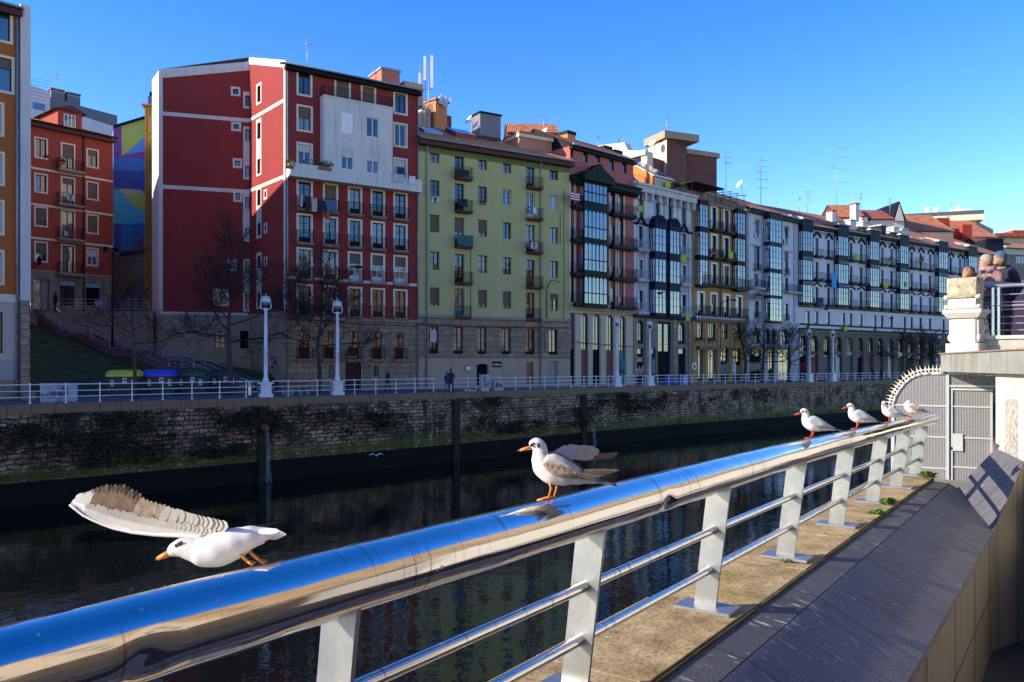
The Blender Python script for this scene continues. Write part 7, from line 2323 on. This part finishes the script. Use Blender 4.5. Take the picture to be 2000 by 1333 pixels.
for s_ in (-1, 1):
    MB().tube([(0, 0, zp_ - .1), (s_ * .3, -.1, zp_ + .12)], .03, 6).build('arm', M_iron, rt)
    hd = MB().lathe([(.08, .3), (.2, .15), (.27, 0), (.25, -.02)], 14).build('floodlight_head', M_iron, rt); hd.location = (s_ * .38, -.2, zp_ + .15); hd.rotation_euler = (R(65), 0, R(s_ * 35))
    ln = MB().ell((0, 0, -.02), (.23, .23, .05), None, 0, 14, 6).build('lens', plain('lens', (.5, .55, .62), .08, spec=1), hd)
# ---------------- stairs ----------------
ST = thing('outdoor_stairs', 'long straight outdoor stairs with painted red and grey risers climbing the grass slope', 'stairs', gpt(455, 61.5), 0)
s0 = Vector(gpt(455, 61.8)); s1 = Vector(gpt(68, 70.3))
dv = (s1 - s0); Lst = math.hypot(dv.x, dv.y); du = Vector((dv.x, dv.y, 0)) / Lst; dn = Vector((du.y, -du.x, 0))
if dn.y < 0: dn = -dn                     # away from the viewer
def frac(px):
    a = (px - CX) / F
    t = (a * s0.y - s0.x) / (dv.x - a * dv.y); return t * Lst
segs = [(frac(450), 0.0, frac(366), 1.55), (frac(330), 1.6, frac(256), 3.1), (frac(214), 3.1, frac(146), 4.75), (frac(118), 4.75, frac(70), 6.7)]
WD = 2.6
M_ris = [plain('riser_red', (.16, .035, .045), .8, var=.4), plain('riser_grey', (.07, .09, .09), .8, var=.4)]
M_step = plain('worn_step', (.15, .13, .12), .9, var=.4, vs=3)
def sp_(s, o, z): 
    v = du * s + dn * o; return Vector((v.x, v.y, z))
prevz = None
gs = random.Random(2)
for k, (sa, za, sb, zb_) in enumerate(segs):
    n = max(8, int(round((zb_ - za) / .165))); q = MB()
    for i in range(n):
        x0, x1 = sa + (sb - sa) * i / n, sa + (sb - sa) * (i + 1) / n
        z0_, z1_ = za + (zb_ - za) * i / n, za + (zb_ - za) * (i + 1) / n
        A, B_, C_, D_ = sp_(x0, 0, z0_), sp_(x0, WD, z0_), sp_(x0, WD, z1_), sp_(x0, 0, z1_)
        nseg = 4
        for j in range(nseg):
            a, b = j / nseg, (j + 1) / nseg
            q.poly([A.lerp(B_, a), A.lerp(B_, b), D_.lerp(C_, b), D_.lerp(C_, a)], 1 if gs.random() < .45 else 2)
        q.poly([D_, C_, sp_(x1, WD, z1_), sp_(x1, 0, z1_)], 0)
        q.poly([A + Vector((0, 0, -.25)), D_ + Vector((0, 0, 0)), sp_(x1, 0, z1_), sp_(x1, 0, z1_ - .25)], 0)
    q.build('flight', [M_step] + M_ris, ST)
    e = segs[k + 1][0] if k < 3 else sb + .8
    MB().prism([sp_(sb, 0, zb_), sp_(e, 0, zb_), sp_(e, WD, zb_), sp_(sb, WD, zb_)], (0, 0, -.28)).build('landing', M_step, ST)
    q = MB()
    q.prism([sp_(sa, .08, za - 2.2), sp_(e, .08, max(za - 2.2, zb_ - 3.4)), sp_(e, .08, zb_ - .285), sp_(sb, .08, zb_ - .285), sp_(sa, .08, za - .26)], (dn * (WD - .16)))
    q.build('side_wall', plaster('brown_stair_wall', (.13, .10, .08), .5), ST)
HR_ = thing('stair_handrail', 'thin galvanised handrails following both sides of the painted stairs', 'handrail', gpt(455, 61.5), 0)
for o_ in (.05, WD * .52, WD - .05):
    for hgt_ in (.95, .62, .40):
        pts = []
        for (sa, za, sb, zb_) in segs: pts += [sp_(sa - .2, o_, za + hgt_), sp_(sb + .2, o_, zb_ + hgt_)]
        MB().tube([sp_(segs[0][0] - .9, o_, hgt_)] + pts, .022, 6).build('rail', M_galv, HR_)
    for (sa, za, sb, zb_) in segs:
        for s_, z_ in ((sa, za), ((sa + sb) / 2, (za + zb_) / 2), (sb + .6, zb_)): MB().tube([sp_(s_, o_, z_), sp_(s_, o_, z_ + .95)], .024, 6).build('post', M_galv, HR_)
tp0 = Vector(gpt(115, 70.2, TZ)); tp1 = Vector(gpt(292, 70, TZ))
TR_ = thing('terrace_railing', 'horizontal galvanised railing along the upper terrace below the rust red house', 'railing', tp0, 0)
for z_ in (1.05, .75, .5, .28): MB().tube([Vector((0, 0, z_)), (tp1 - tp0) + Vector((0, 0, z_))], .025, 6).build('rail', M_galv, TR_)
for i in range(6): p = (tp1 - tp0) * i / 5; MB().tube([p, p + Vector((0, 0, 1.05))], .028, 6).build('post', M_galv, TR_)
p = tp0.lerp(tp1, .44)
tag(MB().box(-.32, .32, -.06, -.03, .35, .95).build('board', plain('board_blue_white', (.25, .32, .45), .7, var=.5, vs=9), None, p), 'small blue and white board tied to the terrace railing', 'sign')
# ---------------- lamps on walls ----------------
def armlamp(fc, px, y0, y1, hx, hy, label, headcol, name='street_lamp', proud=-1.2, pole=True):
    rt = thing(name, label, 'street lamp', fc.world(fc.u(px), 0, 0), fc.rot)
    z0_, z1_ = fc.z(px, y0), fc.z(px, y1); u_ = 0
    hu = fc.u(hx, proud) - fc.u(px); hz = fc.z(hx, hy, proud)
    pts = ([(0, -.12, z0_)] if pole else []) + [(0, -.12, z1_), (hu * .25, proud * .3, z1_ + (hz - z1_) * .7), (hu * .6, proud * .7, hz + .05), (hu, proud, hz)]
    MB().tube(pts, .045, 8).build('arm', M_iron, rt)
    q = MB(); q.ell((hu + .3, proud - .1, hz - .03), (.42, .18, .13), None, 0, 12, 8); q.build('lamp_head', headcol, rt)
armlamp(GR, 1066.5, 622, 566, 1083, 548, 'curved black lamp arm with yellow green hood on the green facade', plain('hood_yellow_green', (.35, .38, .02), .4))
armlamp(B5, 1406, 608, 596, 1430, 586, 'dark lamp on a bent arm on the ochre facade', M_iron, pole=False)
armlamp(RB, 672, 536, 534, 692, 521, 'dark lamp on a bent arm on the crimson facade', M_iron, pole=False)
armlamp(B4, 1290, 574, 572, 1300, 571, 'dark lamp arm before the blue bays', M_iron, pole=False)
armlamp(B7, 1612, 600, 604, 1610, 604, 'thin dark lamp arm on the white terrace left part', M_iron, pole=False, proud=-1.6)
armlamp(B7, 1733, 614, 620, 1738, 622, 'thin dark lamp arm on the white terrace middle part', M_iron, pole=False, proud=-1.6)
rt = thing('wall_lantern', 'old black lantern on a bracket at the rust red house corner', 'lantern', RH.world(RH.u(60), 0, RH.z(62, 524)), RH.rot)
MB().tube([(0, 0, 0), (.3, -.35, .1), (.45, -.5, .35)], .03, 6).build('bracket', M_iron, rt); MB().lathe([(.1, .3), (.22, .75), (.26, .8), (.08, 1.0), (.02, 1.1)], 6, (.5, -.55, 0)).build('lantern_body', M_iron, rt)
B5.pipe(B5.u(1406), 3.2, zt if False else B5.z(1406, 402), M_iron, .05)
# ---------------- cloths, banners, plants ----------------
def clothq(fc, px0, px1, py0, py1, off, mat, label, name='hanging_cloth', cat='cloth', group=None, sag=.04, extra=None, mats=None):
    a, b, c, d = fc.rect(px0, px1, py0, py1, off=off)
    q = MB(); N_, M2 = 6, 5
    for k, y in enumerate((off, off + .015)):
        for i in range(N_):
            for j in range(M2):
                def P2(i_, j_):
                    t, s_ = i_ / N_, j_ / M2
                    return (a + (b - a) * t + .03 * math.sin(s_ * 4 + px0), y - .035 * math.sin(t * 9 + px0) * (1 - s_ * .3), d - (d - c) * s_ - sag * math.sin(math.pi * t) * (1 - s_))
                q.poly([P2(i, j), P2(i + 1, j), P2(i + 1, j + 1), P2(i, j + 1)], 0, True)
    if extra: extra(q, a, b, c, d, off)
    return fc.top_thing(q, name, [mat] + (mats or []), label, cat, group)
LG_ = 'laundry hanging before the crimson facade'
M_c = {k: plain('cloth_' + k, v, .9, var=.2, vs=8) for k, v in dict(black=(.012, .012, .016), pinkw=(.5, .3, .33), navy=(.02, .03, .08), teal=(.05, .12, .18), rust=(.28, .06, .03), white=(.6, .6, .6), grey=(.25, .26, .28), check=(.4, .41, .44), lime=(.36, .46, .03), blue=(.04, .3, .62), wine=(.2, .02, .06)).items()}
for px0, px1, y0, y1, k, lab in ((586, 592, 381, 404, 'pinkw', 'pink and white cloth on the left end of the laundry line'), (596, 606, 383, 411, 'black', 'black shirt on the laundry line beside a pink cloth'), (609, 619, 386, 414, 'pinkw', 'patterned pale garment in the middle of the laundry line'),
                                 (621, 636, 392, 418, 'black', 'wide black garment in the middle of the laundry line'), (638, 656, 390, 412, 'teal', 'dark teal towel at the right end of the laundry line'), (630, 645, 411, 426, 'rust', 'rust orange cloth hanging below the other laundry'), (634, 643, 427, 437, 'pinkw', 'small pale garment hanging lowest under the laundry line')):
    clothq(RB, px0, px1, y0, y1, -.75, M_c[k], lab, 'laundry', 'laundry', LG_)
clothq(RB, 766.5, 789, 340, 357, -1.12, M_c['check'], 'checked grey blanket over the white balcony parapet', 'blanket', 'blanket')
clothq(RB, 799, 811, 344, 360, -1.12, M_c['white'], 'white towel at the right end of the white balcony parapet', 'towel', 'towel')
clothq(RB, 776, 791, 326, 341, -.8, M_c['navy'], 'navy cloth drying at the balcony door above the checked blanket', 'laundry', 'laundry')
def heart(k=1):
    def f(q, a, b, c, d, off):
        m, z = (a + b) / 2, (c + d) / 2; r = (b - a) * .22
        q.poly([(m, off - .05, z - r), (m - r, off - .05, z + r * .3), (m - r * .5, off - .05, z + r), (m, off - .05, z + r * .5), (m + r * .5, off - .05, z + r), (m + r, off - .05, z + r * .3)], 1)
        for zz in (c + (d - c) * .16, c + (d - c) * .84):
            for i in range(5):
                x = a + (b - a) * (.14 + .15 * i); q.box(x, x + (b - a) * .1, off - .055, off - .05, zz - .05, zz + .05, 1)
        if k == 2:
            for s_ in ((a - .25, a), (b, b + .1)): q.box(s_[0], s_[1], off - .01, off, c, d + .05, 2)
            q.box(a - .25, b + .1, off - .01, off, d, d + .12, 2)
    return f
BN = 'white heart banners on balconies'
clothq(RH, 131, 145, 379, 392, -.68, M_c['white'], 'white banner with black heart on the rust red house balcony', 'banner', 'banner', BN, .0, heart(), [M_c['black']])
clothq(GR, 843, 857, 385, 398, -.06, M_c['white'], 'white banner with black heart under a left window of the green block', 'banner', 'banner', BN, .0, heart(), [M_c['black']])
clothq(GR, 1037, 1049, 473, 487, -.66, M_c['white'], 'white heart banner edged with red on a green block balcony', 'banner', 'banner', BN, .0, heart(2), [M_c['black'], M_c['wine']])
clothq(B6, 1476, 1483.5, 456, 465, -.24, M_c['white'], 'white banner under the left arched window of the pale house', 'banner', 'banner', BN, .0, heart(), [M_c['black']])
clothq(B6, 1532, 1540, 467, 479, -.24, M_c['white'], 'white banner under the right arched window of the pale house', 'banner', 'banner', BN, .0, heart(), [M_c['black']])
clothq(RH, 125, 132, 451, 461, -.68, M_c['check'], 'pale cloth on the second lowest balcony of the rust red house', 'hanging_cloth', 'cloth')
clothq(RH, 132.5, 146, 450, 462, -.68, M_c['wine'], 'dark red cloth on the second lowest balcony of the rust red house', 'hanging_cloth', 'cloth')
def stripes(q, a, b, c, d, off):
    for i in range(3):
        z = c + (d - c) * (.16 + .28 * i); q.box(a, b, off - .045, off - .04, z, z + (d - c) * .11, 1)
clothq(B3, 1114, 1132, 376, 393, -.85, plain('flag_red', (.38, .02, .08), .8), 'red and white striped flag on the pink house balcony', 'flag', 'flag', None, .0, stripes, [M_white])
LM = 'lime green banners'
for fc, px0, px1, y0, y1, off, lab in ((B4, 1246.5, 1256, 402, 414, -.12, 'lime banner in a top window of the grey house'), (B4, 1300, 1309, 354, 366, -.1, 'lime banner on the roof terrace fence of the grey house'), (B4, 1330, 1340, 498, 512, -.6, 'lime banner on the right side column of the grey house'),
                                       (B5, 1423, 1432.5, 491, 505, -.75, 'lime banner on an ochre house balcony'), (B4, 1339, 1348, 616, 627, -.6, 'lime banner hung lowest, above the arched window of the grey house'), (B7, 1670, 1678, 498, 508, -.65, 'lime cloth on a top balcony of the white terrace'), (B7, 1726, 1734, 551, 562, -.65, 'lime cloth on a middle balcony of the white terrace'), (B7, 1768, 1773, 551, 561, -.75, 'lime cloth on a bay of the white terrace'), (B7, 1648, 1655, 638, 647, -.5, 'lime banner low on the white terrace above the arcade')):
    clothq(fc, px0, px1, y0, y1, off, M_c['lime'], lab, 'banner', 'banner', LM, .0)
clothq(B7, 1625, 1634, 534, 563, -.8, M_c['blue'], 'long sky blue cloth hanging on the white terrace', 'hanging_cloth', 'cloth')
clothq(GR, 895, 914, 388, 404, -.6, M_c['black'], 'black cloth over a green block balcony', 'hanging_cloth', 'cloth')
clothq(GR, 889, 917, 331, 345, -.6, M_c['black'], 'dark laundry row on the top left balcony of the green block', 'laundry', 'laundry')
clothq(GR, 1041, 1048, 405, 418, -.6, M_c['white'], 'white towel on the right upper balcony of the green block', 'towel', 'towel')
clothq(B7, 1596, 1608, 582, 594, -.65, M_c['navy'], 'dark laundry on a low balcony at the left of the white terrace', 'laundry', 'laundry')
clothq(B7, 1817, 1825, 562, 570, -.65, M_c['wine'], 'wine red cloth on a white terrace balcony', 'hanging_cloth', 'cloth')
def plant(fc, px, py, off, r, n, label, flower=None):
    u_, z_ = fc.u(px, off), fc.z(px, py, off); q = MB(); g = random.Random(int(px * 7 + py))
    rx = r if not isinstance(r, tuple) else r[0]; rz_ = r if not isinstance(r, tuple) else r[1]
    q.box(u_ - rx * .7, u_ + rx * .7, off - .1, off + .1, z_ - rz_ - .02, z_ - rz_ * .5, 1)
    for i in range(n):
        c = Vector((u_ + g.gauss(0, .45) * rx, off + g.gauss(0, .4) * min(rx, .3), z_ + abs(g.gauss(0, .5)) * rz_ - rz_ * .4)); s_ = g.uniform(.04, .1)
        a, b = [Vector((g.uniform(-1, 1), g.uniform(-1, 1), g.uniform(-1, 1))).normalized() * s_ for _ in (0, 1)]
        q.poly([c - a, c + b, c + a, c - b], 2 if flower and g.random() < .5 else 0)
    return fc.top_thing(q, 'potted_plant', [plain('pot_leaf', (.03, .065, .02), .7, var=.5, vs=12), plain('terracotta', (.25, .09, .05), .8), flower or M_iron], label, 'plant')
M_flw = plain('dark_red_flower', (.16, .012, .03), .7)
plant(RB, 565, 318, -1.0, .45, 90, 'yellowed plant at the left corner of the white balcony parapet', plain('yellow_leaf', (.4, .3, .05), .7))
plant(RB, 634, 322, -1.0, (.8, .45), 160, 'green plant trough on the white balcony parapet beside the oriel')
plant(B5, 1366, 662, -.25, (.9, .35), 150, 'dark red flower box under the left mezzanine window of the ochre house', M_flw)
plant(B5, 1391, 663, -.25, (.9, .35), 150, 'dark red flower box under the second mezzanine window of the ochre house', M_flw)
plant(B5, 1394, 490, -.7, (.9, .4), 130, 'pink flowered plants on the second ochre house balcony', plain('pink_flower', (.4, .08, .12), .7))
plant(B6, 1480, 575, -.7, (1.3, .6), 240, 'bushy green plants overflowing a pale house balcony')
plant(B7, 1800, 505, -.6, (.7, .5), 120, 'green plants on a top balcony of the white terrace')
plant(B7, 1740, 505, -.6, (.6, .4), 90, 'green plants on the third top balcony of the white terrace')
plant(B4, 1334, 362, .3, (.8, .6), 130, 'shrub at the right end of the grey house roof terrace')
plant(B4, 1316, 364, .3, (.5, .6), 90, 'shrub beside the lime banner on the roof terrace')
plant(RH, 121, 313, -.62, (.35, .35), 70, 'potted plants on the top balcony of the rust red house')
plant(GR, 942, 395, -.05, (.5, .2), 60, 'small red flower box at a window of the green block', plain('red_flower', (.4, .03, .02), .7))
plant(RB, 687, 692, -.3, (.6, .3), 90, 'green plant on a low iron balcony of the crimson block')
plant(RH, 93, 305, -.02, (.25, .2), 40, 'small plants on the top left sill of the rust red house')
# graffiti and small marks, parts of the houses
def scrawl(fc, px0, px1, py0, py1, mat, seed, n=10, r=.035, name='graffiti'):
    a, b, c, d = fc.rect(px0, px1, py0, py1); g = random.Random(seed); q = MB()
    w = (b - a) / n
    for i in range(n):
        x = a + w * (i + .5)
        q.tube([(x + w * .8 * math.sin(k * 1.9 + g.uniform(-.5, .5)), .02, c + (d - c) * (.05 + .9 * ((k * .37 + g.random() * .3) % 1))) for k in range(6)], r, 4)
    o = fc.part(q, name, mat); return o
def onf(o, y): o.location = Vector(o.location) + Vector((-math.sin(o.rotation_euler.z) * y, math.cos(o.rotation_euler.z) * y, 0))
for args, y in (((B4, 1243.5, 1257, 711, 734, M_white, 3, 6, .05), .08), ((B5, 1408, 1423, 706, 737, plain('scrawl_grey', (.42, .40, .38), .8), 5, 9, .045), .1), ((B5, 1433, 1446, 708, 737, plain('scrawl_pink', (.36, .26, .26), .8), 6, 8, .05), .1),
                ((B6, 1465, 1485, 706, 728, plain('scrawl_beige', (.5, .42, .36), .8), 7, 11, .055), .05), ((B3, 1210, 1222, 700, 733, plain('scrawl_teal', (.12, .35, .42), .8), 8, 6, .05), .1),
                ((B4, 1273, 1280, 690, 736, M_shutl, 9, 4, .05), .1), ((B7, 1563, 1577, 705, 735, M_c['wine'], 11, 6, .06), .15), ((B7, 1753, 1766, 700, 735, plain('scrawl_green', (.06, .22, .1), .8), 12, 5, .07), .15), ((B7, 1773, 1786, 700, 735, plain('scrawl_yellow', (.3, .22, .05), .8), 13, 5, .07), .15)):
    onf(scrawl(*args), y)
t_ = text('BEDAO', 1.0, M_white, B4.root, (B4.u(1243), .12, B4.z(1250, 707)), ext=.01, name='graffiti_lettering')
t_.scale = (.34, .75, 1)
a, b, c, d = FB.rect(526, 541, 697, 721)
q = MB()
q.poly([(a, -.004, d - .05), (b, -.004, d), (b - .1, -.004, c + .1), (a + .1, -.004, c)], 0); q.poly([(a + .08, -.006, c + .45), (b - .15, -.006, c + .5), (b - .18, -.006, c + .12), (a + .12, -.006, c + .06)], 1)
q.tube([(a + .2, -.01, d - .1), (a + .25, -.01, c + .15)], .035, 4, 2).tube([(b - .15, -.01, d - .15), (a + .26, -.01, (c + d) / 2), (b - .1, -.01, c + .15)], .035, 4, 2).tube([(b - .05, -.01, (c + d) / 2), (b + .25, -.01, c - .1), (b + .3, -.01, c - .35)], .03, 4, 0)
FB.part(q, 'graffiti', [plain('tag_violet', (.06, .05, .16), .8), plain('tag_red', (.2, .03, .05), .8), M_white])
u_, z_ = FA.u(488), FA.z(488, 699)
FA.part(MB().lathe([(.28, 0), (.28, .01)], 14), 'round_plate', plain('pale_blue_plate', (.3, .38, .45), .6))
o = FA.root.children[-1]; o.rotation_euler = (R(90), 0, FA.rz); pw = Vector((u_, -.02, z_)); cr_, sr_ = math.cos(FA.rz), math.sin(FA.rz); o.location = Vector(FA.loc) + Vector((pw.x * cr_ - pw.y * sr_, pw.x * sr_ + pw.y * cr_, pw.z))
u_, z_ = B5.u(1354.5), B5.z(1354.5, 716)
q = MB().lathe([(.45, 0), (.45, .03), (.2, .04)], 18, (0, 0, 0), 0).lathe([(.24, .041), (.24, .05)], 14, (0, 0, 0), 1)
q.v = [(u_ + x, -.1 - z, z_ + y) for x, y, z in q.v]
B5.part(q, 'round_sign', [M_white, plain('sign_navy', (.02, .03, .09), .5)])
# ---------------- antennas and dishes ----------------
def yagi(px, py0, py1, Y, label, n=4, group='roof antennas', seed=0, guy=False):
    z0_, z1_ = zof(py1, Y), zof(py0, Y); x = (px - CX) / F * Y; h = z1_ - z0_; g = random.Random(int(px) + seed)
    q = MB().tube([(0, 0, -.8), (0, 0, h)], [.045, .022], 6)
    for i in range(n):
        zz = h * (1 - .02 - .17 * i - g.uniform(0, .05)); a = g.choice((0, .2, -.3, .5)); L = h * g.uniform(.14, .22)
        d = Vector((math.cos(a), math.sin(a), 0)); s_ = Vector((-d.y, d.x, 0))
        b0, b1 = Vector((0, 0, zz)) - d * L * g.uniform(.2, 1), Vector((0, 0, zz)) + d * L
        q.tube([b0, b1], .016, 4)
        for k in range(5):
            p = b0.lerp(b1, (k + .5) / 5); hl = .22
            q.tube([p - s_ * hl, p + s_ * hl], .011, 3); q.tube([p - Vector((0, 0, .14)), p + Vector((0, 0, .14))], .011, 3)
    if guy:
        for s_ in (-1, 1): q.tube([(0, 0, h * .75), (s_ * h * .45, .5, -.6)], .010, 3)
    tag(q.build('roof_antenna', M_zinc, None, (x, Y, z0_)), label, 'antenna', group)
for a in ((110, 143, 174, 101, 'antenna on the grey block with square chimneys', 3), (600, 75, 128, 72, 'antenna on the crimson block ridge', 2), (1062, 215, 264, 101, 'taller antenna behind the green block, left of a shorter one', 5), (1087, 235, 268, 102, 'shorter antenna behind the green block', 3),
          (1167, 265, 290, 100, 'antenna over the pink house roof', 2), (1208, 272, 290, 103, 'small antenna by the cream penthouse', 2), (1302, 212, 262, 109, 'antenna on top of the cream stair tower', 5), (1418, 295, 358, 110, 'antenna on the roof right of the brick block', 3), (1486, 308, 388, 112, 'antenna with many rods above the pale house', 5),
          (1561, 385, 408, 130, 'short antenna above the left end of the terrace', 2), (1577, 372, 410, 130, 'antenna above the left end of the terrace', 4), (1634, 280, 415, 132, 'tallest guyed mast above the terrace roof', 4), (1680, 378, 400, 140, 'antenna on the white chimney of the terrace', 4), (1738, 388, 414, 145, 'antenna above the cream attic house', 4), (1858, 395, 412, 216, 'antenna on the cream tower', 3), (1833, 412, 430, 205, 'low antenna left of the cream tower lift house', 2)):
    yagi(*a, guy=a[0] in (1302, 1634, 1486))
def dish(px, py, Y, r, label, rz=0, tilt=60):
    p = at(px, py, Y); q = MB().lathe([(.01, 0), (r * .5, r * .07), (r, r * .28), (r * .98, r * .30), (r * .5, r * .10), (.01, .03)], 18)
    rt = thing('satellite_dish', label, 'satellite dish', p, rz, 'satellite dishes')
    o = q.build('reflector', M_dish, rt); o.rotation_euler = (R(tilt), 0, 0)
    MB().tube([(0, .05, 0), (0, .35, -.2), (0, .35, -1.2)], .035, 6).build('mount', M_zinc, rt)
    MB().tube([(0, -.05, -r * .8), (0, -r * .9, -.1)], .018, 5).build('feed_arm', M_zinc, rt)
dish(917, 235, 78, .48, 'white satellite dish left of the grey chimney block', R(-60)); dish(931, 245, 77, .42, 'dark side satellite dish against the grey chimney block', R(-60)); dish(1064, 259, 84, .5, 'white satellite dish on the dormer of the green block', R(-55)); dish(1445, 361, 108, .55, 'orange white satellite dish above the ochre house', R(-70)); dish(1275, 281, 108.5, .55, 'satellite dish on the cream stair tower', R(-50)); dish(1465, 360, 215, .1, 'speck') if False else None
# ---------------- ivy on the quay wall ----------------
q = MB(); g = random.Random(77)
cl = []
for i in range(46):
    Y_ = g.choice((g.uniform(41, 53), g.uniform(41, 60), g.uniform(55, 100), g.uniform(66, 82)))
    cl.append((Y_, g.uniform(.3, 1.9), g.uniform(.5, 1.7), -.5 - g.random() ** 2 * 2.6))
for k in range(6): cl.append((43.5 + k * .9, 1.0, 1.9, -1.0 - .3 * k))
for k in range(5): cl.append((52 + k * .4, .7, 1.4, -.8))
for (Yc, ry, rz_, zc_) in cl:
    for i in range(int(260 * ry * rz_ / (1 + Yc / 90))):
        Y_ = Yc + g.gauss(0, .5) * ry; z_ = zc_ - abs(g.gauss(0, .55)) * rz_
        if z_ < -3.6: continue
        p = quay(Y_, -.14 - .10 * g.random() * 1.5 - .03 * (-z_), z_); s_ = g.uniform(.05, .13)
        a, b = [Vector((g.uniform(-1, 1), g.uniform(-1, 1), g.uniform(-1, 1))).normalized() * s_ for _ in (0, 1)]
        q.poly([p - a, p + b, p + a, p - b])
tag(q.build('wall_ivy', plain('quay_ivy', (.012, .022, .008), .8, var=.6, vs=1.5)), 'dark ivy hanging in clumps from the top of the quay wall', 'ivy', kind='stuff')
q = MB()
for i in range(1500):
    Y_ = 41 + 90 * g.random() ** 1.6; z_ = -3.9 + abs(g.gauss(0, .12)); p = quay(Y_, -.30, z_); s_ = g.uniform(.03, .09)
    e = p + Vector((g.uniform(-.1, .1), g.uniform(-.1, .1), s_ * 2.5)); q.poly([p - Vector((s_ * .3, 0, 0)), e, p + Vector((s_ * .3, 0, 0))])
tag(q.build('wall_grass', plain('wall_grass', (.04, .065, .012), .9, var=.5, vs=2)), 'thin grass growing along the tide line of the quay wall', 'grass', kind='stuff')
# fallen leaves on the slope
q = MB()
for i in range(60):
    p = hp(g.uniform(.02, .9), g.uniform(.03, .7)) + Vector((0, 0, .06)); s_ = g.uniform(.03, .07)
    q.poly([p + Vector((-s_, 0, 0)), p + Vector((0, -s_, .02)), p + Vector((s_, 0, 0.01)), p + Vector((0, s_, .03))])
tag(q.build('leaf_litter', plain('pale_litter', (.22, .2, .16), .8)), 'scattered pale leaves on the grass slope', 'leaf litter', kind='stuff')
